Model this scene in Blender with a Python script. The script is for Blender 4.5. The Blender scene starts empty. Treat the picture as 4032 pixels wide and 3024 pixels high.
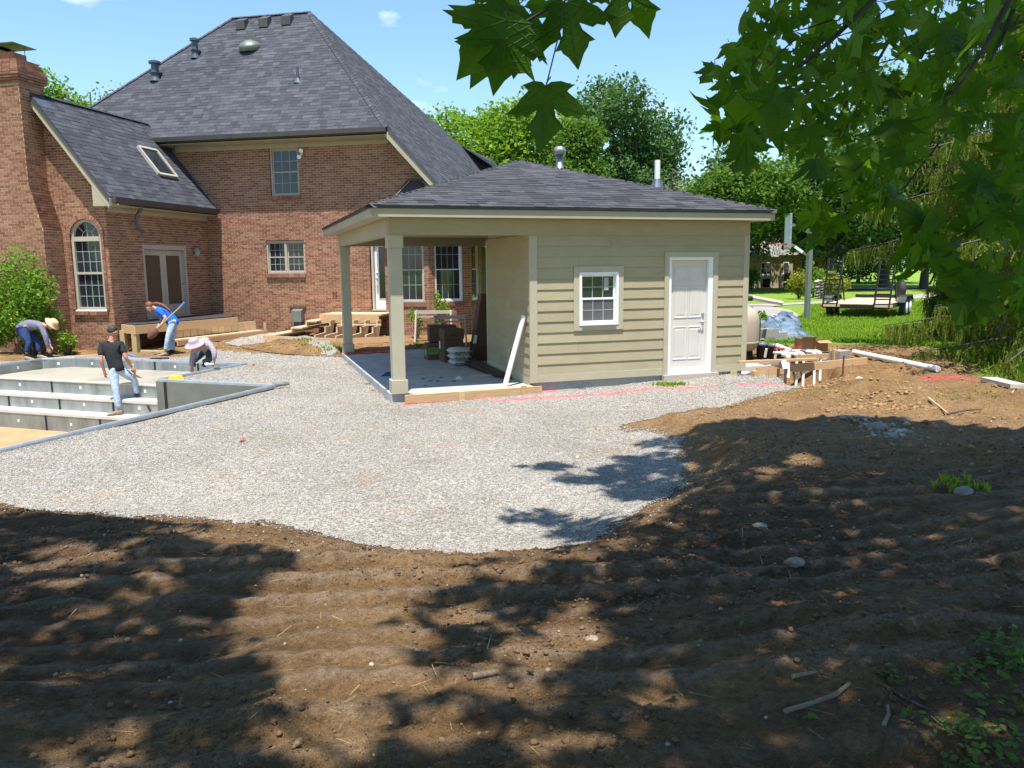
import bpy, math, random
import numpy as np
from mathutils import Vector, Matrix
random.seed(7); RNG = np.random.default_rng(11)
SC = bpy.context.scene; COL = SC.collection
# ------------------------------------------------------------------ camera
CAM = np.array([-4.669465, -12.822347, 2.089392])
CR = np.array([0.94729042, -0.3202096, -0.01032835]); CU = np.array([0.05681538, 0.13617756, 0.98905393])
CF = np.array([0.31529807, 0.93750813, -0.14719253]); FPX = 3109.52
cd = bpy.data.cameras.new('camera'); co = bpy.data.objects.new('camera', cd); COL.objects.link(co)
cd.sensor_width = 36; cd.lens = FPX / 4032 * 36; cd.clip_start = .05; cd.clip_end = 2000
co.matrix_world = Matrix(((CR[0], CU[0], -CF[0], CAM[0]), (CR[1], CU[1], -CF[1], CAM[1]), (CR[2], CU[2], -CF[2], CAM[2]), (0, 0, 0, 1)))
SC.camera = co
# ------------------------------------------------------------------ sky, sun, exposure
SUN_AZ, SUN_EL = math.radians(22), math.radians(73)         # the sun stands behind the camera, high
TOSUN = np.array([-math.sin(SUN_AZ) * math.cos(SUN_EL), -math.cos(SUN_AZ) * math.cos(SUN_EL), math.sin(SUN_EL)])
w = bpy.data.worlds.new('World'); SC.world = w; w.use_nodes = True
nt = w.node_tree; nt.nodes.clear()
sky = nt.nodes.new('ShaderNodeTexSky'); sky.sky_type = 'NISHITA'; sky.sun_disc = False
sky.sun_elevation = SUN_EL; sky.sun_rotation = math.atan2(TOSUN[0], TOSUN[1])
sky.air_density = 1.35; sky.dust_density = .25; sky.ozone_density = 1.3; sky.altitude = 200
bg = nt.nodes.new('ShaderNodeBackground'); bg.inputs[1].default_value = .105
wo = nt.nodes.new('ShaderNodeOutputWorld')
geo = nt.nodes.new('ShaderNodeTexCoord')
# small fair-weather clouds all round the sky
mp = nt.nodes.new('ShaderNodeMapping'); mp.inputs['Scale'].default_value = (1, 1, 2.2)
cn = nt.nodes.new('ShaderNodeTexNoise'); cn.inputs['Scale'].default_value = 7; cn.inputs['Detail'].default_value = 7; cn.inputs['Roughness'].default_value = .55
cr_ = nt.nodes.new('ShaderNodeValToRGB'); cr_.color_ramp.elements[0].position = .63; cr_.color_ramp.elements[1].position = .8
cr_.color_ramp.elements[0].color = (0, 0, 0, 1); cr_.color_ramp.elements[1].color = (.75, .75, .75, 1)
mx = nt.nodes.new('ShaderNodeMix'); mx.data_type = 'RGBA'; mx.inputs['B'].default_value = (9, 9.2, 9.6, 1)
L = nt.links.new
L(geo.outputs['Generated'], mp.inputs[0]); L(mp.outputs[0], cn.inputs['Vector']); L(cn.outputs[0], cr_.inputs[0]); L(cr_.outputs[0], mx.inputs['Factor'])
tint = nt.nodes.new('ShaderNodeMix'); tint.data_type = 'RGBA'; tint.blend_type = 'MULTIPLY'; tint.inputs['Factor'].default_value = 1; tint.inputs['B'].default_value = (.82, .99, 1.12, 1); L(sky.outputs[0], tint.inputs['A']); L(tint.outputs['Result'], mx.inputs['A']); L(mx.outputs['Result'], bg.inputs[0]); L(bg.outputs[0], wo.inputs[0])
sd = bpy.data.lights.new('sun', 'SUN'); sd.energy = 5.0; sd.angle = math.radians(.55); sd.color = (1, .95, .87)
so = bpy.data.objects.new('sun', sd); COL.objects.link(so)
so.rotation_euler = Vector(TOSUN).to_track_quat('Z', 'Y').to_euler(); so.location = (0, 0, 30)
vs = SC.view_settings; vs.view_transform = 'Standard'; vs.look = 'None'; vs.gamma = 1; vs.exposure = .88; vs.use_curve_mapping = False
SC.cycles.max_bounces = 6; SC.cycles.transparent_max_bounces = 8

# ------------------------------------------------------------------ helpers
def ray(px, py): return CF + CR * (px - 2016) / FPX - CU * (py - 1512) / FPX
def G(px, py, z=0.0):                      # where the line of sight meets a level plane
    d = ray(px, py); return CAM + d * (z - CAM[2]) / d[2]
def P(px, py, dep): return CAM + ray(px, py) * dep
TH = math.radians(-30.3)
HS = np.array([math.cos(TH), math.sin(TH), 0]); HT = np.array([-math.sin(TH), math.cos(TH), 0]); HO = np.array([-3.2465, 12.85467, 0])
def HW(s, t, z): return HO + HS * s + HT * t + np.array([0, 0, z])
def HL(p): d = np.asarray(p) - HO; return np.array([d @ HS, d @ HT, d[2]])
PA = math.radians(-38)
PU = np.array([math.cos(PA), math.sin(PA), 0]); PV = np.array([-math.sin(PA), math.cos(PA), 0]); PO = np.array([-6.46, 4.13, 0])
def PW(u, v, z): return PO + PU * u + PV * v + np.array([0, 0, z])

def tag(o, label=None, cat=None, group=None, kind=None):
    if label: o['label'] = label
    if cat: o['category'] = cat
    if group: o['group'] = group
    if kind: o['kind'] = kind
    return o
def thing(name, label, cat, loc=(0, 0, 0), rz=0, group=None):
    o = bpy.data.objects.new(name, None); COL.objects.link(o); o.location = loc; o.rotation_euler = (0, 0, rz)
    return tag(o, label, cat, group)
def link(name, me, parent=None, loc=None, rz=0):
    o = bpy.data.objects.new(name, me); COL.objects.link(o)
    if parent: o.parent = parent
    if loc is not None: o.location = loc
    if rz: o.rotation_euler = (0, 0, rz)
    return o
def frame(o, u, n, z=(0, 0, 1)):           # local frame: columns u (along), n (out), z
    return Matrix(((u[0], n[0], z[0], o[0]), (u[1], n[1], z[1], o[1]), (u[2], n[2], z[2], o[2]), (0, 0, 0, 1)))
class MB:
    def __init__(s, M=None, off=(0, 0, 0)): s.v = []; s.f = []; s.m = []; s.M = M; s.off = off
    def add(s, vs, fs, m=0):
        b = len(s.v); s.v += [tuple(float(c) for c in v) for v in vs]; s.f += [tuple(b + i for i in f) for f in fs]; s.m += [m] * len(fs); return s
    def box(s, x0, x1, y0, y1, z0, z1, m=0):
        return s.add([(x0, y0, z0), (x1, y0, z0), (x1, y1, z0), (x0, y1, z0), (x0, y0, z1), (x1, y0, z1), (x1, y1, z1), (x0, y1, z1)],
                     [(0, 3, 2, 1), (4, 5, 6, 7), (0, 1, 5, 4), (1, 2, 6, 5), (2, 3, 7, 6), (3, 0, 4, 7)], m)
    def hexa(s, p, m=0): return s.add(p, [(0, 3, 2, 1), (4, 5, 6, 7), (0, 1, 5, 4), (1, 2, 6, 5), (2, 3, 7, 6), (3, 0, 4, 7)], m)
    def beam(s, a, b, w, h, up=(0, 0, 1), m=0, w2=None, h2=None):
        a = Vector(a); b = Vector(b); d = (b - a).normalized(); u = Vector(up)
        sd = d.cross(u)
        if sd.length < 1e-4: sd = d.cross(Vector((1, 0, 0)))
        sd.normalize(); u = sd.cross(d).normalized(); w2 = w2 or w; h2 = h2 or h; P_ = []
        for p, ww, hh in ((a, w, h), (b, w2, h2)):
            P_ += [p - sd * ww / 2 - u * hh / 2, p + sd * ww / 2 - u * hh / 2, p + sd * ww / 2 + u * hh / 2, p - sd * ww / 2 + u * hh / 2]
        return s.add(P_, [(0, 3, 2, 1), (4, 5, 6, 7), (0, 1, 5, 4), (1, 2, 6, 5), (2, 3, 7, 6), (3, 0, 4, 7)], m)
    def tube(s, pts, r, n=8, m=0, caps=True):
        pts = [Vector(p) for p in pts]; k = len(pts); rs = r if isinstance(r, (list, tuple)) else [r] * k
        V = []; F = []; prev = None
        for i, p in enumerate(pts):
            d = (pts[min(i + 1, k - 1)] - pts[max(i - 1, 0)]).normalized()
            if prev is None:
                a = d.cross(Vector((0, 0, 1)));
                if a.length < .05: a = d.cross(Vector((1, 0, 0)))
            else: a = prev - d * prev.dot(d)
            a.normalize(); prev = a; b = d.cross(a)
            for j in range(n):
                t = 2 * math.pi * j / n; V.append(p + (a * math.cos(t) + b * math.sin(t)) * rs[i])
        for i in range(k - 1):
            for j in range(n): F.append((i * n + j, i * n + (j + 1) % n, (i + 1) * n + (j + 1) % n, (i + 1) * n + j))
        if caps:
            nv = len(V); V += V[:n] + V[(k - 1) * n:k * n]; F.append(tuple(range(nv, nv + n))[::-1]); F.append(tuple(range(nv + n, nv + 2 * n)))
        return s.add(V, F, m)
    def lathe(s, c, prof, n=16, m=0, axis=None):
        c = Vector(c); V = []; F = []
        X, Y, Z = Vector((1, 0, 0)), Vector((0, 1, 0)), Vector((0, 0, 1))
        if axis is not None:
            Z = Vector(axis).normalized(); X = Z.orthogonal().normalized(); Y = Z.cross(X)
        for r, z in prof:
            for j in range(n):
                t = 2 * math.pi * j / n; V.append(c + X * (r * math.cos(t)) + Y * (r * math.sin(t)) + Z * z)
        for i in range(len(prof) - 1):
            for j in range(n): F.append((i * n + j, i * n + (j + 1) % n, (i + 1) * n + (j + 1) % n, (i + 1) * n + j))
        nv = len(V); k = len(prof); V += V[:n] + V[(k - 1) * n:k * n]; F.append(tuple(range(nv, nv + n))[::-1]); F.append(tuple(range(nv + n, nv + 2 * n)))
        return s.add(V, F, m)
    def poly(s, pts, m=0): return s.add(pts, [tuple(range(len(pts)))], m)
    def prism(s, pts, off, m=0):
        n = len(pts); q = [tuple(np.asarray(p) + np.asarray(off)) for p in pts]
        return s.add(list(pts) + q, [tuple(range(n))[::-1], tuple(range(n, 2 * n))] + [(i, (i + 1) % n, n + (i + 1) % n, n + i) for i in range(n)], m)
    def mesh(s, name, mats, smooth=False):
        me = bpy.data.meshes.new(name); V = s.v
        if s.M is not None: V = [tuple(s.M @ Vector(v)) for v in V]
        if any(s.off): V = [(v[0] - s.off[0], v[1] - s.off[1], v[2] - s.off[2]) for v in V]
        me.from_pydata(V, [], s.f)
        for mt in (mats if isinstance(mats, (list, tuple)) else [mats]): me.materials.append(mt)
        if any(s.m): me.polygons.foreach_set('material_index', s.m)
        if smooth: me.polygons.foreach_set('use_smooth', [True] * len(me.polygons))
        me.update(); return me
    def build(s, name, mats, parent=None, smooth=False, bevel=0, loc=None, rz=0):
        o = link(name, s.mesh(name, mats, smooth), parent, loc, rz)
        if bevel:
            b = o.modifiers.new('edge', 'BEVEL'); b.width = bevel; b.segments = 1; b.limit_method = 'ANGLE'
        return o
def npmesh(name, V, Fa, mat, parent=None, smooth=False):   # fast mesh from arrays: V (n,3), Fa (m,k)
    V = np.asarray(V, np.float32); Fa = np.asarray(Fa, np.int32); k = Fa.shape[1]
    me = bpy.data.meshes.new(name); me.vertices.add(len(V)); me.vertices.foreach_set('co', V.ravel())
    me.loops.add(Fa.size); me.loops.foreach_set('vertex_index', Fa.ravel()); me.polygons.add(len(Fa))
    me.polygons.foreach_set('loop_start', np.arange(0, Fa.size, k, dtype=np.int32))
    try: me.polygons.foreach_set('loop_total', np.full(len(Fa), k, np.int32))
    except Exception: pass
    if smooth: me.polygons.foreach_set('use_smooth', np.ones(len(Fa), bool))
    me.update(calc_edges=True); me.materials.append(mat)
    return link(name, me, parent)
def rotm(n, tilt=None, rng=RNG):           # random rotation matrices (n,3,3)
    a = rng.uniform(0, 2 * np.pi, n); ca, sa = np.cos(a), np.sin(a); Z = np.zeros(n); O1 = np.ones(n)
    Rz = np.stack([np.stack([ca, -sa, Z], 1), np.stack([sa, ca, Z], 1), np.stack([Z, Z, O1], 1)], 1)
    b = rng.uniform(0, 2 * np.pi, n) if tilt is None else rng.normal(0, tilt, n)
    cb, sb = np.cos(b), np.sin(b)
    Rx = np.stack([np.stack([O1, Z, Z], 1), np.stack([Z, cb, -sb], 1), np.stack([Z, sb, cb], 1)], 1)
    c = rng.uniform(0, 2 * np.pi, n); cc, sc = np.cos(c), np.sin(c)
    Rz2 = np.stack([np.stack([cc, -sc, Z], 1), np.stack([sc, cc, Z], 1), np.stack([Z, Z, O1], 1)], 1)
    return Rz2 @ Rx @ Rz
def scatter(name, tv, tf, pos, R, sc, mat, parent=None, smooth=False):
    tv = np.asarray(tv, float); tf = np.asarray(tf, int); n = len(pos)
    sc = np.asarray(sc, float); sc = sc[:, None] if sc.ndim == 1 else sc
    V = np.einsum('nij,nkj->nki', R, tv[None] * sc[:, None, :]) + np.asarray(pos)[:, None, :]
    Fa = tf[None] + (np.arange(n) * len(tv))[:, None, None]
    return npmesh(name, V.reshape(-1, 3), Fa.reshape(-1, tf.shape[1]), mat, parent, smooth)
OCT_V = [(1, 0, 0), (-1, 0, 0), (0, 1, 0), (0, -1, 0), (0, 0, 1), (0, 0, -1)]
OCT_F = [(0, 2, 4), (2, 1, 4), (1, 3, 4), (3, 0, 4), (2, 0, 5), (1, 2, 5), (3, 1, 5), (0, 3, 5)]
def vnoise(x, y, seed=0):                  # smooth value noise in [-1,1]
    xi = np.floor(x).astype(np.int64); yi = np.floor(y).astype(np.int64); fx = x - xi; fy = y - yi
    fx = fx * fx * (3 - 2 * fx); fy = fy * fy * (3 - 2 * fy)
    def h(a, b):
        n = (a * 374761393 + b * 668265263 + seed * 1442695041) & 0x7fffffff
        n = ((n ^ (n >> 13)) * 1274126177) & 0x7fffffff
        return ((n ^ (n >> 16)) & 0xffff) / 32767.5 - 1
    return (h(xi, yi) * (1 - fx) + h(xi + 1, yi) * fx) * (1 - fy) + (h(xi, yi + 1) * (1 - fx) + h(xi + 1, yi + 1) * fx) * fy
def inpoly(x, y, poly):
    x = np.asarray(x, float); y = np.asarray(y, float); c = np.zeros(x.shape, bool); n = len(poly)
    for i in range(n):
        x0, y0 = poly[i][:2]; x1, y1 = poly[(i + 1) % n][:2]
        k = ((y0 > y) != (y1 > y)) & (x < (x1 - x0) * (y - y0) / (y1 - y0 + 1e-12) + x0); c ^= k
    return c
def pdist(x, y, poly, closed=True):
    d = np.full(np.shape(x), 1e9); n = len(poly)
    for i in range(n if closed else n - 1):
        a = np.array(poly[i][:2], float); b = np.array(poly[(i + 1) % n][:2], float); ab = b - a
        t = np.clip(((x - a[0]) * ab[0] + (y - a[1]) * ab[1]) / (ab @ ab + 1e-12), 0, 1)
        d = np.minimum(d, np.hypot(x - a[0] - t * ab[0], y - a[1] - t * ab[1]))
    return d

# ------------------------------------------------------------------ materials
class NT:
    def __init__(s, m): s.t = m.node_tree; s.t.nodes.clear()
    def n(s, typ, **k):
        nd = s.t.nodes.new(typ)
        for a, b in k.items():
            if a.startswith('_'): nd.inputs[a[1:].replace('_', ' ')].default_value = b
            else: setattr(nd, a, b)
        return nd
    def l(s, a, b): s.t.links.new(a, b)
def ramp(T, fac, cols, pos=None, interp='LINEAR'):
    r = T.n('ShaderNodeValToRGB'); e = r.color_ramp.elements; r.color_ramp.interpolation = interp
    pos = pos or [i / max(1, len(cols) - 1) for i in range(len(cols))]
    while len(e) < len(cols): e.new(.5)
    for i, c in enumerate(cols): e[i].position = pos[i]; e[i].color = (*c, 1)
    T.l(fac, r.inputs[0]); return r
def rnd(T):                                # one random number per loose piece, whether joined or an object of its own
    g = T.n('ShaderNodeNewGeometry'); o = T.n('ShaderNodeObjectInfo'); a = T.n('ShaderNodeMath', operation='ADD'); f = T.n('ShaderNodeMath', operation='FRACT')
    T.l(g.outputs['Random Per Island'], a.inputs[0]); T.l(o.outputs['Random'], a.inputs[1]); T.l(a.outputs[0], f.inputs[0]); return f.outputs[0]
def mat(name, cols, rough=.8, scale=4, stretch=(1, 1, 1), bump=0, bscale=60, isl=0, pick=0, metal=0, spec=.35, detail=4, pos=None, coord='Object', trans=0, wash=0, wscale=.45):
    m = bpy.data.materials.new(name); m.use_nodes = True; T = NT(m)
    out = T.n('ShaderNodeOutputMaterial'); b = T.n('ShaderNodeBsdfPrincipled', _Roughness=rough, _Metallic=metal)
    b.inputs['Specular IOR Level'].default_value = spec
    tc = T.n('ShaderNodeTexCoord'); mp = T.n('ShaderNodeMapping'); mp.inputs['Scale'].default_value = stretch
    T.l(tc.outputs[coord], mp.inputs[0])
    nz = T.n('ShaderNodeTexNoise', _Scale=scale, _Detail=detail, _Roughness=.6); T.l(mp.outputs[0], nz.inputs['Vector'])
    fac = nz.outputs[0]
    mr = T.n('ShaderNodeMapRange'); mr.inputs[1].default_value = .3; mr.inputs[2].default_value = .7; T.l(fac, mr.inputs[0]); fac = mr.outputs[0]
    if pick:
        mm = T.n('ShaderNodeMix', data_type='FLOAT'); mm.inputs[0].default_value = pick; T.l(fac, mm.inputs[2]); T.l(rnd(T), mm.inputs[3]); fac = mm.outputs[0]
    c = ramp(T, fac, cols, pos).outputs[0]
    if isl:
        h = T.n('ShaderNodeHueSaturation'); mr2 = T.n('ShaderNodeMapRange'); mr2.inputs[3].default_value = 1 - isl; mr2.inputs[4].default_value = 1 + isl
        T.l(rnd(T), mr2.inputs[0]); T.l(mr2.outputs[0], h.inputs['Value']); T.l(c, h.inputs['Color']); c = h.outputs[0]
    if wash:
        wn = T.n('ShaderNodeTexNoise', _Scale=wscale, _Detail=6, _Roughness=.65); T.l(tc.outputs['Object'], wn.inputs['Vector']); wr = ramp(T, wn.outputs[0], [(1 - wash,) * 3, (1, 1, 1), (1 + wash * .5,) * 3], [.3, .52, .72]); wm = T.n('ShaderNodeMix', data_type='RGBA', blend_type='MULTIPLY'); wm.inputs['Factor'].default_value = 1; T.l(c, wm.inputs['A']); T.l(wr.outputs[0], wm.inputs['B']); c = wm.outputs['Result']
    T.l(c, b.inputs['Base Color'])
    if bump:
        n2 = T.n('ShaderNodeTexNoise', _Scale=bscale, _Detail=5); T.l(mp.outputs[0], n2.inputs['Vector'])
        bp = T.n('ShaderNodeBump', _Strength=bump, _Distance=.02); T.l(n2.outputs[0], bp.inputs['Height']); T.l(bp.outputs[0], b.inputs['Normal'])
    sh = b.outputs[0]
    if trans:
        tr = T.n('ShaderNodeBsdfTranslucent'); T.l(c, tr.inputs[0]); ms = T.n('ShaderNodeMixShader'); ms.inputs[0].default_value = trans
        T.l(sh, ms.inputs[1]); T.l(tr.outputs[0], ms.inputs[2]); sh = ms.outputs[0]
    T.l(sh, out.inputs[0]); return m
def leafmat(name, cols, tcol, trans=.4, rough=.5):
    m = bpy.data.materials.new(name); m.use_nodes = True; T = NT(m)
    out = T.n('ShaderNodeOutputMaterial'); b = T.n('ShaderNodeBsdfPrincipled', _Roughness=rough); b.inputs['Specular IOR Level'].default_value = .18
    tc = T.n('ShaderNodeTexCoord'); nz = T.n('ShaderNodeTexNoise', _Scale=.7, _Detail=3); T.l(tc.outputs['Object'], nz.inputs['Vector'])
    mm = T.n('ShaderNodeMix', data_type='FLOAT'); mm.inputs[0].default_value = .6; T.l(nz.outputs[0], mm.inputs[2]); T.l(rnd(T), mm.inputs[3])
    c = ramp(T, mm.outputs[0], cols); T.l(c.outputs[0], b.inputs['Base Color'])
    tr = T.n('ShaderNodeBsdfTranslucent'); c2 = T.n('ShaderNodeMix', data_type='RGBA', blend_type='MULTIPLY'); c2.inputs['Factor'].default_value = 1
    T.l(c.outputs[0], c2.inputs['A']); c2.inputs['B'].default_value = (*tcol, 1); T.l(c2.outputs['Result'], tr.inputs[0])
    ms = T.n('ShaderNodeMixShader'); ms.inputs[0].default_value = trans; T.l(b.outputs[0], ms.inputs[1]); T.l(tr.outputs[0], ms.inputs[2]); T.l(ms.outputs[0], out.inputs[0])
    return m
M = {}
M['brick'] = mat('brick', [(.15, .066, .042), (.225, .104, .066), (.295, .145, .092), (.375, .205, .132)], .9, 30, pick=.75, bump=.25, bscale=120, wash=.22)
M['mortar'] = mat('mortar', [(.47, .32, .195), (.56, .40, .255)], .95, 12, bump=.2, wash=.15)
M['shingle'] = mat('shingle', [(.040, .042, .051), (.054, .056, .068), (.071, .073, .088), (.102, .104, .122)], .95, 60, pick=.7, bump=.3, bscale=220, spec=.2, wash=.16)
M['shingle_dark'] = mat('shingle_dark', [(.034, .035, .040), (.049, .050, .057), (.067, .068, .077), (.095, .095, .107)], .95, 60, pick=.7, bump=.3, bscale=220, spec=.2, wash=.15)
M['siding'] = mat('siding', [(.345, .30, .192), (.385, .338, .218)], .7, 3, (1, 1, 8), bump=.08, bscale=90, isl=.045, wash=.08, wscale=1.3)
M['trim'] = mat('trim', [(.41, .375, .275), (.46, .42, .31)], .65, 3, bump=.04, wash=.06)
M['fascia'] = mat('fascia', [(.38, .34, .25), (.42, .38, .28)], .6, 3, wash=.08)
M['white'] = mat('white_paint', [(.76, .77, .78), (.82, .82, .82)], .4, 3)
M['door'] = mat('door_paint', [(.58, .56, .51), (.63, .61, .56)], .45, 2)
M['taupe'] = mat('taupe_frame', [(.40, .36, .30), (.46, .42, .35)], .55, 3)
M['gutter'] = mat('gutter_metal', [(.055, .05, .047), (.075, .068, .062)], .45, 3, spec=.5)
M['glass'] = mat('dark_glass', [(.012, .017, .022), (.03, .038, .045)], .06, 1.2, spec=.6)
M['screen'] = mat('insect_screen', [(.09, .09, .095), (.12, .12, .125)], .55, 3)
M['grille'] = mat('window_grille', [(.32, .33, .33), (.38, .39, .39)], .5)
M['concrete'] = mat('concrete', [(.30, .31, .31), (.40, .41, .40), (.46, .46, .44)], .9, 2.5, bump=.12)
M['wetcon'] = mat('fresh_concrete', [(.24, .22, .175), (.31, .285, .23), (.35, .32, .26)], .7, 1.6, bump=.1, bscale=30)
M['steptop'] = mat('step_concrete', [(.52, .49, .42), (.62, .59, .52)], .85, 4, bump=.1)
M['galv'] = mat('galvanised_steel', [(.20, .225, .225), (.30, .325, .325), (.38, .40, .40)], .42, 3.5, (1, 1, .35), metal=.55, spec=.5)
M['galvdark'] = mat('grey_panel', [(.15, .165, .155), (.21, .225, .21)], .55, 2, metal=.3)
M['alu'] = mat('aluminium_coping', [(.38, .43, .47), (.52, .56, .60)], .38, 6, metal=.6)
M['black'] = mat('black_paint', [(.012, .012, .014), (.022, .022, .024)], .45, 5)
M['wood'] = mat('lumber', [(.42, .26, .13), (.53, .345, .185), (.60, .42, .25)], .8, 6, (1, 14, 14), bump=.1, isl=.12)
M['woodlight'] = mat('pale_lumber', [(.52, .38, .23), (.62, .47, .30)], .8, 5, (3, 12, 12), bump=.1, isl=.1)
M['woodgreen'] = mat('treated_post', [(.40, .32, .15), (.50, .40, .20)], .8, 6, (10, 10, 1), bump=.1, isl=.1)
M['woodgrey'] = mat('weathered_wood', [(.42, .36, .31), (.55, .49, .43)], .85, 6, (8, 8, 2), bump=.1, isl=.1)
M['deckdark'] = mat('dark_decking', [(.035, .034, .036), (.055, .052, .052)], .6, 8)
M['darkboard'] = mat('brown_deck_board', [(.055, .036, .032), (.095, .062, .054)], .6, 5, (1, 12, 12), isl=.35)
M['carton'] = mat('brown_carton', [(.11, .065, .042), (.16, .098, .062)], .85, 5, isl=.12)
M['cartonlight'] = mat('tan_carton', [(.38, .235, .12), (.44, .28, .15)], .85, 5, isl=.08)
M['green'] = mat('green_label', [(.16, .30, .07), (.2, .36, .1)], .7)
M['bag'] = mat('white_sack', [(.48, .49, .47), (.62, .62, .60)], .7, 8, bump=.25, bscale=14)
M['print'] = mat('dark_print', [(.05, .05, .055), (.08, .08, .08)], .7)
M['pvc'] = mat('white_pvc', [(.74, .74, .73), (.80, .80, .78)], .35, 3)
M['pvcgrey'] = mat('grey_pvc', [(.10, .105, .13), (.14, .145, .17)], .4)
M['metal'] = mat('bare_metal', [(.35, .36, .36), (.5, .5, .5)], .35, 6, metal=.8)
M['lead'] = mat('vent_metal', [(.075, .095, .125), (.12, .14, .17)], .5, 5, metal=.4)
M['tank'] = mat('tan_plastic', [(.42, .355, .285), (.46, .39, .31)], .45, 2)
M['tarp'] = mat('silver_blue_tarp', [(.09, .125, .16), (.19, .25, .31), (.36, .43, .49)], .3, 2.5, bump=.8, bscale=7, metal=.35, spec=.6)
M['cmu'] = mat('concrete_block', [(.30, .31, .30), (.40, .41, .39)], .95, 20, bump=.3, bscale=90)
M['bale'] = mat('grey_wood_block', [(.28, .25, .21), (.38, .34, .29)], .9, 8, (10, 10, 1), bump=.3, bscale=20)
M['red'] = mat('red_plastic', [(.5, .04, .03), (.6, .07, .05)], .4)
M['yellow'] = mat('yellow_plastic', [(.7, .48, .03), (.78, .55, .05)], .5)
M['blue'] = mat('blue_plastic', [(.12, .22, .55), (.16, .28, .62)], .5)
M['tyre'] = mat('tyre_rubber', [(.022, .022, .024), (.045, .044, .045)], .8, 6)
M['rust'] = mat('rusty_steel', [(.10, .045, .03), (.17, .08, .05)], .85, 12)
M['flue'] = mat('clay_flue', [(.34, .13, .08), (.42, .17, .11)], .85, 6)
M['cap'] = mat('cap_metal', [(.13, .15, .13), (.2, .22, .19)], .5, 6, metal=.4)
M['stone'] = mat('field_stone', [(.26, .24, .21), (.42, .39, .34)], .95, 9, isl=.3, bump=.3)
M['tan_brick'] = mat('tan_brick', [(.42, .31, .20), (.52, .40, .27)], .9, 8, bump=.2)
M['grey_roof'] = mat('grey_roofing', [(.17, .155, .14), (.24, .22, .2)], .95, 6)
M['bark'] = mat('bark', [(.05, .04, .032), (.12, .10, .085)], .95, 9, (3, 3, .6), bump=.6, bscale=25)
M['twig'] = mat('twig_bark', [(.03, .022, .018), (.07, .05, .04)], .8, 9)
M['skin'] = mat('skin', [(.50, .26, .18), (.58, .32, .23)], .55, 4)
M['skintan'] = mat('tanned_skin', [(.40, .19, .12), (.47, .235, .155)], .55, 4)
M['shirtblack'] = mat('black_cotton', [(.012, .013, .017), (.028, .03, .036)], .9, 6, bump=.3, bscale=9)
M['shirtblue'] = mat('bright_blue_cotton', [(.006, .10, .62), (.012, .15, .74)], .85, 5, bump=.3, bscale=9)
M['shirtgrey'] = mat('slate_cotton', [(.12, .125, .17), (.19, .19, .25)], .9, 4, bump=.3, bscale=9)
M['jeans'] = mat('pale_denim', [(.22, .32, .46), (.36, .46, .60), (.48, .56, .68)], .9, 5, bump=.35, bscale=11)
M['navy'] = mat('navy_denim', [(.018, .04, .12), (.035, .07, .19)], .9, 5, bump=.3, bscale=11)
M['teal'] = mat('dusty_dark_denim', [(.03, .06, .085), (.06, .10, .13)], .9, 5, bump=.3, bscale=11)
M['hairdark'] = mat('dark_hair', [(.02, .017, .016), (.06, .052, .048)], .7, 30)
M['hairred'] = mat('auburn_hair', [(.12, .04, .018), (.2, .075, .034)], .6, 20, (1, 1, 6))
M['straw'] = mat('straw_hat', [(.55, .40, .22), (.66, .50, .29)], .85, 20)
M['hatgrey'] = mat('lilac_grey_felt', [(.34, .27, .33), (.42, .34, .40)], .9, 6)
M['boot'] = mat('tan_leather', [(.20, .15, .10), (.30, .24, .17)], .7, 6)
M['shoedark'] = mat('dark_shoe', [(.015, .015, .017), (.03, .03, .03)], .6)
M['belt'] = mat('brown_belt', [(.11, .05, .03), (.15, .07, .04)], .6)
M['plaid'] = None
def plaid():
    m = bpy.data.materials.new('lilac_plaid'); m.use_nodes = True; T = NT(m); out = T.n('ShaderNodeOutputMaterial'); b = T.n('ShaderNodeBsdfPrincipled', _Roughness=.9)
    tc = T.n('ShaderNodeTexCoord'); c = None
    base = T.n('ShaderNodeMix', data_type='RGBA'); base.inputs['A'].default_value = (.36, .30, .34, 1); base.inputs['B'].default_value = (.2, .17, .22, 1)
    wv = T.n('ShaderNodeTexWave', _Scale=5.5, _Distortion=.6); T.l(tc.outputs['Object'], wv.inputs['Vector'])
    w2 = T.n('ShaderNodeTexWave', _Scale=5.5, _Distortion=.6, bands_direction='Z'); T.l(tc.outputs['Object'], w2.inputs['Vector'])
    a = T.n('ShaderNodeMath', operation='MULTIPLY'); T.l(wv.outputs['Fac'], a.inputs[0]); T.l(w2.outputs['Fac'], a.inputs[1]); T.l(a.outputs[0], base.inputs['Factor'])
    T.l(base.outputs['Result'], b.inputs['Base Color']); T.l(b.outputs[0], out.inputs[0]); return m
M['plaid'] = plaid()
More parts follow.
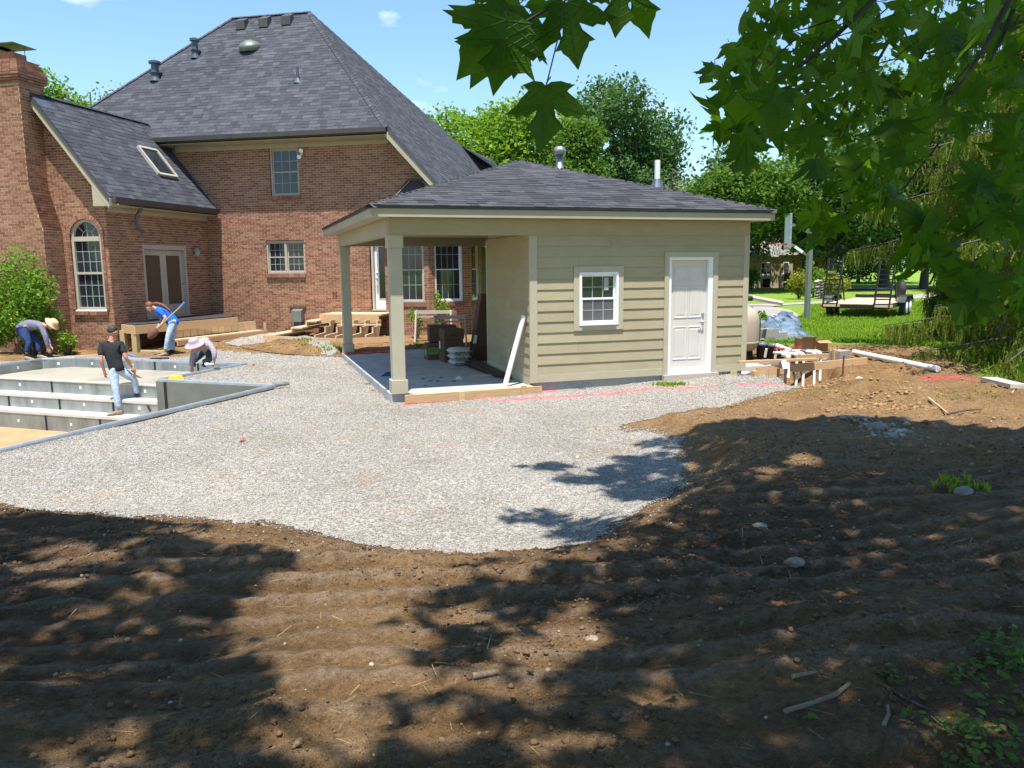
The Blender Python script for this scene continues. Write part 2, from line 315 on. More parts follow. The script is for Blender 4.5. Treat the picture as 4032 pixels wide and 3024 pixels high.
# ------------------------------------------------------------------ ground
POOL = [PW(*p, 0) for p in ((-5.05, 2.68), (0.06, 2.68), (0.06, 0), (2.82, 0), (2.82, -9), (-9, -9), (-9, 0.9), (-5.55, 0.9), (-5.55, 2.2))]
GRAVEL = [(-9.5, -3.3), (-8.0, -3.75), (-7.0, -4.29), (-6.5, -4.83), (-5.65, -5.46), (-5.15, -5.71), (-4.66, -6.21), (-4.17, -6.51), (-3.65, -6.98), (-3.22, -7.31), (-2.87, -7.57), (-2.44, -7.7), (-2.07, -7.56),
          (-1.5, -7.01), (-0.92, -6.58), (-0.23, -5.68), (0.18, -4.81), (0.35, -3.96), (0.1, -3.3), (1.47, -3.0), (2.5, -2.45), (3.7, -2.0), (4.75, -1.5), (4.9, -.7), (4.5, 0.1), (-2.4, 0.2), (-2.4, 6.6)]
GRAVEL += [tuple(G(px, py, -.06)[:2]) for px, py in ((1330, 1401), (1000, 1396), (860, 1399), (720, 1404), (500, 1400), (330, 1402), (180, 1416), (0, 1426))] + [(-16, 10), (-16, 0)]
PATCH = [tuple(G(px, py, .08)[:2]) for px, py in ((880, 1350), (960, 1322), (1100, 1306), (1200, 1318), (1330, 1368), (1300, 1378), (1190, 1352), (1040, 1360), (900, 1366))]
SITE = [(7, -18)] + [tuple(G(px, py, .15)[:2]) for px, py in ((4032, 1590), (3900, 1500), (3700, 1412), (3560, 1366), (3400, 1352), (3200, 1352), (3010, 1362))] + [(5.6, 4.6), (5.5, 12), (4, 17), (-30, 34), (-34, -18)]
CP = np.array([(-7.5, -2, -.1), (-5.9, 0, -.12), (-4.4, 2.2, -.12), (-3, 0, -.13), (-2.6, 3, -.12), (-1, -1.5, -.12), (1, -.6, -.10), (2.5, -.4, -.05), (4, -.4, 0), (-4, -4, -.12), (-1, -4, -.12), (2, -2.3, -.08), (3.5, -1.5, -.02), (-4.7, 6.2, -.09), (-2.7, 6, -.1), (-3, -6.5, -.12), (-6, -4, -.12), (-.8, -5.5, -.12),
    (-9, 9.5, -.08), (-6.5, 8.7, -.08), (-3.5, 8, -.06), (-12, 4, -.08), (-9, -2, -.1),
    tuple(HW(-1, -.4, .09)), tuple(HW(1, -.4, .09)), tuple(HW(4.5, -.7, .05)), tuple(HW(-2, -2, .06)), tuple(HW(-3.5, -4.9, -.02)), tuple(HW(-5.5, -6, -.02)), tuple(HW(2.7, -2.8, .04)), tuple(HW(-1, -3, .02)),
    (5.2, 0, 0.0), (6, 2, .03), (8, 1, .06), (7, -1.2, .08), (5, -1.6, -.02), (9, 4, .08), (14, 10, .1), (20, 20, .1), (40, 40, .1), (11, 0, .16), (60, 10, .1), (0, 60, .1), (-40, 40, .1), (5, 10, 0),
    (-4.67, -12.8, .47), (-3.9, -10.5, .34), (-6, -10, .33), (-2, -10.6, .40), (-5, -8, .12), (-3, -9, .16), (-1.2, -8.3, .16), (0, -7.5, .18), (1, -6.2, .16), (1.5, -4.7, .12), (3, -4, .12), (4.5, -3.5, .14), (6, -5, .24), (3, -8, .34), (0.5, -10, .42), (-8, -7, .02), (-7, -6, -.02), (-9, -9, .25), (-12, -12, .4), (8, -10, .5), (12, -4, .3)])
def smooth(a, b, x): t = np.clip((x - a) / (b - a), 0, 1); return t * t * (3 - 2 * t)
def base_z(x, y):
    x = np.asarray(x, float); y = np.asarray(y, float); num = np.zeros(x.shape); den = np.zeros(x.shape)
    for cx, cy, cz in CP:
        wgt = 1 / ((x - cx) ** 2 + (y - cy) ** 2 + .35) ** 2; num += wgt * cz; den += wgt
    return num / den
TRENCH = (5.42, -.55)
def furrow(x, y):                          # machine tracks: (height pattern -1.5..1.5, strength 0..1)
    q = (x - CAM[0]) * CF[0] + (y - CAM[1]) * CF[1]; p_ = (x - CAM[0]) * CR[0] + (y - CAM[1]) * CR[1]
    near = smooth(13, 8, q) * smooth(1.7, .5, np.abs(vnoise(p_ * .3, q * .4, 5)) * 1.4)
    bend = q + .06 * p_ + .025 * p_ * p_ * (p_ < 0) - .02 * p_ * p_ * (p_ > 0) + .12 * vnoise(p_ * .4, q * .5, 3)
    return np.sin(bend * 2 * np.pi / .30) + .4 * np.sin(bend * 4 * np.pi / .30 + 1.3 * vnoise(p_ * .9, q * .9, 61)), near * (.6 + .55 * vnoise(p_ * .7, q * 1.8, 62)), q, p_
def ground_z(x, y, fine=True):
    x = np.asarray(x, float); y = np.asarray(y, float); z = base_z(x, y)
    ing = inpoly(x, y, GRAVEL); dg = pdist(x, y, GRAVEL); site = inpoly(x, y, SITE)
    out = np.where(ing, 0, smooth(0, .45, dg)); fg = smooth(-1.2, -3.2, y) * site
    z = z + fg * out * .07
    # mound of spoil by the house, hole at the pipes
    for px, py, hh, r in ((1180, 1352, .20, .75), (1000, 1368, .11, .8), (870, 1378, .10, .7), (1260, 1362, .1, .6), (1090, 1362, .1, .5)):
        c = G(px, py, .06); z = z + hh * np.exp(-((x - c[0]) ** 2 + (y - c[1]) ** 2) / r ** 2)
    z = z - .75 * np.exp(-((((x - TRENCH[0]) * .57 + (y - TRENCH[1]) * .82) / 1.25) ** 8 + ((-(x - TRENCH[0]) * .82 + (y - TRENCH[1]) * .57) / .45) ** 8))
    for px, py, hh, r in ((3300, 1500, .13, .35), (3400, 1540, .13, .4), (3480, 1570, -.2, .28), (3540, 1585, .12, .4), (3400, 1600, -.12, .3), (3320, 1540, -.12, .25), (3600, 1390, .12, 1.0), (3720, 1440, .14, .9), (3450, 1700, .06, .5), (3650, 1560, .06, .5)):
        c = G(px, py, .1); z = z + hh * np.exp(-((x - c[0]) ** 2 + (y - c[1]) ** 2) / r ** 2)
    if fine:
        d = ~ing & site; k = d * smooth(.0, .3, dg)
        hp, st_, q, p_ = furrow(x, y); z = z + k * st_ * .020 * hp
        z = z + k * (.026 * vnoise(x * 1.7, y * 1.7, 1) + .015 * vnoise(x * 4.3, y * 4.3, 2) + .016 * vnoise(x * 9, y * 9, 4) + .016 * vnoise(x * 17, y * 17, 6) * smooth(16, 9, q))
        far = smooth(7.5, 10, q); z = z + k * far * (.035 * np.maximum(vnoise(x * 2.6, y * 2.6, 8), 0) + .02 * vnoise(x * 6, y * 6, 9))
        z = z + ing * (.012 * vnoise(x * 1.2, y * 1.2, 1) + .006 * vnoise(x * 5, y * 5, 2))
        z = z + (~site) * .03 * vnoise(x * .6, y * .6, 7)
    return z
def gz(x, y): return float(ground_z(np.array([x]), np.array([y]))[0])
def onground(px, py):                      # first hit of a line of sight with the ground
    t = np.linspace(1.5, 60, 3000); Q = CAM[None] + ray(px, py)[None] * t[:, None]
    k = np.argmax(Q[:, 2] < ground_z(Q[:, 0], Q[:, 1])); return Q[k]
PINK = [[G(*p, -.06) for p in l] for l in ([(1590, 1578), (1757, 1566), (1937, 1553), (2100, 1539), (2172, 1534)], [(1962, 1569), (2100, 1559), (2318, 1549), (2547, 1534), (2806, 1529)], [(2915, 1525), (3100, 1525), (3225, 1522)], [(3640, 1529), (3755, 1538)], [(3773, 1545), (3972, 1570)])]
def paint(x, y):
    a = np.zeros(np.shape(x))
    for i, l in enumerate(PINK):
        d = pdist(x, y, l, False); wd = .11 if i < 3 else .16
        a = np.maximum(a, smooth(wd, wd * .35, d + .05 * vnoise(x * 9, y * 9, 3)) * (.9 + .45 * vnoise(x * 2.3, y * 2.3, 12)))
    return np.clip(a, 0, 1)
def axis(parts):
    o = []
    for a, b, st in parts: o += list(np.arange(a, b, st))
    return np.array(o)
gx = np.concatenate([-np.geomspace(400, 13.2, 22), axis(((-13, -9, .25), (-9, 4, .07), (4, 6, .085), (6, 12, .16), (12, 30, .7))), np.geomspace(30, 400, 16)])
gy = np.concatenate([-np.geomspace(200, 16.2, 10), axis(((-16, -11, .16), (-11, -3, .06), (-3, 4, .1), (4, 14, .18), (14, 40, .8))), np.geomspace(40, 600, 18)])
X, Y = np.meshgrid(gx, gy); nx, ny = len(gx), len(gy); X = X.ravel().copy(); Y = Y.ravel().copy()
cell = .2
dp = pdist(X, Y, POOL)
near_ = dp < .11                            # snap the grid to the pool's edge
for i in np.nonzero(near_)[0]:
    best = None
    for j in range(len(POOL)):
        a = POOL[j][:2]; b = POOL[(j + 1) % len(POOL)][:2]; ab = b - a; t = min(1, max(0, ((X[i] - a[0]) * ab[0] + (Y[i] - a[1]) * ab[1]) / (ab @ ab))); q = a + ab * t
        dd = math.hypot(X[i] - q[0], Y[i] - q[1])
        if best is None or dd < best[0]: best = (dd, q)
    X[i], Y[i] = best[1]
Z = ground_z(X, Y)
idx = np.arange(nx * ny).reshape(ny, nx)
FQ = np.stack([idx[:-1, :-1], idx[:-1, 1:], idx[1:, 1:], idx[1:, :-1]], -1).reshape(-1, 4)
cx = X[FQ].mean(1); cy = Y[FQ].mean(1)
inp = inpoly(cx, cy, POOL)
SLAB = [(-2.42, .1), (4.3, .1), (4.3, 6.85), (-2.42, 6.85)]
FQ = FQ[~inp & ~inpoly(cx, cy, SLAB)]; cx = X[FQ].mean(1); cy = Y[FQ].mean(1)
def soilmat(name, grass=False):
    m = bpy.data.materials.new(name); m.use_nodes = True; T = NT(m); out = T.n('ShaderNodeOutputMaterial'); b = T.n('ShaderNodeBsdfPrincipled', _Roughness=.95); b.inputs['Specular IOR Level'].default_value = .15
    tc = T.n('ShaderNodeTexCoord'); n1 = T.n('ShaderNodeTexNoise', _Scale=2.2, _Detail=8, _Roughness=.65); n2 = T.n('ShaderNodeTexNoise', _Scale=28, _Detail=6, _Roughness=.7); n3 = T.n('ShaderNodeTexNoise', _Scale=9, _Detail=6)
    for q in (n1, n2, n3): T.l(tc.outputs['Object'], q.inputs['Vector'])
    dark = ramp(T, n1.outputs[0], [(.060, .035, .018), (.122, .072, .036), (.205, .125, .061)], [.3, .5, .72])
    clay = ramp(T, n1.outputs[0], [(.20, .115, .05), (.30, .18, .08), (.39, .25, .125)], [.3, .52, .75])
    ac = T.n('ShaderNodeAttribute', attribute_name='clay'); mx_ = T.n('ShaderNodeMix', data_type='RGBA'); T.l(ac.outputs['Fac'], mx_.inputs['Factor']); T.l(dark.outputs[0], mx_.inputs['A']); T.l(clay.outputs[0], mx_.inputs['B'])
    sp = ramp(T, n2.outputs[0], [(.52, .5, .48), (1, 1, 1), (1.3, 1.26, 1.18)], [.34, .54, .72]); mu = T.n('ShaderNodeMix', data_type='RGBA', blend_type='MULTIPLY'); mu.inputs['Factor'].default_value = .85; acr = T.n('ShaderNodeAttribute', attribute_name='crest'); mcr = T.n('ShaderNodeMix', data_type='RGBA'); mcr.inputs['B'].default_value = (.27, .195, .13, 1); T.l(acr.outputs['Fac'], mcr.inputs['Factor']); T.l(mx_.outputs['Result'], mcr.inputs['A']); T.l(mcr.outputs['Result'], mu.inputs['A']); T.l(sp.outputs[0], mu.inputs['B'])  # hollows of the bump noise darkened, cavity shade put into the soil colour
    gr = ramp(T, n3.outputs[0], [(.12, .21, .02), (.18, .29, .035), (.25, .36, .055)], [.3, .5, .7]); ag = T.n('ShaderNodeAttribute', attribute_name='grassy'); m2 = T.n('ShaderNodeMix', data_type='RGBA'); T.l(ag.outputs['Fac'], m2.inputs['Factor']); T.l(mu.outputs['Result'], m2.inputs['A']); T.l(gr.outputs[0], m2.inputs['B'])
    ap = T.n('ShaderNodeAttribute', attribute_name='paint'); m3 = T.n('ShaderNodeMix', data_type='RGBA'); m3.inputs['B'].default_value = (.78, .06, .12, 1); T.l(ap.outputs['Fac'], m3.inputs['Factor']); T.l(m2.outputs['Result'], m3.inputs['A'])
    T.l(m3.outputs['Result'], b.inputs['Base Color'])
    bp = T.n('ShaderNodeBump', _Strength=1, _Distance=.05); T.l(n2.outputs[0], bp.inputs['Height']); bp2 = T.n('ShaderNodeBump', _Strength=.9, _Distance=.016); n4 = T.n('ShaderNodeTexNoise', _Scale=110, _Detail=4); T.l(tc.outputs['Object'], n4.inputs['Vector']); T.l(n4.outputs[0], bp2.inputs['Height']); T.l(bp.outputs[0], bp2.inputs['Normal']); T.l(bp2.outputs[0], b.inputs['Normal'])
    T.l(b.outputs[0], out.inputs[0]); return m
def gravelmat(name, rough=False):
    m = bpy.data.materials.new(name); m.use_nodes = True; T = NT(m); out = T.n('ShaderNodeOutputMaterial'); b = T.n('ShaderNodeBsdfPrincipled', _Roughness=.95); b.inputs['Specular IOR Level'].default_value = .2
    tc = T.n('ShaderNodeTexCoord')
    if rough:
        vo = T.n('ShaderNodeTexVoronoi', _Scale=42); T.l(tc.outputs['Object'], vo.inputs['Vector']); sp = T.n('ShaderNodeSeparateColor'); T.l(vo.outputs['Color'], sp.inputs[0]); f = sp.outputs[0]
        bp = T.n('ShaderNodeBump', _Strength=1, _Distance=.02, invert=True); T.l(vo.outputs['Distance'], bp.inputs['Height']); T.l(bp.outputs[0], b.inputs['Normal'])
    else: f = rnd(T)
    c = ramp(T, f, [(.185, .167, .143), (.265, .245, .217), (.345, .322, .289), (.43, .405, .368)], [0, .3, .65, 1])
    n1 = T.n('ShaderNodeTexNoise', _Scale=1.9, _Detail=7, _Roughness=.72); T.l(tc.outputs['Object'], n1.inputs['Vector']); k = ramp(T, n1.outputs[0], [(0, 0, 0), (.75, .75, .75)], [.565, .73])
    a = T.n('ShaderNodeMix', data_type='RGBA'); a.inputs['B'].default_value = (.33, .23, .13, 1); T.l(k.outputs[0], a.inputs['Factor']); T.l(c.outputs[0], a.inputs['A'])
    ap = T.n('ShaderNodeAttribute', attribute_name='paint'); m3 = T.n('ShaderNodeMix', data_type='RGBA'); m3.inputs['B'].default_value = (.80, .09, .16, 1); T.l(ap.outputs['Fac'], m3.inputs['Factor']); wn = T.n('ShaderNodeTexNoise', _Scale=.55, _Detail=5, _Roughness=.6); T.l(tc.outputs['Object'], wn.inputs['Vector']); wr = ramp(T, wn.outputs[0], [(.86, .85, .83), (1, 1, 1), (1.08, 1.07, 1.05)], [.32, .52, .7]); wm = T.n('ShaderNodeMix', data_type='RGBA', blend_type='MULTIPLY'); wm.inputs['Factor'].default_value = 1; T.l(a.outputs['Result'], wm.inputs['A']); T.l(wr.outputs[0], wm.inputs['B']); T.l(wm.outputs['Result'], m3.inputs['A'])
    T.l(m3.outputs['Result'], b.inputs['Base Color']); T.l(b.outputs[0], out.inputs[0]); return m
M['soil'] = soilmat('soil'); M['gravel'] = gravelmat('limestone_chippings'); M['gravelbed'] = gravelmat('gravel_base', True)
def attr(o, **k):
    for n_, a in k.items(): o.data.attributes.new(n_, 'FLOAT', 'POINT').data.foreach_set('value', np.asarray(a, np.float32))
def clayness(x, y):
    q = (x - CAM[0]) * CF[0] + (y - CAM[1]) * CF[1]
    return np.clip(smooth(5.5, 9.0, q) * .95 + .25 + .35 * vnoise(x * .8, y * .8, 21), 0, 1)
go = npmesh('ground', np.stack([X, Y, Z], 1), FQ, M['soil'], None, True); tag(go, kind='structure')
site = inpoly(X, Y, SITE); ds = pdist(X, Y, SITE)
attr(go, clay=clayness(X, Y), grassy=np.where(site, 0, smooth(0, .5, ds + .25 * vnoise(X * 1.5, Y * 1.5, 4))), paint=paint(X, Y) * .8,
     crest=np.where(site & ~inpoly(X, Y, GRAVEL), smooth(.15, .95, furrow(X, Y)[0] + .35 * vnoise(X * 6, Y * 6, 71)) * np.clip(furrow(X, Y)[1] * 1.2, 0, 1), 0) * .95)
# gravel pad: the sheet under the stones
edge = pdist(cx, cy, GRAVEL); ing = inpoly(cx, cy, GRAVEL)
sgn = np.where(ing, edge, -edge) + .13 * vnoise(cx * 2.2, cy * 2.2, 31) + .10 * vnoise(cx * 5, cy * 5, 32)
sel = sgn > .06
e2 = pdist(cx, cy, PATCH); sel |= (np.where(inpoly(cx, cy, PATCH), e2, -e2) + .12 * vnoise(cx * 2, cy * 2, 5)) > 0
FG = FQ[sel]; used, inv = np.unique(FG, return_inverse=True)
gp = npmesh('gravel_pad', np.stack([X[used], Y[used], Z[used] + .006], 1), inv.reshape(-1, 4), M['gravelbed'], None, True); tag(gp, kind='structure')
attr(gp, paint=paint(X[used], Y[used]) * .5)
# loose limestone chippings
def rand_in(poly, n, far=None):
    a = np.array([p[:2] for p in poly]); lo, hi = a.min(0), a.max(0); q = RNG.uniform(lo, hi, (n, 2)); return q[inpoly(q[:, 0], q[:, 1], poly)]
def visible(q, m=120):
    d = np.c_[q, np.zeros(len(q))] - CAM; zc = d @ CF; px = 2016 + FPX * (d @ CR) / zc; py = 1512 - FPX * (d @ CU) / zc
    return (zc > 1) & (px > -m) & (px < 4032 + m) & (py < 3024 + m)
q = np.concatenate([rand_in(GRAVEL, 520000), rand_in(PATCH, 3000), rand_in([(-10, -9), (1.5, -9), (6, -3), (6, 0), (2, 0), (-10, -2)], 60000)]); q = q[visible(q)]
eg = pdist(q[:, 0], q[:, 1], GRAVEL); ig = inpoly(q[:, 0], q[:, 1], GRAVEL); ip = inpoly(q[:, 0], q[:, 1], PATCH)
s_ = np.where(ig, eg, -eg) + .10 * vnoise(q[:, 0] * 2.2, q[:, 1] * 2.2, 31)
dist = np.hypot(q[:, 0] - CAM[0], q[:, 1] - CAM[1])
keep = RNG.random(len(q)) < np.where(s_ > 0, 1, np.exp(s_ / .24) * .5) * np.clip((11.5 / dist) ** 2, 0, 1)
keep |= ip & (RNG.random(len(q)) < .5)
keep &= ~inpoly(q[:, 0], q[:, 1], POOL) & ~inpoly(q[:, 0], q[:, 1], SLAB) & (pdist(q[:, 0], q[:, 1], POOL) > .07) & (base_z(q[:, 0], q[:, 1]) - ground_z(q[:, 0], q[:, 1]) < .25)
q = q[keep]; n = len(q)
sz = RNG.uniform(.0055, .0125, n) * np.clip(np.hypot(q[:, 0] - CAM[0], q[:, 1] - CAM[1]) / 9, 1, 1.7)
st = scatter('gravel', OCT_V, OCT_F, np.c_[q, ground_z(q[:, 0], q[:, 1]) + .008], rotm(n), np.stack([sz, sz * .8, sz * .65], 1), M['gravel']); tag(st, kind='stuff')
attr(st, paint=np.repeat(np.clip(paint(q[:, 0], q[:, 1]) * 1.5, 0, 1) * np.where(RNG.random(n) < .72, RNG.uniform(.5, 1, n), .1), 6))
# clods, pebbles and straw on the bare soil
M['clod'] = mat('soil_clod', [(.06, .036, .02), (.125, .076, .04), (.20, .122, .062)], .95, 9, pick=.6, bump=.4)
M['clayclod'] = mat('clay_clod', [(.18, .10, .045), (.28, .165, .075), (.36, .23, .115)], .95, 9, pick=.6, bump=.4)
M['pebble'] = mat('pebble', [(.16, .13, .10), (.27, .23, .18), (.42, .38, .33)], .9, 9, pick=.8)
M['strawbit'] = mat('dry_straw', [(.38, .28, .14), (.52, .42, .24)], .9, 9, pick=.8)
BLOB_V = [(0, 0, 1)] + [(math.cos(a) * r, math.sin(a) * r, z) for z, r, o in ((.45, .85, 0), (-.35, .95, .5)) for a in [o + i * math.pi / 3 for i in range(6)]] + [(0, 0, -1)]
_rb = np.random.default_rng(4); BLOB_V = [tuple(np.array(v) * _rb.uniform(.6, 1.3, 3)) for v in BLOB_V]
BLOB_F = [(0, 1 + i, 1 + (i + 1) % 6) for i in range(6)] + [(1 + i, 7 + i, 1 + (i + 1) % 6) for i in range(6)] + [(1 + (i + 1) % 6, 7 + i, 7 + (i + 1) % 6) for i in range(6)] + [(13, 7 + (i + 1) % 6, 7 + i) for i in range(6)]
def soil_points(n, dmax=14, pw=1.0, dmin=2.0):
    r = dmin + (dmax - dmin) * RNG.random(n) ** pw; a = RNG.uniform(-.66, .66, n); f = CF[:2] / np.hypot(*CF[:2]); rr = np.array([f[1], -f[0]])
    p_ = CAM[:2] + f * (r * np.cos(a))[:, None] + rr * (r * np.sin(a))[:, None]
    k = inpoly(p_[:, 0], p_[:, 1], SITE) & ~inpoly(p_[:, 0], p_[:, 1], GRAVEL) & ~inpoly(p_[:, 0], p_[:, 1], POOL) & ~inpoly(p_[:, 0], p_[:, 1], [(-2.5, -.3), (4.6, -.3), (4.6, 7), (-2.5, 7)])
    return p_[k]
def strew(name, n, smin, smax, m, dmax=14, pw=1.0, sink=.3, tv=BLOB_V, tf=BLOB_F, asp=(1, .85, .65), cl=0, dmin=2.0, til=.5):
    p_ = soil_points(n, dmax, pw, dmin)
    if cl: p_ = p_[vnoise(p_[:, 0] * 1.4, p_[:, 1] * 1.4, 17) + RNG.random(len(p_)) * .7 > cl]
    k = len(p_); s1 = smin + (smax - smin) * RNG.random(k) ** 5
    o = scatter(name, tv, tf, np.c_[p_, ground_z(p_[:, 0], p_[:, 1]) + s1 * (1 - sink) * .5], rotm(k, til), s1[:, None] * np.array(asp), m); return tag(o, kind='stuff')
strew('soil_crumbs', 90000, .002, .0085, M['clod'], 8.5, .75, sink=.2, tv=OCT_V, tf=OCT_F, cl=.1)
strew('soil_clods', 26000, .0035, .019, M['clod'], 9, .8, cl=.15)
strew('clay_clods', 9000, .008, .036, M['clayclod'], 19, .6, cl=.1, dmin=7.5)
strew('pebbles', 700, .004, .017, M['pebble'], 14, .9)
strew('pale_chips', 4500, .006, .016, M['pebble'], 16, .5, dmin=7)
strew('straw', 1300, .012, .06, M['strawbit'], 9, .9, sink=0, til=.13, tv=[(-1, -.022, 0), (1, -.015, .1), (1, .015, .1), (-1, .022, 0)], tf=[(0, 1, 2), (0, 2, 3)], asp=(1, 1, 1))
M['fieldrock'] = mat('field_rock', [(.16, .13, .10), (.25, .21, .165), (.34, .30, .24)], .95, 7, bump=.5, bscale=40)
def rock(name, s, m, seed, loc, asp=(1.25, .95, .62)):
    import bmesh
    bm = bmesh.new(); bmesh.ops.create_icosphere(bm, subdivisions=3, radius=1); r = np.random.default_rng(seed); pl = [(lambda d: (d / np.linalg.norm(d), r.uniform(.62, .92)))(r.normal(size=3)) for _ in range(9)]
    for v in bm.verts:
        d = np.array(v.co); k = min([1.0] + [h / (d @ n_) for n_, h in pl if d @ n_ > .2]); k *= 1 + .05 * math.sin(d[0] * 7 + seed) * math.sin(d[1] * 9); v.co = Vector(d * k * s * np.array(asp) + [0, 0, s * .22])
    me = bpy.data.meshes.new(name); bm.to_mesh(me); bm.free(); me.materials.append(m); return link(name, me, None, loc)
# bigger stones that lie singly on the soil
for i, (px, py, s, lab) in enumerate(((2990, 2078, .05, 'angular pale stone on the dark soil right of the gravel'), (3127, 2222, .055, 'rounded brown stone half buried in the dark soil'), (3800, 1945, .075, 'pale lump of rock beside a dead grass tuft'), (3455, 1690, .11, 'flat whitish rock on the rubble heap in the clay'), (2330, 2526, .035, 'small pale stone in the sunlit patch of soil'))):
    c = onground(px, py); tag(rock('stone', s, M['fieldrock'], i, tuple(c)), lab, 'stone')
M['drystick'] = mat('dry_stick', [(.16, .12, .08), (.27, .21, .14)], .9, 8, (8, 8, 2), bump=.2)
# sticks on the soil
for i, (pts, r, lab) in enumerate((([(3090, 2812), (3200, 2778), (3290, 2745), (3345, 2700)], .012, 'crooked pale stick lying on the soil beside the weeds'), ([(3480, 2705), (3560, 2755), (3680, 2810)], .007, 'long thin dark stick lying on the soil below the weeds'), ([(1860, 2676), (1960, 2658)], .016, 'short thick stick lying in the dappled soil'), ([(3120, 2672), (3210, 2655)], .010, 'short brown twig on the soil left of the crooked stick'), ([(3480, 2860), (3500, 2820), (3495, 2785)], .008, 'short curved twig standing up from the soil'))):
    Q = [onground(*p) + np.array([0, 0, r * .9]) for p in pts]; b = MB(); b.tube(Q, [r * (1 - .45 * j / len(Q)) for j in range(len(Q))], 7)
    tag(b.build('stick', M['drystick'] if i != 1 else M['bark'], smooth=True), lab, 'stick')
# rubble heap and big clods on the clay
def heap(name, spots, n, smin, smax, m):
    Q = np.concatenate([onground(px, py)[:2] + RNG.normal(0, 1, (int(n * k), 2)) * np.array([r, r * .6]) for px, py, r, k in spots]); k = len(Q); s1 = smin + (smax - smin) * RNG.random(k) ** 3
    return tag(scatter(name, BLOB_V, BLOB_F, np.c_[Q, ground_z(Q[:, 0], Q[:, 1]) + s1 * .12], rotm(k, .8), s1[:, None] * np.array([1.1, .85, .55]), m), kind='stuff')
heap('rubble', ((3455, 1685, .16, 1), (3540, 1715, .16, .8), (3400, 1660, .12, .5)), 130, .008, .05, M['pebble']); heap('dug_clods', ((3560, 1392, .7, 1), (3450, 1375, .5, .8), (3700, 1430, .6, .8), (3350, 1372, .4, .5)), 240, .008, .05, M['clod'])
heap('dug_clay', ((3300, 1505, .3, 1), (3470, 1565, .35, 1.2), (3400, 1600, .3, .8), (3550, 1600, .3, .6), (1180, 1352, .4, .8), (1000, 1366, .4, .8), (870, 1376, .3, .5)), 200, .006, .042, M['clayclod'])
# drive and road
def sheet(name, pts, m, dz=.03, z=.1):
    b = MB(); Q = [G(*p, z) for p in pts]; b.poly([(q_[0], q_[1], gz(q_[0], q_[1]) * 0 + z + dz) for q_ in Q]); return tag(b.build(name, m), kind='structure')
M['asphalt'] = mat('pale_drive_surface', [(.25, .225, .195), (.33, .30, .26)], .95, .8, bump=.1)
sheet('driveway', [(2930, 1290), (3020, 1290), (3120, 1262), (3150, 1245), (3110, 1222), (3040, 1210), (3000, 1208), (2930, 1208)], M['asphalt'])
sheet('driveway_loop', [(2930, 1206), (3000, 1206), (3040, 1208.5), (3120, 1202), (3180, 1200), (3300, 1194), (3400, 1190), (3500, 1186), (3640, 1176), (3760, 1162), (3760, 1150), (3640, 1160), (3520, 1168), (3420, 1174), (3330, 1180), (3230, 1188), (3140, 1193), (3050, 1199), (2930, 1199)], M['asphalt'], .034)
sheet('road', [(3180, 1136), (3330, 1132), (3480, 1131), (3900, 1128), (3900, 1134), (3480, 1140), (3330, 1142), (3180, 1142)], M['asphalt'], .05)
# lawn grass: tufts, and weeds
M['grass'] = leafmat('grass_blade', [(.12, .22, .014), (.21, .34, .03), (.31, .43, .06)], (1.2, 1.2, .4), .4)
LAWN = [G(px, py, .1) for px, py in ((3010, 1352), (3200, 1350), (3400, 1350), (3560, 1362), (3720, 1405), (3900, 1470), (4100, 1500), (4100, 1240), (3700, 1185), (3500, 1192), (3300, 1199), (3190, 1206), (3160, 1240), (3130, 1268), (3010, 1296))]
BL_V = [(-.16, 0, 0), (.16, 0, 0), (.1, .12, .6), (-.06, .12, .6), (.05, .42, 1)]
BL_F = [(0, 1, 2), (0, 2, 3), (3, 2, 4)]
TU_V = []; TU_F = []
for i in range(6):
    a = i * 1.05; ca, sa = math.cos(a), math.sin(a); s_ = .7 + .3 * (i % 3) / 2
    TU_F += [tuple(len(TU_V) + j for j in f) for f in BL_F]; TU_V += [((v[0] * ca - (v[1] + .1) * sa) * s_, (v[0] * sa + (v[1] + .1) * ca) * s_, v[2] * s_) for v in BL_V]
q = rand_in(LAWN, 60000); d = np.hypot(q[:, 0] - CAM[0], q[:, 1] - CAM[1]); q = q[RNG.random(len(q)) < np.clip(26 / d, 0, 1) ** 2]; n = len(q)
o = scatter('lawn_grass', TU_V, TU_F, np.c_[q, ground_z(q[:, 0], q[:, 1])], rotm(n, .12), RNG.uniform(.06, .15, n), M['grass']); tag(o, kind='stuff')
def weeds(name, spots, n, m, smin=.05, smax=.12):
    Q = []
    for px, py, r, k in spots:
        c = onground(px, py); Q.append(c[:2] + RNG.normal(0, r, (int(k * n), 2)))
    q = np.concatenate(Q); n_ = len(q)
    o = scatter(name, TU_V, TU_F, np.c_[q, ground_z(q[:, 0], q[:, 1])], rotm(n_, .25), RNG.uniform(smin, smax, n_), m); return tag(o, kind='stuff')
weeds('weed_tufts', ((2620, 1517, .12, 1), (2680, 1517, .08, .4), (1200, 1345, .15, .6), (1310, 1375, .2, 1), (870, 1325, .2, .8), (1660, 1362, .2, 1), (3020, 1355, .3, 2), (2990, 1362, .2, 1.2), (3790, 1930, .10, .5)), 60, M['grass'], .04, .09)
weeds('clay_weeds', ((3280, 1535, .3, .6), (3820, 1560, .25, .5)), 70, M['grass'], .02, .05)
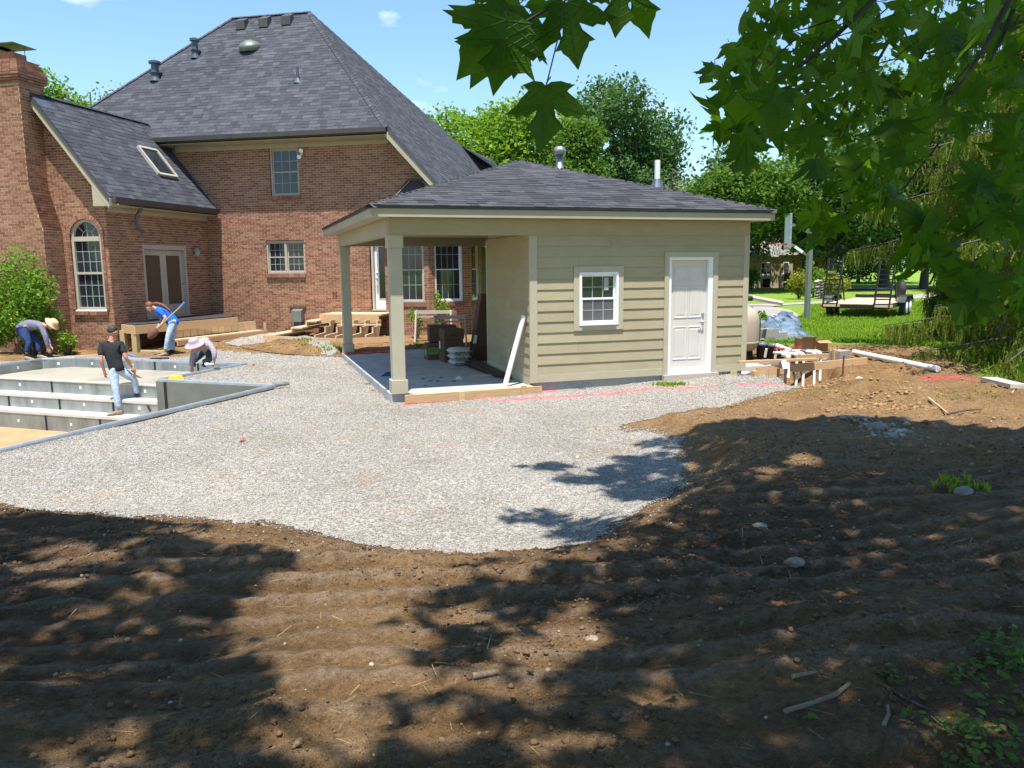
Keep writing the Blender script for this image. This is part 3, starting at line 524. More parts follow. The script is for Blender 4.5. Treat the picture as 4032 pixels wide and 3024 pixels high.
# ------------------------------------------------------------------ the brick house (local axes: s along the back wall, t away from the yard, z up)
house = thing('brick_house', 'two-storey brown brick house with steep grey hip roof and chimney', 'house', tuple(HO), TH)
CL = HL(CAM); CR_H, BL_, JT = .0677, .203, .012
BRICKS = []                                # full bricks that could be objects: (distance, wall, matrix)
WALLS = []
def brick_wall(fr, span, z0, z1, openings=(), shift=0, name='wall'):
    """fr: frame (u, n, z); span(z) -> (u0, u1); openings (u0, u1, z0, z1) or a function z -> (u0, u1) or None"""
    mb = MB(fr); rows = int((z1 - z0) / CR_H); fulls = []; cuts = MB(fr)
    for r in range(rows):
        za = z0 + r * CR_H; zm = za + CR_H / 2; sp = span(zm)
        if sp is None or sp[1] - sp[0] < .05: continue
        iv = [sp]
        for op in openings:
            if callable(op): ab = op(zm)
            else: ab = (op[0], op[1]) if op[2] < zm < op[3] else None
            if not ab: continue
            nv = []
            for a, b in iv:
                if ab[1] <= a or ab[0] >= b: nv.append((a, b)); continue
                if ab[0] > a: nv.append((a, ab[0]))
                if ab[1] < b: nv.append((ab[1], b))
            iv = nv
        off = (r % 2) * BL_ / 2 + shift
        for a, b in iv:
            mb.add([(a, -.003, za), (b, -.003, za), (b, -.003, za + CR_H), (a, -.003, za + CR_H)], [(0, 1, 2, 3)])
            k = math.floor((a - off) / BL_)
            while off + k * BL_ < b:
                x0 = max(a, off + k * BL_ + JT / 2); x1 = min(b, off + (k + 1) * BL_ - JT / 2); k += 1
                if x1 - x0 < .025: continue
                pr = RNG.uniform(-.0015, .002)
                if x1 - x0 > BL_ - JT - 1e-4: fulls.append((x0, za + JT / 2, pr))
                else: brick_geo(cuts, x0, x1, za + JT / 2, za + CR_H - JT / 2, pr)
    o = mb.build(name, M['mortar'], house); WALLS.append([o, fr, fulls, cuts])
    return o
def brick_geo(mb, x0, x1, z0, z1, pr=0):
    mb.add([(x0, -.012, z0), (x1, -.012, z0), (x1, -.012, z1), (x0, -.012, z1), (x0, pr, z0), (x1, pr, z0), (x1, pr, z1), (x0, pr, z1)], [(4, 5, 6, 7), (0, 1, 5, 4), (1, 2, 6, 5), (2, 3, 7, 6), (3, 0, 4, 7)])
FM = frame((0, 0, 0), (1, 0, 0), (0, -1, 0))                     # back wall
FWG = frame((-2.78, 0, 0), (0, 1, 0), (1, 0, 0))                 # side wall of the wing
FG_ = frame((0, -4.55, 0), (1, 0, 0), (0, -1, 0))                # gable wall of the wing
rakez = lambda s: 6.08 - (s - 3.5) * 1.08
W_TWIN = (-.80, .49, 1.93, 2.95); W_UP = (-.52, .43, 4.30, 5.74); DOOR_M = (2.62, 3.55, .80, 2.95)
S1 = 3.17
def span_main(z):
    lo = -2.78 if z < 4.0 else max(-4.3, -2.4 - (z - 3.95) / 1.27)
    return (lo, S1 + .02 if z < 3.36 else min(5.2, 3.5 + (6.02 - z) / 1.08 - .30))
w_main = brick_wall(FM, span_main, -.15, 5.84, [W_TWIN, W_UP, DOOR_M])
D_W = (-3.20, -1.20, .72, 2.74)
w_wing = brick_wall(FWG, lambda z: (-4.55, 0), -.15, 3.80, [D_W], .05)
AW = (-3.90, -2.98); AC = -3.44; AR = .46; AZ = 2.97
def arch_open(z):
    if 1.06 < z < AZ: return AW
    if AZ <= z < AZ + AR: h = math.sqrt(max(0, AR * AR - (z - AZ) ** 2)); return (AC - h, AC + h)
def span_g(z):
    hi = -2.78 if z < 3.86 else min(-2.78, -2.4 - (z - 3.95) / 1.27 - .10)
    return (max(-6.22, -6.6 + max(0, (z - 3.95) / 1.27)), hi) if z < 6.5 else None
w_gable = brick_wall(FG_, span_g, -.15, 6.5, [arch_open], .11)
# chimney: front and right face, with a sloping shoulder
CHL, CHR, CHR2, CTF = -6.1, -4.42, -4.12, -5.2
def chim_r(z): return CHR2 if z < 3.15 else (CHR if z > 4.25 else CHR2 + (CHR - CHR2) * (z - 3.15) / 1.1)
FCF = frame((0, CTF, 0), (1, 0, 0), (0, -1, 0))
w_cf = brick_wall(FCF, lambda z: (CHL, chim_r(z)), -.2, 6.75, (), .02, 'chimney')
FCS1 = frame((CHR2, CTF, 0), (0, 1, 0), (1, 0, 0)); FCS2 = frame((CHR, CTF, 0), (0, 1, 0), (1, 0, 0))
w_cs1 = brick_wall(FCS1, lambda z: (0, .64), -.2, 3.17, (), .07, 'chimney')
w_cs2 = brick_wall(FCS2, lambda z: (0, .80), 4.23, 6.75, (), .07, 'chimney')
# bay of the breakfast nook: front A, slanted B, side C
S1, S2 = 3.17, 4.55; TA = -.22; LB = 1.42; c45 = math.cos(math.radians(45))
FA = frame((0, TA, 0), (1, 0, 0), (0, -1, 0)); FB = frame((S2, TA, 0), (c45, c45, 0), (c45, -c45, 0)); FC = frame((S2 + LB * c45, TA + LB * c45, 0), (0, 1, 0), (1, 0, 0))
W_A = (3.40, 4.39, 1.06, 2.98); W_B = (.20, 1.15, 1.06, 2.98); W_C = (.20, 1.1, 1.06, 2.98)
brick_wall(FA, lambda z: (S1, S2), -.1, 3.4, [W_A], .03); brick_wall(FB, lambda z: (0, LB), -.1, 3.4, [W_B], .09); brick_wall(FC, lambda z: (0, LB), -.1, 3.4, [W_C], .02)
FAL = frame((S1, 0, 0), (0, -1, 0), (-1, 0, 0)); brick_wall(FAL, lambda z: (0, -TA), -.1, 3.4)
# the largest 300 full bricks are objects, the rest is one mesh per wall
cand = []
for wi, (o, fr, fulls, cuts) in enumerate(WALLS):
    for x0, z0, pr in fulls:
        p_ = fr @ Vector((x0 + .1, 0, z0)); pw_ = HW(*p_) - CAM; zc = pw_ @ CF; px = 2016 + FPX * (pw_ @ CR) / zc; py = 1512 - FPX * (pw_ @ CU) / zc
        vis = 8 < px < 4000 and py < 1330 and not (1300 < px < 1910 and py < 960) and not (px < 230 and py > 1000)
        cand.append((float(np.linalg.norm(np.array(p_) - CL)) if vis else 99, wi, x0, z0, pr))
cand.sort(); chosen = set((c[1], c[2], c[3]) for c in cand[:300])
bm_ = MB(); brick_geo(bm_, -(BL_ - JT) / 2, (BL_ - JT) / 2, 0, CR_H - JT); brick_me = bm_.mesh('brick', M['brick'])
for wi, (o, fr, fulls, cuts) in enumerate(WALLS):
    rot = fr.to_3x3(); ang = math.atan2(fr[1][0], fr[0][0]); flip = (fr @ Vector((0, 1, 0)) - fr @ Vector((0, 0, 0)))
    nrm = Vector((-math.sin(ang), math.cos(ang), 0))
    for x0, z0, pr in fulls:
        if (wi, x0, z0) in chosen:
            b = link('brick', brick_me, o, tuple(fr @ Vector((x0 + (BL_ - JT) / 2, pr, z0)))); b.rotation_euler = (0, 0, ang + (0 if nrm.dot(flip) > 0 else math.pi))
        else: brick_geo(cuts, x0, x0 + BL_ - JT, z0, z0 + CR_H - JT, pr)
    if cuts.f: tag(cuts.build('brick_courses', M['brick'], o), kind='stuff')
# ---- parts with a look of their own
def soldier(fr, u0, u1, z0, h, proud, wall, wd=.0677, name='sill'):
    b = MB(fr); n = max(1, round((u1 - u0) / wd)); st_ = (u1 - u0) / n
    for i in range(n): b.box(u0 + i * st_ + .004, u0 + (i + 1) * st_ - .004, -.01, proud + RNG.uniform(-.002, .002), z0, z0 + h)
    return b.build(name, M['brick'], wall)
def window(fr, u0, u1, z0, z1, sashes=1, cols=3, rows=2, deep=.09, frm='taupe', double=True, gl='glass', fw=.05, name='window', parent=None, low_gl=None):
    """double-hung window set back in its opening: window > sash, pane, grille"""
    b = MB(fr); b.box(u0, u0 + fw, -deep - .05, -deep + .045, z0, z1); b.box(u1 - fw, u1, -deep - .05, -deep + .045, z0, z1); b.box(u0 + fw, u1 - fw, -deep - .05, -deep + .045, z1 - fw, z1); b.box(u0 + fw, u1 - fw, -deep - .05, -deep + .06, z0, z0 + fw)
    wdt = (u1 - u0 - 2 * fw - (sashes - 1) * .07) / sashes
    for k in range(1, sashes): x = u0 + fw + k * wdt + (k - 1) * .07; b.box(x, x + .07, -deep - .05, -deep + .05, z0 + fw, z1 - fw)
    w_ = b.build(name, M[frm], parent or house)
    for k in range(sashes):
        a = u0 + fw + k * (wdt + .07); c = a + wdt; zz0, zz1 = z0 + fw, z1 - fw; zm = (zz0 + zz1) / 2
        halves = ((zz0, zm + .015, -deep - .01), (zm - .015, zz1, -deep - .032)) if double else ((zz0, zz1, -deep - .02),)
        for q0, q1, y in halves:
            s_ = MB(fr); e = .032; s_.box(a, a + e, y - .012, y + .012, q0, q1); s_.box(c - e, c, y - .012, y + .012, q0, q1); s_.box(a + e, c - e, y - .012, y + .012, q0, q0 + e); s_.box(a + e, c - e, y - .012, y + .012, q1 - e, q1); s_.build('sash', M[frm], w_)
            g = MB(fr); g.box(a + e, c - e, y - .006, y - .002, q0 + e, q1 - e); g.build('pane', M[gl if not (low_gl and q0 == zz0) else low_gl], w_)  # the lower pane can take a material of its own
            m_ = MB(fr)
            for i in range(1, cols): x = a + e + (c - a - 2 * e) * i / cols; m_.box(x - .007, x + .007, y - .0015, y + .002, q0 + e, q1 - e)
            for j in range(1, rows): z_ = q0 + e + (q1 - q0 - 2 * e) * j / rows; m_.box(a + e, c - e, y - .0012, y + .0015, z_ - .007, z_ + .007)
            if m_.f: m_.build('grille', M['grille'], w_)
    return w_
window(FM, *W_TWIN[:2], W_TWIN[2] + .02, W_TWIN[3], 2, 3, 2)
window(FM, *W_UP, 1, 3, 2, fw=.055)
soldier(FM, W_TWIN[0] - .02, W_TWIN[1] + .02, W_TWIN[2] - .10, .115, .055, w_main, .20)
soldier(FM, W_UP[0] - .05, W_UP[1] + .03, W_UP[2] - .10, .10, .05, w_main)
for fr, wn in ((FA, W_A), (FB, W_B), (FC, W_C)):
    window(fr, *wn, 1, 4, 2, deep=.07, frm='white' if fr is not FA else 'taupe'); soldier(fr, wn[0] - .05, wn[1] + .05, wn[2] - .13, .12, .03, WALLS[-1][0] if False else house)
# arched window
b = MB(FG_); y0, y1 = -.13, -.03; fw = .075
b.box(AW[0], AW[0] + fw, y0, y1, 1.06, AZ); b.box(AW[1] - fw, AW[1], y0, y1, 1.06, AZ); b.box(AW[0] + fw, AW[1] - fw, y0, y1 + .01, 1.06, 1.06 + fw); b.box(AW[0] + fw, AW[1] - fw, y0, y1 + .015, AZ - .11, AZ + .01); b.box(AW[0] + fw, AW[1] - fw, y0, y1 - .01, 2.0, 2.06)
for i in range(16):
    a0, a1 = math.pi * i / 16, math.pi * (i + 1) / 16
    pt = lambda r, a, y: (AC + r * math.cos(a), y, AZ + r * math.sin(a))
    b.hexa([pt(AR, a0, y0), pt(AR, a1, y0), pt(AR - fw, a1, y0), pt(AR - fw, a0, y0), pt(AR, a0, y1), pt(AR, a1, y1), pt(AR - fw, a1, y1), pt(AR - fw, a0, y1)])
aw = b.build('arched_window', M['taupe'], house)
for z0, z1 in ((1.135, 2.0), (2.06, 2.86)):
    g = MB(FG_); g.box(AW[0] + fw, AW[1] - fw, -.10, -.095, z0, z1); g.build('pane', M['glass'], aw)
    m_ = MB(FG_); u0, u1 = AW[0] + fw, AW[1] - fw
    for i in range(1, 4): x = u0 + (u1 - u0) * i / 4; m_.box(x - .008, x + .008, -.094, -.088, z0, z1)
    for j in range(1, 3): z_ = z0 + (z1 - z0) * j / 3; m_.box(u0, u1, -.0945, -.089, z_ - .008, z_ + .008)
    m_.build('grille', M['grille'], aw)
g = MB(FG_); g.poly([(AC + (AR - fw) * math.cos(math.pi * i / 16), -.10, AZ + .01 + (AR - fw - .01) * math.sin(math.pi * i / 16)) for i in range(17)]); g.build('pane', M['glass'], aw)
m_ = MB(FG_)
for a in (45, 90, 135): c_, s_ = math.cos(math.radians(a)), math.sin(math.radians(a)); r0 = .17 if a != 90 else 0; m_.beam((AC + r0 * c_, -.093, AZ + r0 * s_), (AC + .38 * c_, -.093, AZ + .38 * s_), .016, .01, (0, 1, 0))
m_.tube([(AC + .17 * math.cos(math.pi * i / 10), -.092, AZ + .17 * math.sin(math.pi * i / 10)) for i in range(11)], .008, 5); m_.build('grille', M['grille'], aw)
sl = MB(FG_); sl.prism([(AW[0] - .02, .02, 1.055), (AW[0] - .02, -.10, 1.09), (AW[0] - .02, -.10, 1.0), (AW[0] - .02, .02, 1.0)], (AW[1] - AW[0] + .02, 0, 0)); sl.build('sill_board', M['white'], aw)
soldier(FG_, AW[0] - .08, AW[1] + .06, .93, .10, .06, w_gable)
ar = MB(FG_)                               # brick arch round the window head
for i in range(20):
    a0, a1 = math.pi * (i + .06) / 20, math.pi * (i + .94) / 20; pt = lambda r, a, y: (AC + r * math.cos(a), y, AZ + r * math.sin(a)); r0, r1 = AR + .004, AR + .115
    ar.hexa([pt(r0, a0, -.01), pt(r1, a0, -.01), pt(r1, a1, -.01), pt(r0, a1, -.01), pt(r0, a0, .022), pt(r1, a0, .022), pt(r1, a1, .022), pt(r0, a1, .022)])
for sgn_, x in ((1, AW[1]), (-1, AW[0])):
    for k in range(28): z_ = 1.08 + k * .0677; ar.box(min(x, x + sgn_ * .09), max(x, x + sgn_ * .09), -.01, .02, z_ + .004, z_ + .06)
ar.build('arch_surround', M['brick'], w_gable)
# French door in the wing wall, back door in the main wall
def fdoor(fr, u0, u1, z0, z1, leaves, handle_at, nm):
    b = MB(fr); fw = .07; b.box(u0, u0 + fw, -.16, -.0, z0, z1); b.box(u1 - fw, u1, -.16, .0, z0, z1); b.box(u0 + fw, u1 - fw, -.16, .0, z1 - fw, z1); b.box(u0, u1, -.16, .05, z0 - .04, z0)
    d = b.build(nm, M['taupe'], house); wdt = (u1 - u0 - 2 * fw) / leaves
    for k in range(leaves):
        a = u0 + fw + k * wdt + .006; c = a + wdt - .012; y = -.11; st_ = .13
        s_ = MB(fr); s_.box(a, a + st_, y - .02, y + .02, z0 + .01, z1 - fw - .01); s_.box(c - st_, c, y - .02, y + .02, z0 + .01, z1 - fw - .01); s_.box(a + st_, c - st_, y - .02, y + .02, z0 + .01, z0 + .33); s_.box(a + st_, c - st_, y - .02, y + .02, z1 - fw - .16, z1 - fw - .01); s_.build('door_leaf', M['taupe' if leaves > 1 else 'white'], d)
        g = MB(fr); g.box(a + st_, c - st_, y - .006, y + .0, z0 + .33, z1 - fw - .16); g.build('pane', M['blind' if leaves > 1 else 'glass'], d)
    h = MB(fr); h.lathe((handle_at, -.085, z0 + .92), [(.03, 0), (.03, .01), (.012, .02), (.012, .05), (.026, .06), (.026, .075), (.0, .085)], 10, axis=(0, 1, 0)); h.lathe((handle_at, -.085, z0 + 1.10), [(.026, 0), (.026, .012), (.018, .018)], 10, axis=(0, 1, 0)); h.build('handle', M['metal'], d)
def blindmat():
    m = bpy.data.materials.new('glass_over_blind'); m.use_nodes = True; T = NT(m); out = T.n('ShaderNodeOutputMaterial'); b = T.n('ShaderNodeBsdfPrincipled', _Roughness=.15)
    tc = T.n('ShaderNodeTexCoord'); wv = T.n('ShaderNodeTexWave', _Scale=9, bands_direction='Z'); T.l(tc.outputs['Object'], wv.inputs['Vector']); c = ramp(T, wv.outputs['Fac'], [(.045, .033, .024), (.10, .075, .055)]); T.l(c.outputs[0], b.inputs['Base Color']); T.l(b.outputs[0], out.inputs[0]); return m
M['blind'] = blindmat()
fdoor(FWG, D_W[0], D_W[1], .76, 2.74, 2, -1.33, 'french_door'); fdoor(FM, 2.66, 3.55, .84, 2.95, 1, 2.80, 'back_door')
hd = MB(FWG); hd.box(D_W[0] - .02, D_W[1] + .02, -.10, .004, 2.742, 2.80); hd.build('lintel', M['taupe'], house)
# wall lanterns, floodlight, meter vent
b = MB(FWG); b.lathe((-.80, .12, 2.50), [(.03, 0), (.075, .06), (.085, .14), (.11, .15), (.02, .24)], 10); b.box(-.83, -.77, 0, .1, 2.5, 2.56); b.build('wall_lantern', M['grille'], house)
b = MB(FM)
for dx, dz in ((0.60, 5.62), (.53, 5.44)): b.lathe((dx, .06, dz), [(.02, 0), (.05, .03), (.065, .10), (.0, .105)], 10, axis=(.1, 1, -.25))
b.box(.54, .60, 0, .06, 5.48, 5.60); b.build('floodlight', M['white'], house)
b = MB(FM); b.box(.10, .34, .01, .17, .0, .48, 0); b.build('vent_duct', M['gutter'], house); b = MB(FM); b.prism([(.06, .02, .86), (.06, .02, .50), (.06, .24, .46), (.06, .22, .80)], (.33, 0, 0)); b.build('vent_hood', M['galvdark'], house)
b = MB(FM); b.box(-.10, .46, -.005, .05, .87, .93); b.build('vent_lintel', M['rust'], house)
b = MB(FM); b.box(1.36, 1.42, 0, .03, 1.28, 1.37); b.box(1.45, 1.51, 0, .03, 1.28, 1.37); b.build('outlet', M['rust'], house)
# ---- roofs of shingles
SHG = {}
def clipspan(poly2, v):                    # intersection of a horizontal line with a convex polygon
    xs = []
    for i in range(len(poly2)):
        (x0, y0), (x1, y1) = poly2[i], poly2[(i + 1) % len(poly2)]
        if (y0 - v) * (y1 - v) < 0: xs.append(x0 + (x1 - x0) * (v - y0) / (y1 - y0))
    return (min(xs), max(xs)) if len(xs) >= 2 else None
def shingle_roof(parent, pts, eave_dir, m, key, world=None, thick=.05, name='roof', expo=.146):
    """pts: convex roof polygon; rows run along eave_dir; collects tabs in SHG[key]"""
    pts = [Vector(p) for p in pts]; e = Vector(eave_dir).normalized(); nrm = (pts[1] - pts[0]).cross(pts[2] - pts[0]).normalized()
    if nrm.z < 0: nrm = -nrm
    up = nrm.cross(e).normalized()
    if up.z < 0: up = -up
    o = pts[0]; q = [((p - o).dot(e), (p - o).dot(up)) for p in pts]
    deck = MB(); deck.prism([tuple(p) for p in pts], tuple(-nrm * thick)); rf = deck.build(name, M[m], parent)
    v0 = min(y for x, y in q); v1 = max(y for x, y in q); k = 0; tabs = SHG.setdefault(key, [])
    v = v0
    while v < v1 - .02:
        sp = clipspan(q, v + expo * .5)
        if sp:
            x = sp[0] - RNG.uniform(0, .25)
            while x < sp[1]:
                wd = RNG.uniform(.16, .36); a, b = max(x, sp[0]), min(x + wd, sp[1]); x += wd
                if b - a > .03:
                    th = RNG.choice([.006, .009, .012]); tabs.append((rf, o + e * a + up * v, e, up, nrm, b - a, th))
        v += expo
    return rf
def tabgeo(mb, c, e, up, n, wd, th, expo=.146):
    g = .002; a = c + e * g; b = c + e * (wd - g); t = up * (expo * 1.06)
    mb.add([a + n * .001, b + n * .001, b + t + n * .001, a + t + n * .001, a + n * th, b + n * th, b + t + n * .003, a + t + n * .003], [(4, 5, 6, 7), (0, 1, 5, 4), (1, 2, 6, 5), (3, 0, 4, 7)])
def finish_shingles(key, m, cam_local):
    tabs = SHG[key]; order = sorted(range(len(tabs)), key=lambda i: (tabs[i][1] - Vector(cam_local)).length); pick = set(order[:300]); by = {}
    for i, (rf, c, e, up, n, wd, th) in enumerate(tabs):
        if i in pick:
            mb = MB(); tabgeo(mb, Vector((0, 0, 0)), e, up, n, wd, th); mb.build('shingle', M[m], rf, loc=tuple(c))
        else: tabgeo(by.setdefault(rf, MB()), c, e, up, n, wd, th)
    for rf, mb in by.items(): tag(mb.build('shingle_courses', M[m], rf), kind='stuff')
EV = 6.10; RL = (-3.62, 3.72, 10.78); RR = (-.70, 3.72, 10.78); EC = (3.52, -.52, EV); ECL = (-8.5, -.52, EV)
shingle_roof(house, [(-4.06, -.52, EV), EC, RR, RL, (-8.0, -.1, EV + 1.10377 * .42), (-4.6, -.1, EV + 1.10377 * .42)], (1, 0, 0), 'shingle', 'house')
# right slope, falling past the eave to the lower storey; its back edge flares
kx = (EV - 10.78) / (3.52 + .70); zr = lambda s: 10.78 + kx * (s + .70)
SB = 6.9; rside = [EC, (SB, -.52, zr(SB)), (SB, 9.2, zr(SB)), (2.4, 11.66, zr(2.4)), RR]
shingle_roof(house, rside, (0, 1, 0), 'shingle', 'house')
FA_, FB_, FC_, FD_ = (2.4, 11.66, zr(2.4)), (3.73, 11.66, 6.72), (4.02, 11.66, 6.44), (5.7, 5.0, zr(5.7) + .012)
shingle_roof(house, [FA_, FB_, FD_], (.25, 1, -.1), 'shingle', 'house'); shingle_roof(house, [FB_, FC_, FD_], (.25, 1, -.1), 'shingle', 'house')
b = MB(); b.poly([FC_, (6.6, 11.66, 3.2), FD_]); b.poly([FA_, FB_, FC_, (6.6, 11.66, 3.2), (2.4, 11.66, 3.2)]); b.build('cross_roof', M['shingle'], house)
bk = MB(); bk.poly([RL, RR, (2.4, 11.66, zr(2.4)), (-8.5, 11.0, EV)]); bk.poly([RL, (-8.5, 11.0, EV), ECL]); bk.build('rear_roof', M['shingle'], house)
# wing roof
RG = (-4.5, 6.62); ez = 3.95; es = -2.38
shingle_roof(house, [(es, -4.88, ez), (es, -.01, ez), (-4.48, -.01, 6.62), (-4.5, -4.88, 6.62)], (0, 1, 0), 'shingle', 'house')
b = MB(); b.prism([(-4.5, -4.88, 6.62), (-4.5, 0, 6.62), (-6.6, 0, 3.95), (-6.6, -4.88, 3.95)], (-.04, 0, -.03)); b.build('wing_rear_roof', M['shingle'], house)
finish_shingles('house', 'shingle', CL)
# ridge and hip caps
def caps(parent, a, b, m, wd=.26, st_=.15, lift=.012):
    a = Vector(a); b = Vector(b); d = (b - a); n = int(d.length / st_); d.normalize(); sd = d.cross(Vector((0, 0, 1))).normalized(); mb = MB()
    for i in range(n):
        p_ = a + d * (i * st_); q_ = p_ + d * (st_ * 1.15); dz = Vector((0, 0, -.075)); l0 = Vector((0, 0, lift + .012)); l1 = Vector((0, 0, lift))
        mb.add([p_ + l0, p_ + sd * wd / 2 + dz + l0, q_ + sd * wd / 2 + dz + l1, q_ + l1, p_ - sd * wd / 2 + dz + l0, q_ - sd * wd / 2 + dz + l1], [(0, 1, 2, 3), (0, 3, 5, 4)])
    return tag(mb.build('ridge_caps', M[m], parent), kind='stuff')
caps(house, EC, RR, 'shingle'); caps(house, RL, RR, 'shingle'); caps(house, RL, (-7.72, .158, EV + .75), 'shingle'); caps(house, (-4.5, -4.88, 6.62), (-4.5, -.1, 6.62), 'shingle')
# gutters, fascia, soffits, frieze
b = MB(); b.prism([(-4.0, -.50, 6.07), (-4.0, -.66, 6.09), (-4.0, -.65, 5.96), (-4.0, -.50, 5.93)], (7.48, 0, 0)); b.build('gutter', M['gutter'], house)
b = MB(); b.box(-3.9, 3.45, -.50, .0, 5.885, 5.905); b.build('soffit', M['fascia'], house)
b = MB(FM); b.box(-3.7, 3.32, .004, .03, 5.72, 5.885); n = int(6.9 / .09)
for i in range(n): b.box(-3.55 + i * .09, -3.55 + i * .09 + .045, .03, .06, 5.83, 5.885)
b.build('frieze', M['fascia'], house)
b = MB(); b.prism([(es - .02, -4.8, 3.93), (es + .13, -4.8, 3.95), (es + .12, -4.8, 3.82), (es - .02, -4.8, 3.79)], (0, 4.72, 0)); b.build('gutter', M['gutter'], house)
b = MB(); b.box(-2.78, -2.40, -4.75, -.02, 3.745, 3.765); b.build('soffit', M['fascia'], house)
b = MB(FWG); b.box(-4.5, -.02, .004, .028, 3.60, 3.745); n = int(4.3 / .09)
for i in range(n): b.box(-4.4 + i * .09, -4.4 + i * .09 + .045, .028, .055, 3.69, 3.745)
b.build('frieze', M['fascia'], house)
# rake boards (pale, against the sky side of each gable)
b = MB(); b.prism([(es + .0, -4.88, 3.90), (-4.5, -4.88, 6.585), (-4.5, -4.88, 6.33), (es - .03, -4.88, 3.66)], (0, .05, 0)); b.build('rake_board', M['fascia'], house)
b = MB(); b.prism([(es + .0, -4.905, 3.905), (-4.5, -4.905, 6.60), (-4.5, -4.905, 6.52), (es + .0, -4.905, 3.825)], (0, .022, 0)); b.build('rake_trim', M['gutter'], house)
b = MB(); b.prism([(es + .01, -4.875, 3.90), (-2.74, -4.875, 4.34), (-2.86, -4.875, 4.22), (-2.86, -4.875, 3.72), (es + .01, -4.875, 3.72)], (0, .30, 0)); b.build('eave_return', M['fascia'], house)
b = MB(); b.prism([(es, -4.83, 3.88), (-4.5, -4.83, 6.565), (-4.5, -4.83, 6.53), (es, -4.83, 3.845)], (0, .3, 0)); b.build('soffit', M['fascia'], house)
b = MB(); b.prism([(3.52, -.50, 6.00), (SB, -.50, zr(SB) - .06), (SB, -.50, zr(SB) - .31), (3.40, -.50, 5.86)], (0, .05, 0)); b.build('rake_board', M['fascia'], house)
b = MB(); b.prism([(3.52, -.525, 6.04), (SB, -.525, zr(SB) - .02), (SB, -.525, zr(SB) - .09), (3.52, -.525, 5.97)], (0, .024, 0)); b.build('rake_trim', M['gutter'], house)
b = MB(); b.prism([(3.5, -.45, 5.80), (SB, -.45, zr(SB) - .33), (SB, -.45, zr(SB) - .36), (3.5, -.45, 5.77)], (0, .45, 0)); b.build('soffit', M['fascia'], house)
# nook roof and its flashing
NZ = 3.40; top = (4.05, -.004, 4.62); NE = [(S1 - .35, 0, NZ + .02), (S1 - .25, TA - .35, NZ), (S2 + .15, TA - .35, NZ), (S2 + LB * c45 + .3, TA + LB * c45 - .15, NZ), (S2 + LB * c45 + .3, TA + LB * c45 + LB, NZ)]
tp = [(3.95, .0, 4.62), (4.3, .0, 4.62), (4.6, .25, 4.62), (4.6, 1.2, 4.62)]
b = MB(); b.poly([NE[0], NE[1], tp[0]]); b.poly([NE[1], NE[2], tp[1], tp[0]]); b.poly([NE[2], NE[3], tp[2], tp[1]]); b.poly([NE[3], NE[4], tp[3], tp[2]]); b.poly([tp[0], tp[1], tp[2], tp[3]]); b.build('nook_roof', M['shingle'], house)
b = MB(); b.beam((S1 - .45, -.02, NZ + .03), (3.93, -.02, 4.66), .03, .16, (0, 1, 0)); b.beam((3.93, -.02, 4.66), (4.8, -.02, 4.68), .03, .14, (0, 1, 0)); b.build('roof_flashing', M['gutter'], house)
b = MB(); b.beam((S1 - .30, TA - .32, NZ + .03), (3.97, -.03, 4.63), .05, .02); b.build('flashing_strip', M['woodlight'], house)
b = MB(); b.prism([(p[0], p[1], NZ) for p in NE], (0, 0, -.12)); b.build('nook_eave', M['fascia'], house)
# skylight on the wing roof
sk = [(-3.70, -1.86, 5.60), (-3.70, -1.02, 5.60), (-3.08, -1.02, 4.815), (-3.08, -1.86, 4.815)]; nn = Vector((1.27, 0, 1)).normalized(); up_ = nn * .09
b = MB()
for i in range(4): b.beam(Vector(sk[i]) + nn * .05, Vector(sk[(i + 1) % 4]) + nn * .05, .07, .11, tuple(nn))
skl = b.build('skylight', M['taupe'], house); g = MB(); g.poly([tuple(Vector(p) + nn * .07) for p in sk]); g.build('pane', M['skyglass'] if 'skyglass' in M else M['glass'], skl)
# downspout elbow hanging from the wing gutter
b = MB(); b.tube([(-2.40, -3.62, 3.84), (-2.42, -3.62, 3.70), (-2.56, -3.60, 3.58), (-2.62, -3.58, 3.40), (-2.60, -3.55, 3.22), (-2.48, -3.50, 3.12)], [.045] * 6, 8); b.build('downspout', M['lead'], house, True)
# vents on the main roof
kz = (10.78 - EV) / (3.72 + .52); rz = lambda t: EV + kz * (t + .52); rn = Vector((0, -kz, 1)).normalized()
for s, t, h, r in ((-4.21, 2.24, .55, .10), (-5.24, 1.48, .55, .12)):
    b = MB(); b.lathe((s, t, rz(t) - .05), [(r * 1.5, 0), (r * 1.3, .08), (r * 1.05, .2), (r * 1.5, .26), (r, .27), (r, h), (r * 1.55, h + .01), (r * 1.55, h + .08), (r * .6, h + .12)], 14); b.build('roof_vent', M['lead'], house, False)
b = MB(); b.lathe((-2.3, 2.43, rz(2.43)), [(.34, -.05), (.36, .08), (.33, .13), (.24, .20), (.1, .25), (.0, .26)], 20, axis=tuple(Vector((0, -.35, 1)))); b.build('dome_vent', M['cap'], house, True)
for s, t in ((-3.03, 3.36), (-2.18, 3.38), (-1.36, 3.40)):
    b = MB(); z_ = rz(t); b.prism([(s - .17, t, z_ - .05), (s - .17, t + .10, z_ + .26), (s - .17, t - .22, z_ + .10), (s - .17, t - .22, z_ - .18)], (.34, 0, 0)); b.build('box_vent', M['gutter'], house)
b = MB(); b.lathe((-.01, 1.13, rz(1.13) - .08), [(.14, 0), (.06, .14), (.045, .16), (.045, .48), (.0, .48)], 10); b.build('vent_pipe', M['lead'], house)
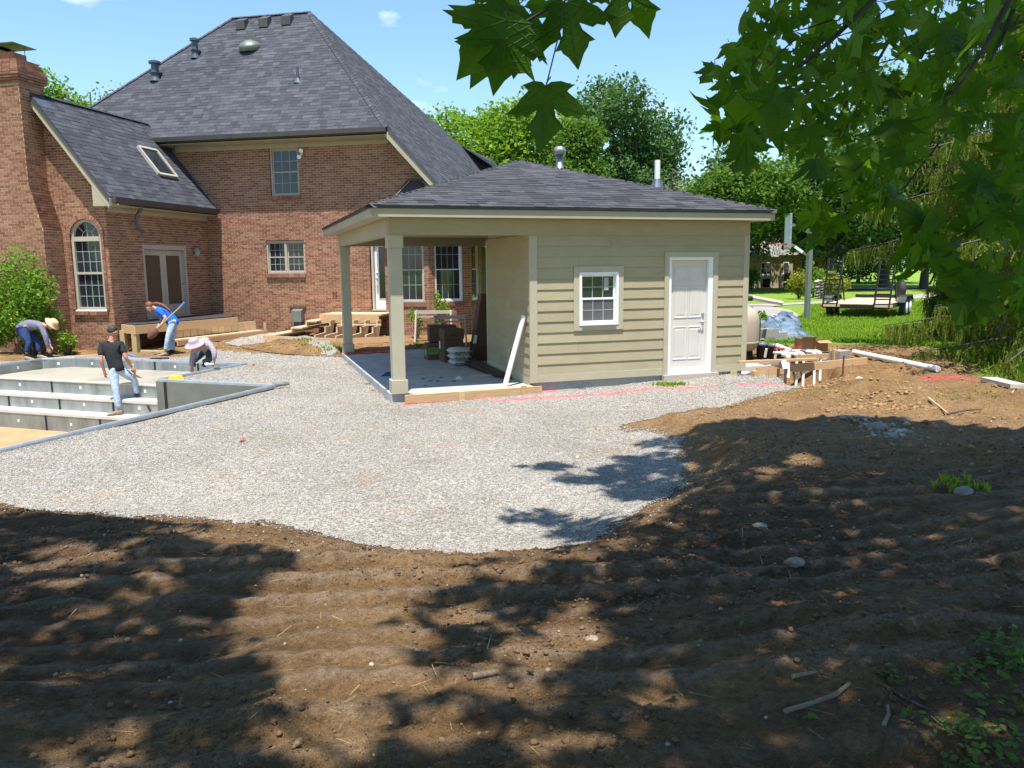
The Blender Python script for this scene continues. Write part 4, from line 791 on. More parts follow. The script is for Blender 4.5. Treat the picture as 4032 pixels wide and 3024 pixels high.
# chimney head: corbelled cap, flues and rain hoods; shoulder bricks; body behind
b = MB(); b.box(CHL, CHR - .012, CTF + .012, CTF + .8, 3.0, 6.9); b.box(CHL, CHR2 - .012, CTF + .012, -4.57, -.2, 3.14); b.build('chimney_core', M['mortar'], house)
cap = MB(); zc = 6.75
for i, e in enumerate((.02, .045, .07, .085, .085, .06, .03, .0, -.04)):
    z_ = zc + i * .0677; u0 = CHL - e; u1 = CHR + e; a, c = CTF - e, CTF + .8 + e; n = 8
    for k in range(n): cap.box(u0 + (u1 - u0) * k / n + .005, u0 + (u1 - u0) * (k + 1) / n - .005, a, a + .1, z_ + .005, z_ + .0627)
    for k in range(4): cap.box(u1 - .1, u1, a + .102 + (c - a - .1) * k / 4, a + .10 + (c - a - .1) * (k + 1) / 4 - .006, z_ + .005, z_ + .0627)
    cap.box(u0 + .02, u1 - .1, a + .1, c, z_, z_ + .0677)
cap.build('chimney_cap', M['brick'], house)
for s in (-4.92, -5.5):
    b = MB(); b.box(s - .24, s + .24, CTF + .18, CTF + .62, 7.34, 7.55); fl = b.build('flue', M['flue'], house)
    b = MB(); b.prism([(s - .42, CTF + .02, 7.72), (s + .42, CTF + .02, 7.72), (s + .42, CTF + .78, 7.72), (s - .42, CTF + .78, 7.72)], (0, 0, .012)); b.add([(s - .42, CTF + .02, 7.735), (s + .42, CTF + .02, 7.735), (s + .42, CTF + .78, 7.735), (s - .42, CTF + .78, 7.735), (s, CTF + .4, 7.83)], [(0, 1, 4), (1, 2, 4), (2, 3, 4), (3, 0, 4)])
    for a in (-.22, .22):
        for c in (.2, .6): b.beam((s + a, CTF + c, 7.5), (s + a, CTF + c, 7.725), .012, .012)
    b.build('rain_hood', M['cap'], fl)
sh = MB()
for k in range(16):
    z_ = 3.15 + k * .0677; r0 = chim_r(z_ + .034)
    for j in range(4): sh.box(r0 - .25, r0 + .004 * ((k + j) % 3), CTF + .012 + j * .158, CTF + .162 + j * .158, z_ + .005, z_ + .062)
sh.build('chimney_shoulder', M['brick'], house)
b = MB(); b.prism([(CHR + .004, CTF + .37, 6.20), (CHR + .004, CTF + .82, 6.52), (CHR + .004, CTF + .82, 6.70), (CHR + .004, CTF + .37, 6.38)], (.012, 0, 0)); b.poly([(CHR + .02, CTF + .36, 6.52), (CHR + .02, -4.36, 6.52), (CHR + .26, -4.36, 6.235), (CHR + .26, CTF + .36, 6.235)]); b.build('chimney_flashing', M['lead'], house)
b = MB(); b.box(-6.1, 2.5, .3, 8, -.2, 5.4); b.box(2.5, 5.2, 1.7, 8, -.2, 3.3); b.box(-6.1, -2.95, -4.4, .3, -.2, 3.6); b.build('interior_core', M['deckdark'], house)
# deck of the wing and its two long steps
deck = thing('wooden_deck', 'new lumber deck frame with two block steps outside the glazed double door', 'deck', tuple(HO), TH)
for i in range(9):
    t0 = -4.95 + i * .42
    b = MB(); 
b = MB(); b.prism([(-2.70, -4.32, .66), (-2.05, -4.75, .66), (-1.30, -1.35, .66), (-2.0, -.05, .66), (-2.74, -.05, .66)], (0, 0, .035)); b.build('deck_surface', M['deckdark'], deck)
for (a, c, nm_) in (((-2.72, -4.36), (-2.0, -4.82), 'beam'), ((-2.0, -4.82), (-1.18, -1.25), 'beam')):
    b = MB(); b.beam((*a, .56), (*c, .56), .045, .22); b.build(nm_, M['wood'], deck)
for s, t in ((-2.66, -4.40), (-2.05, -4.74)):
    b = MB(); b.box(s - .07, s + .07, t - .07, t + .07, -.15, .52); b.build('post', M['woodgreen'], deck)
p0, p1 = np.array([-1.83, -3.75]), np.array([-1.13, -.35]); d_ = (p1 - p0) / np.linalg.norm(p1 - p0); nn_ = np.array([d_[1], -d_[0]]); L_ = np.linalg.norm(p1 - p0)
for i in range(13):
    a = p0 + d_ * (i * L_ / 13 + .01); c = p0 + d_ * ((i + 1) * L_ / 13 - .01)
    b = MB(); b.prism([(*a, .24), (*c, .24), (*(c + nn_ * .05), .24), (*(a + nn_ * .05), .24)], (0, 0, .25)); b.build('riser_block', M['woodlight'], deck)
    a = a + nn_ * .05; c = c + nn_ * .05
    b = MB(); b.prism([(*a, .16), (*c, .16), (*(c + nn_ * .30), .16), (*(a + nn_ * .30), .16)], (0, 0, .06)); b.build('tread_block', M['woodlight'], deck)
b = MB(); b.beam((*(p0 + nn_ * .36), .12), (*(p1 + nn_ * .36 + d_ * .15), .12), .04, .14); b.build('fascia_board', M['wood'], deck)
for k in (.15, .45, .7, .98): c = p0 + (p1 - p0) * k + nn_ * .3; b = MB(); b.box(c[0] - .06, c[0] + .06, c[1] - .06, c[1] + .06, -.1, .12); b.build('short_post', M['woodgreen'], deck)
# stair frame at the back door
stair = thing('stair_frame', 'half-built lumber steps below the back door with open stringers', 'steps', tuple(HO), TH)
lev = [(1.45, -1.15, .60, .76), (1.15, -1.5, .43, .59), (.85, -1.85, .27, .42), (.35, -2.45, .10, .26)]
for i, (s0, t1, z0, z1) in enumerate(lev):
    n = 5 + i
    for k in range(n):
        t0 = -.04 + (t1 + .04) * k / n; t2 = -.04 + (t1 + .04) * (k + 1) / n + .012
        b = MB(); b.box(s0, s0 + .04, min(t0, t2), max(t0, t2), z0, z1); b.build('riser_block', M['woodlight'], stair)
    b = MB(); b.box(s0 + .04, s0 + (.36 if i else 1.9), t1, -.04, z1 - .05, z1 - .004); b.build('tread', M['woodlight'], stair)
b = MB(); b.box(1.45, 3.30, -1.19, -1.15, .50, .76); b.build('platform_beam', M['wood'], stair)
b = MB(); b.beam((.35, -2.45, .16), (2.72, -2.85, .12), .04, .15); b.build('front_board', M['wood'], stair); b = MB(); b.beam((2.72, -2.85, .12), (4.3, -1.9, .12), .04, .15); b.build('front_board', M['wood'], stair); b = MB(); b.beam((.35, -.06, .13), (.35, -2.45, .13), .04, .14); b.build('side_board', M['wood'], stair)
for k in range(5):
    s = 1.9 + k * .36; t0 = -1.2; t1 = -2.55 - .1 * k + .28 * max(0, k - 2)
    b = MB(); b.prism([(s, t0, .60), (s, t0 - .32, .60), (s, t0 - .32, .44), (s, t0 - .66, .44), (s, t0 - .66, .28), (s, t1, .26), (s, t1, .10), (s, t0 - .25, .12)], (.045, 0, 0)); b.build('stringer', M['woodlight'], stair)
b = MB(); b.beam((2.3, -1.85, .50), (3.6, -1.80, .50), .09, .04); b.build('brace', M['woodlight'], stair)
# ------------------------------------------------------------------ pool house
ph = thing('pool_house', 'tan lap-sided pool house with open corner porch and dark hip roof', 'building')
W_ = 4.354; PL = -2.423; DD = 6.95; ZB = 2.612; ZS = 2.882; OV = .30
F0 = frame((0, 0, 0), (1, 0, 0), (0, -1, 0)); FL_ = frame((0, 0, 0), (0, 1, 0), (-1, 0, 0)); FR_ = frame((W_, 0, 0), (0, 1, 0), (1, 0, 0))
b = MB(); b.box(-2.46, W_ - .02, .06, DD, -.3, .02); b.build('slab', M['concrete'], ph)
b = MB(F0); b.box(.02, W_ - .03, -.18, -.02, -.35, .075); b.build('foundation', M['cmu'], ph)
b = MB()
for bx in ((.03, .88, .04, 2.87), (.88, 1.655, .04, 1.03), (.88, 1.655, 1.99, 2.87), (1.655, 2.66, .04, 2.87), (2.66, 3.595, 2.23, 2.87), (3.595, W_ - .03, .04, 2.87)): b.box(bx[0], bx[1], .022, .10, bx[2], bx[3])
b.box(.9, 3.4, 1.6, 1.62, .03, 2.8, 1); b.box(.03, .10, .10, 2.56, .02, 2.87); b.box(W_ - .1, W_ - .03, .1, DD, .02, 2.87); b.box(.1, W_ - .1, 2.50, 2.56, .02, 2.87); b.build('wall_sheathing', [M['siding'], M['black']], ph)
def board(fr, u0, u1, z0, expo, th=.017, nm='siding_board'):
    if u1 - u0 < .02: return
    if u1 - u0 > 2.2 and nm == 'siding_board':
        c = u0 + (u1 - u0) * RNG.uniform(.25, .75); board(fr, u0, c - .0015, z0, expo, th, 'siding_board '); board(fr, c + .0015, u1, z0 - RNG.uniform(0, .003), expo, th - .001, 'siding_board '); return
    b = MB(fr); b.prism([(u0, .001, z0 + expo + .012), (u0, .006, z0 + expo + .012), (u0, .006 + th, z0), (u0, .001, z0)], (u1 - u0, 0, 0)); b.build(nm.strip(), M['siding'], ph)
EXP = .186; WN = (.79, 1.745, .957, 2.077); DN = (2.573, 3.69, .08, 2.317); rows = [.2 + EXP * i for i in range(13)]
for z0 in rows:
    ex = min(EXP, ZB - z0); segs = [(.105, 4.25)]
    for o in (WN, DN):
        if z0 + ex > o[2] + .02 and z0 < o[3] - .02:
            if z0 + ex > o[3] + .02: board(F0, o[0], o[1], o[3] - .002, z0 + ex - o[3])
            if z0 < o[2] - .02: board(F0, o[0], o[1], z0, o[2] - z0 - .012)
            segs = [s for a, c in segs for s in ((a, min(c, o[0])), (max(a, o[1]), c)) if s[1] - s[0] > .02]
    for a, c in segs: board(F0, a, c, z0, ex)
    board(FL_, .02, 2.50, z0, ex)
    board(FR_, .1, 6.85, z0, ex)
for z in (WN[3] - .0,): pass
tr = lambda nm, fr, *bx: MB(fr).box(*bx).build(nm, M['trim'], ph, bevel=.003)
tr('corner_trim', F0, -.027, .113, -.02, .027, .07, ZB); tr('corner_trim', F0, 4.25, W_ + .012, -.02, .027, .07, ZB)
tr('corner_trim', FR_, -.0, .10, .0, .02, .07, ZB); tr('corner_trim', FL_, 2.50, 2.57, -.02, .022, .02, ZB)
tr('base_trim', F0, .113, DN[0], .001, .024, .072, .205); tr('base_trim', F0, DN[1], 4.25, .001, .024, .072, .205); tr('base_trim', FL_, .03, 2.50, .001, .019, .022, .2); tr('base_trim', FR_, .1, 6.85, .001, .019, .07, .2)
# frieze beam and porch beams
b = MB(); b.box(PL, W_ + .004, -.030, .16, ZB, ZS); b.build('beam', M['siding'], ph); b = MB(); b.box(PL - .004, PL + .16, .162, DD, ZB, ZS); b.build('beam', M['fascia'], ph)
b = MB(); b.box(PL + .17, 1.6, DD - .16, DD, ZB, ZS); b.build('beam', M['siding'], ph)
b = MB(); b.box(PL + .16, W_ - .1, .16, DD - .16, ZS - .06, ZS - .03); b.build('porch_ceiling', M['siding'], ph)
b = MB(); b.box(PL - OV, W_ + OV, -OV, DD + OV, ZS + .005, ZS + .02); b.build('soffit', M['fascia'], ph)
# fascia boards and drip edge
fz0, fz1 = ZS - .005, 3.03
b = MB(); b.box(PL - OV, W_ + OV, -OV - .022, -OV, fz0, fz1); b.build('fascia', M['fascia'], ph); b = MB(); b.box(PL - OV - .022, PL - OV, -OV - .022, DD + OV, fz0, fz1); b.build('fascia', M['fascia'], ph)
b = MB(); b.box(W_ + OV, W_ + OV + .022, -OV - .022, DD + OV, fz0, fz1); b.build('fascia', M['fascia'], ph); b = MB(); b.box(PL - OV, W_ + OV, DD + OV, DD + OV + .022, fz0, fz1); b.build('fascia', M['fascia'], ph)
b = MB(); e = OV + .05; x0, x1, y0, y1 = PL - e, W_ + e, -e, DD + e
for a in ((x0, x1, y0, y0 + .02), (x0, x0 + .02, y0 + .02, y1), (x1 - .02, x1, y0 + .02, y1), (x0 + .02, x1 - .02, y1 - .02, y1)): b.box(*a, fz1 - .018, fz1 + .022)
b.build('drip_edge', M['black'], ph)
# roof
ZE = fz1 + .022; AP = ((x0 + x1) / 2, 3.41, 4.30); AP2 = ((x0 + x1) / 2, DD - 3.41 + .1, 4.30)
q = [(x0, y0, ZE), (x1, y0, ZE), (x1, y1, ZE), (x0, y1, ZE)]
shingle_roof(ph, [q[0], q[1], AP], (1, 0, 0), 'shingle_dark', 'pool'); shingle_roof(ph, [q[3], q[0], AP, AP2], (0, -1, 0), 'shingle_dark', 'pool'); shingle_roof(ph, [q[1], q[2], AP2, AP], (0, 1, 0), 'shingle_dark', 'pool')
b = MB(); b.poly([q[2], q[3], AP2]); b.build('rear_roof', M['shingle_dark'], ph)
finish_shingles('pool', 'shingle_dark', CAM)
caps(ph, q[0], AP, 'shingle_dark', .2); caps(ph, q[1], AP, 'shingle_dark', .2); caps(ph, AP, AP2, 'shingle_dark', .2); caps(ph, q[3], AP2, 'shingle_dark', .2)
# posts with cap and base
for y in (.135, DD - .13):
    cx_ = PL + .115
    po = MB().box(cx_ - .105, cx_ + .105, y - .105, y + .105, .25, ZB - .21).build('post', M['trim'], ph, bevel=.004)
    MB().box(cx_ - .125, cx_ + .125, y - .125, y + .125, ZB - .21, ZB - .001).build('post_cap', M['trim'], po, bevel=.004)
    MB().box(cx_ - .135, cx_ + .135, y - .135, y + .135, .021, .25).build('post_base', M['trim'], po, bevel=.004)
# window
b = MB(F0); u0, u1, z0, z1 = WN
for bx in ((u0, u0 + .10, z0, z1), (u1 - .10, u1, z0, z1), (u0 + .10, u1 - .10, z1 - .10, z1), (u0 + .10, u1 - .10, z0, z0 + .09)): b.box(bx[0], bx[1], .0, .040, bx[2], bx[3])
b.build('window_trim', M['trim'], ph, bevel=.003)
win = window(F0, u0 + .10, u1 - .10, z0 + .09, z1 - .10, 1, 3, 2, deep=-.005, frm='white', fw=.045, parent=ph, low_gl='screen')
b = MB(F0); b.box(1.385, 1.475, -.0145, -.0125, 1.655, 1.88); b.build('sticker', M['sticker'] if 'sticker' in M else M['grille'], win)
# door
b = MB(F0); u0, u1, z0, z1 = DN
for bx in ((u0, u0 + .092, z0, z1), (u1 - .10, u1, z0, z1), (u0 + .092, u1 - .10, z1 - .09, z1)): b.box(bx[0], bx[1], .0, .040, bx[2], bx[3])
b.build('door_trim', M['trim'], ph, bevel=.003)
dr = thing('door', None, None); dr.parent = ph
b = MB(F0); a, c, t_ = 2.665, 3.590, 2.227
for bx in ((a, a + .055, z0, t_), (c - .10, c, z0, t_), (a + .055, c - .10, t_ - .055, t_), (a + .055, c - .10, z0, z0 + .045)): b.box(bx[0], bx[1], -.10, .028, bx[2], bx[3])
b.build('door_frame', M['white'], dr, bevel=.003)
a, c, zb, zt = 2.722, 3.488, .128, 2.170
b = MB(F0); b.box(a, c, -.085, -.045, zb, zt); b.build('door_slab', M['door'], dr)
pw_ = .27
for x in (a + .095, c - .095 - pw_):
    for p0, p1 in ((zt - .38, zt - .13), (zt - 1.05, zt - .48), (zb + .22, zb + .82)):
        b = MB(F0); k = .03; y = -.045
        o_ = [(x, y, p0), (x + pw_, y, p0), (x + pw_, y, p1), (x, y, p1)]; i_ = [(x + k, y - .012, p0 + k), (x + pw_ - k, y - .012, p0 + k), (x + pw_ - k, y - .012, p1 - k), (x + k, y - .012, p1 - k)]
        k2 = .058; j_ = [(x + k2, y + .006, p0 + k2), (x + pw_ - k2, y + .006, p0 + k2), (x + pw_ - k2, y + .006, p1 - k2), (x + k2, y + .006, p1 - k2)]
        k0 = -.012; n_ = [(x + k0, y + .001, p0 + k0), (x + pw_ - k0, y + .001, p0 + k0), (x + pw_ - k0, y + .001, p1 - k0), (x + k0, y + .001, p1 - k0)]; r_ = [(p_[0], y + .010, p_[2]) for p_ in o_]
        V = n_ + r_ + [(p_[0], y + .001, p_[2]) for p_ in i_] + j_; F = []
        for l in range(3):
            for i in range(4): F.append((l * 4 + i, l * 4 + (i + 1) % 4, l * 4 + 4 + (i + 1) % 4, l * 4 + 4 + i))
        F.append((12, 13, 14, 15)); b.add(V, F); b.build('door_panel', M['door'], dr)
b = MB(F0); hx = c - .06
b.lathe((hx, -.045, 1.18), [(.032, 0), (.032, .012), (.022, .022), (.020, .028)], 14, axis=(0, 1, 0)); b.build('deadbolt', M['metal'], dr, True)
b = MB(F0); b.lathe((hx, -.045, 1.03), [(.033, 0), (.033, .012), (.012, .018), (.012, .055), (.0, .056)], 14, axis=(0, 1, 0)); b.tube([(hx, .008, 1.03), (hx - .05, .010, 1.03), (hx - .11, .008, 1.027)], [.011, .010, .008], 8); b.build('door_handle', M['metal'], dr, True)
b = MB(F0); b.box(2.56, 3.72, .0, .10, -.1, .078); b.build('door_sill', M['woodgrey'], ph)
b = MB(F0); b.box(4.02, 4.16, .002, .05, -.16, .07); b.build('corner_block', M['woodgreen'], ph)
# outlet box on the porch wall, roof pipes
b = MB(FL_); b.box(1.08, 1.21, .012, .05, .30, .58); ob = b.build('outlet_box', M['trim'], ph); b = MB(FL_); b.box(1.125, 1.165, .05, .058, .37, .49); b.build('outlet_cover', M['grille'], ob)
def roofz(y): return ZE + (4.30 - ZE) * (y - y0) / (AP[1] - y0)
b = MB(); c = (3.15, 1.35); zc = roofz(c[1]); b.lathe((*c, zc - .06), [(.055, 0), (.055, .56), (.048, .56), (.048, .5), (0, .5)], 16); vp_ = b.build('vent_pipe', M['pvc'], ph, False)
b = MB(); b.lathe((*c, zc - .07), [(.15, 0), (.14, .05), (.075, .20), (.062, .21)], 16); b.build('pipe_boot', M['lead'], vp_)
b = MB(); c = (2.53, 4.9); b.lathe((*c, 3.7), [(.085, 0), (.085, .98), (.0, .98)], 16); b.lathe((*c, 4.66), [(.13, 0), (.145, .02), (.145, .08), (.15, .09), (.12, .17), (.05, .20), (0, .205)], 16); b.build('metal_flue', M['metal'], ph, True)
# ------------------------------------------------------------------ things on and by the porch
def solo(name, mb, m, label, cat, group=None, smooth=False, bevel=0, off=None):
    if off is not None: mb.off = tuple(off)
    o = mb.build(name, m, None, smooth, bevel, loc=tuple(off) if off is not None else None); return tag(o, label, cat, group)
b = MB(); b.beam((-2.27, -.19, -.045), (.12, -.19, -.03), .04, .14); solo('form_board', b, M['wood'], 'orange-brown form board along the porch front edge', 'board')
b = MB(); b.prism([(-2.06, -.165, -.02), (-.02, -.165, .0), (-.02, .055, .0), (-2.14, .055, -.02)], (0, 0, .038)); solo('plank', b, M['woodlight'], 'pale wide plank lying flat behind the porch form board', 'plank')
for x, lab in ((-1.32, 'short wooden stake against the form board near the front post'), (-.22, 'taller wooden stake against the form board below the leaning pipe')):
    b = MB(); b.box(x - .05, x + .05, -.235, -.212, -.25, .07 if x > -1 else .03); solo('stake', b, M['wood'], lab, 'stake', 'stakes holding the porch form board')
b = MB(); b.tube([(-.45, .10, .045), (-.055, .20, 1.24)], .045, 16); solo('white_pipe', b, M['pvc'], 'white plastic pipe leaning on the porch side wall', 'pipe', smooth=False)
def carton(x0, y0, wd, dp, z0, h, lab, m='carton', rz=0, bulge=0, g=None):
    t = thing('carton', lab, 'box', (x0, y0, z0), rz, g); b = MB(); e = .004; s_ = bulge
    b.add([(0, 0, 0), (wd, 0, 0), (wd, dp, 0), (0, dp, 0), (-s_, -s_, h * .5), (wd + s_, -s_, h * .5), (wd + s_, dp + s_, h * .5), (-s_, dp + s_, h * .5), (.006, .004, h - .01), (wd - .004, 0, h), (wd, dp - .004, h - .006), (0, dp, h)],
          [(0, 3, 2, 1), (0, 1, 5, 4), (1, 2, 6, 5), (2, 3, 7, 6), (3, 0, 4, 7), (4, 5, 9, 8), (5, 6, 10, 9), (6, 7, 11, 10), (7, 4, 8, 11), (8, 9, 10, 11)]); b.build('body', M[m], t)
    b = MB(); b.box(wd * .3, wd * .7, -.0065 - s_, -.0045 - s_, h * .42, h * .47); b.box(-.0065 - s_, -.0045 - s_, dp * .4, dp * .55, h * .6, h * .7); b.build('hand_hole', M['black'], t); return t
carton(-.64, 5.05, .62, .42, .02, .36, 'lower brown carton at the back left of the porch pile', rz=-.1); carton(-.66, 5.03, .64, .44, .385, .37, 'large flat-topped brown carton crowning the back of the porch pile', rz=-.1)
tg = carton(-.83, 4.52, .28, .34, .02, .36, 'small brown carton with a green label on the porch floor', rz=.02); b = MB(); b.box(.02, .26, -.0075, -.005, .13, .28); b.build('label', M['green'], tg); b = MB(); b.box(-.0075, -.005, .05, .26, .10, .24); b.build('label', M['green'], tg)
b = MB(); b.box(.05, .21, -.0095, -.008, .235, .25); b.box(.05, .18, -.0095, -.008, .205, .215); b.box(.05, .2, -.0095, -.008, .18, .19); b.build('print', M['print'], tg)
for k, lab in enumerate(('bottom brown carton of the front stack behind the white sacks', 'middle brown carton of the front stack with a white tag', 'crumpled top carton of the front stack behind the white sacks')):
    t = carton(-.58 + .008 * k, 3.95, .43, .40, .02 + .245 * k, .24, lab, rz=.05, bulge=.006 * (k + 1))
    if k == 1: b = MB(); b.box(-.022, -.018, .28, .36, .03, .20); b.build('tag_label', M['white'], t)
for k, lab in enumerate(('bottom white sack of the stack of three', 'middle white sack of the stack of three', 'top white sack of the stack of three, bulging upward')):
    b = MB(); wd, dp, h = .46, .62, .115; n = 7; m = 7; V = []; F = []
    for sgn_ in (1, -1):
        for i in range(n + 1):
            for j in range(m + 1):
                u = i / n * 2 - 1; v = j / m * 2 - 1; e = (1 - u ** 6) * (1 - v ** 6); sx = 1 - .04 * v * v; V.append((u * wd / 2 * sx, v * dp / 2, h / 2 + sgn_ * (h / 2) * e ** .45 + (.03 * math.cos(u * 1.5) * math.cos(v * 1.4) if k == 2 and sgn_ > 0 else 0)))
    N = (n + 1) * (m + 1)
    for s2 in (0, 1):
        for i in range(n):
            for j in range(m): a = s2 * N + i * (m + 1) + j; F.append((a, a + 1, a + m + 2, a + m + 1))
    b.add(V, F); t = thing('cement_sack', lab, 'sack', (-.36 - .01 * k, 3.48, .02 + .118 * k), -.05 + .03 * k, 'white sacks stacked on the porch'); b.build('body', M['bag'], t, True)
    b = MB(); y = -dp / 2 - .004
    for u0, u1, z0, z1 in ((-.16, -.12, .045, .07), (-.09, .06, .05, .066), (.11, .16, .045, .07)): b.box(u0, u1, y, y + .02, z0, z1)
    b.build('print', M['print'], t)
b = MB(); b.hexa([(.02, 3.9, .02), (.40, 3.95, .02), (.40, 4.25, .02), (.02, 4.2, .02), (.30, 4.0, 1.50), (.66, 4.05, 1.50), (.66, 4.3, 1.50), (.30, 4.25, 1.50)]); 
t = thing('tall_carton', 'tall dark carton leaning behind the porch side wall', 'box', (0, 0, 0)); b.off = (0, 0, 0); b.build('body', M['carton'], t); b = MB(); b.hexa([(.055, 3.885, .42), (.13, 3.888, .42), (.13, 3.90, .42), (.055, 3.90, .42), (.085, 3.895, .6), (.16, 3.90, .6), (.16, 3.91, .6), (.085, 3.91, .6)]); b.build('label', M['white'], t)
for i in range(11):
    a = np.array([-.10 - .035 * (i % 4), .95 + .13 * (i % 5), .03 + .022 * (i // 3)]); c = np.array([-.30 + .055 * (i % 6), 4.05 + .12 * (i % 3), .035 + .03 * (i // 3) + .02 * (i % 2)])
    b = MB(); mid = (a + c) / 2 + np.array([-.05 * (i % 3), 0, .012]); b.beam(a, mid, .135, .02); b.beam(mid, c, .135, .02); solo('deck_board', b, M['darkboard'], 'dark brown deck board in the loose pile along the porch wall', 'board', 'dark deck boards piled on the porch')
b = MB(); b.prism([(-.62, 1.75, .021), (-.12, 1.60, .021), (-.16, 1.50, .021), (-.35, 1.52, .021), (-.60, 1.62, .021)], (0, 0, .02)); solo('wood_offcut', b, M['woodlight'], 'pale split board offcut on the porch floor by the dark boards', 'offcut')
b = MB(); V = [(.0, 0, .0), (.16, -.02, .0), (.15, .10, .0), (.02, .11, .0), (.05, .03, .05), (.11, .05, .06), (.12, .0, .03)]; b.add([(v[0] - 1.05, v[1] + 1.28, v[2] + .022) for v in V], [(0, 1, 6), (0, 6, 4), (4, 6, 5), (1, 2, 5), (1, 5, 6), (2, 3, 5), (3, 4, 5), (3, 0, 4)]); solo('crumpled_paper', b, M['bag'], 'crumpled white paper on the porch floor', 'paper')
r = np.random.default_rng(5); V = [(math.cos(a) * rr * .17 * r.uniform(.7, 1.2), math.sin(a) * rr * .10 * r.uniform(.7, 1.2), z * r.uniform(.6, 1.2)) for rr, z in ((1, .0), (.85, .045), (.4, .07)) for a in [i * math.pi / 5 for i in range(10)]]
b = MB(); b.add([(v[0] - 2.07, v[1] + 2.3, v[2] + .021) for v in V], [(l * 10 + i, l * 10 + (i + 1) % 10, l * 10 + 10 + (i + 1) % 10, l * 10 + 10 + i) for l in range(2) for i in range(10)] + [tuple(range(20, 30))]); solo('dark_rag', b, M['navy'], 'dark blue cloth heap behind the front porch post', 'cloth')
b = MB(); b.tube([(-1.9 + .55 * math.cos(a), 6.3 + .25 * math.sin(a) + .02 * i, .035 + .008 * (i % 3)) for i, a in enumerate(np.linspace(0, 12, 40))], .014, 6); solo('coiled_cord', b, M['red'], 'red cord coiled at the rear edge of the porch slab', 'cord', smooth=True)
for i, (x, y, a, l) in enumerate(((-1.55, 1.25, .4, .09), (-1.42, 1.2, -.2, .07), (-1.25, 1.65, .1, .06), (-1.16, 1.05, .25, .08), (-1.75, .75, .3, .05), (-1.6, 1.6, -.5, .05))):
    b = MB(); b.beam((x, y, .026), (x + l * math.cos(a), y + l * math.sin(a), .026), .03, .01); solo('wood_chip', b, M['darkboard'], 'small dark wood chip scattered on the porch floor', 'chip', 'chips on the porch floor')
# sawhorses behind the porch
def sawhorse(x, y, rz, L_, H, lab):
    z = gz(x, y); t = thing('sawhorse', lab, 'sawhorse', (x, y, z), rz, 'sawhorses behind the porch')
    b = MB(); b.beam((-L_ / 2 - .05, 0, H - .045), (L_ / 2 + .05, 0, H - .045), .04, .09); b.build('top_rail', M['woodgrey'], t); b = MB(); b.beam((-L_ / 2, 0, H - .17), (L_ / 2, 0, H - .17), .09, .04); b.build('lower_rail', M['woodgrey'], t)
    for sx in (-1, 1):
        for sy in (-1, 1): b = MB(); b.beam((sx * L_ / 2, sy * .03, H - .01), (sx * (L_ / 2 + .04), sy * .27, 0), .09, .04, (1, 0, 0)); b.build('leg', M['woodgrey'], t)
        b = MB(); b.beam((sx * (L_ / 2 + .03), -.20, H * .33), (sx * (L_ / 2 + .03), .20, H * .33), .04, .09); b.build('cross_brace', M['woodgrey'], t)
    b = MB(); b.beam((-L_ / 2, .17, H * .40), (L_ / 2, .17, H * .40), .03, .08); b.build('long_brace', M['wood'], t)
sawhorse(.52, 7.75, -.28, .78, .80, 'front weathered sawhorse, nearer the tall dark carton'); sawhorse(.30, 8.75, -.28, .95, .86, 'rear weathered sawhorse, closer to the nook wall')
# ------------------------------------------------------------------ swimming pool shell (local axes: u, v along the pool)
pool = thing('swimming_pool', 'unfinished steel-walled swimming pool with concrete steps', 'pool', tuple(PO), PA)
ZC = -.085; ZF = -.29; ST = [(.70, -.29, -.58), (.345, -.58, -.87), (-.02, -.87, -1.30)]     # riser position, top, bottom
def wallrun(p0, p1, z0, z1, n, m, lab=True, back=.02, seam='black', nm='wall_panel'):
    p0 = np.array(p0); p1 = np.array(p1); L_ = np.linalg.norm(p1 - p0); d = (p1 - p0) / L_; nn = np.array([d[1], -d[0]])      # n: right of travel = pool side
    for i in range(n):
        a = p0 + d * L_ * i / n; c = p0 + d * L_ * (i + 1) / n; b = MB(); g = .012
        b.prism([(*(a + d * g), z0), (*(c - d * g), z0), (*(c - d * g + nn * -back), z0), (*(a + d * g - nn * back), z0)], (0, 0, z1 - z0)); w_ = b.build(nm, M[m], pool)
        if lab:
            e = a + d * (L_ / n) * .45; b = MB(); b.prism([(*(e + nn * .004), (z0 + z1) / 2 - .03), (*(e + d * .055 + nn * .004), (z0 + z1) / 2 - .03), (*(e + d * .055 + nn * .004), (z0 + z1) / 2 + .035), (*(e + nn * .004), (z0 + z1) / 2 + .035)], tuple(nn * .002) + (0,)); b.build('sticker', M['white'], w_)
        if i: b = MB(); b.prism([(*(a - d * .024 + nn * .003), z0), (*(a + d * .024 + nn * .003), z0), (*(a + d * .024 + nn * .003), z1), (*(a - d * .024 + nn * .003), z1)], tuple(nn * .006) + (0,)); b.build('seam_strip', M[seam], w_)
wallrun((-5.05, 2.66), (.06, 2.66), ZF, ZC, 4, 'galv'); wallrun((.04, 2.66), (.04, 0), ZF - .3, ZC, 2, 'galv'); wallrun((-5.53, .9), (-5.53, 2.2), ZF, ZC, 1, 'galv'); wallrun((-5.53, 2.2), (-5.05, 2.66), ZF, ZC, 1, 'galv')
wallrun((.06, -.02), (.30, -.02), -1.3, ZC, 1, 'galvdark', False); wallrun((.30, -.02), (2.80, -.02), -1.3, ZC, 1, 'galvdark', False); wallrun((2.80, -.02), (2.80, -9), -1.3, ZC, 4, 'galv', False); wallrun((-8.98, .88), (-5.5, .88), -1.3, ZC, 3, 'galv'); wallrun((-8.98, -9), (-8.98, .88), -1.3, ZC, 4, 'galv', False)
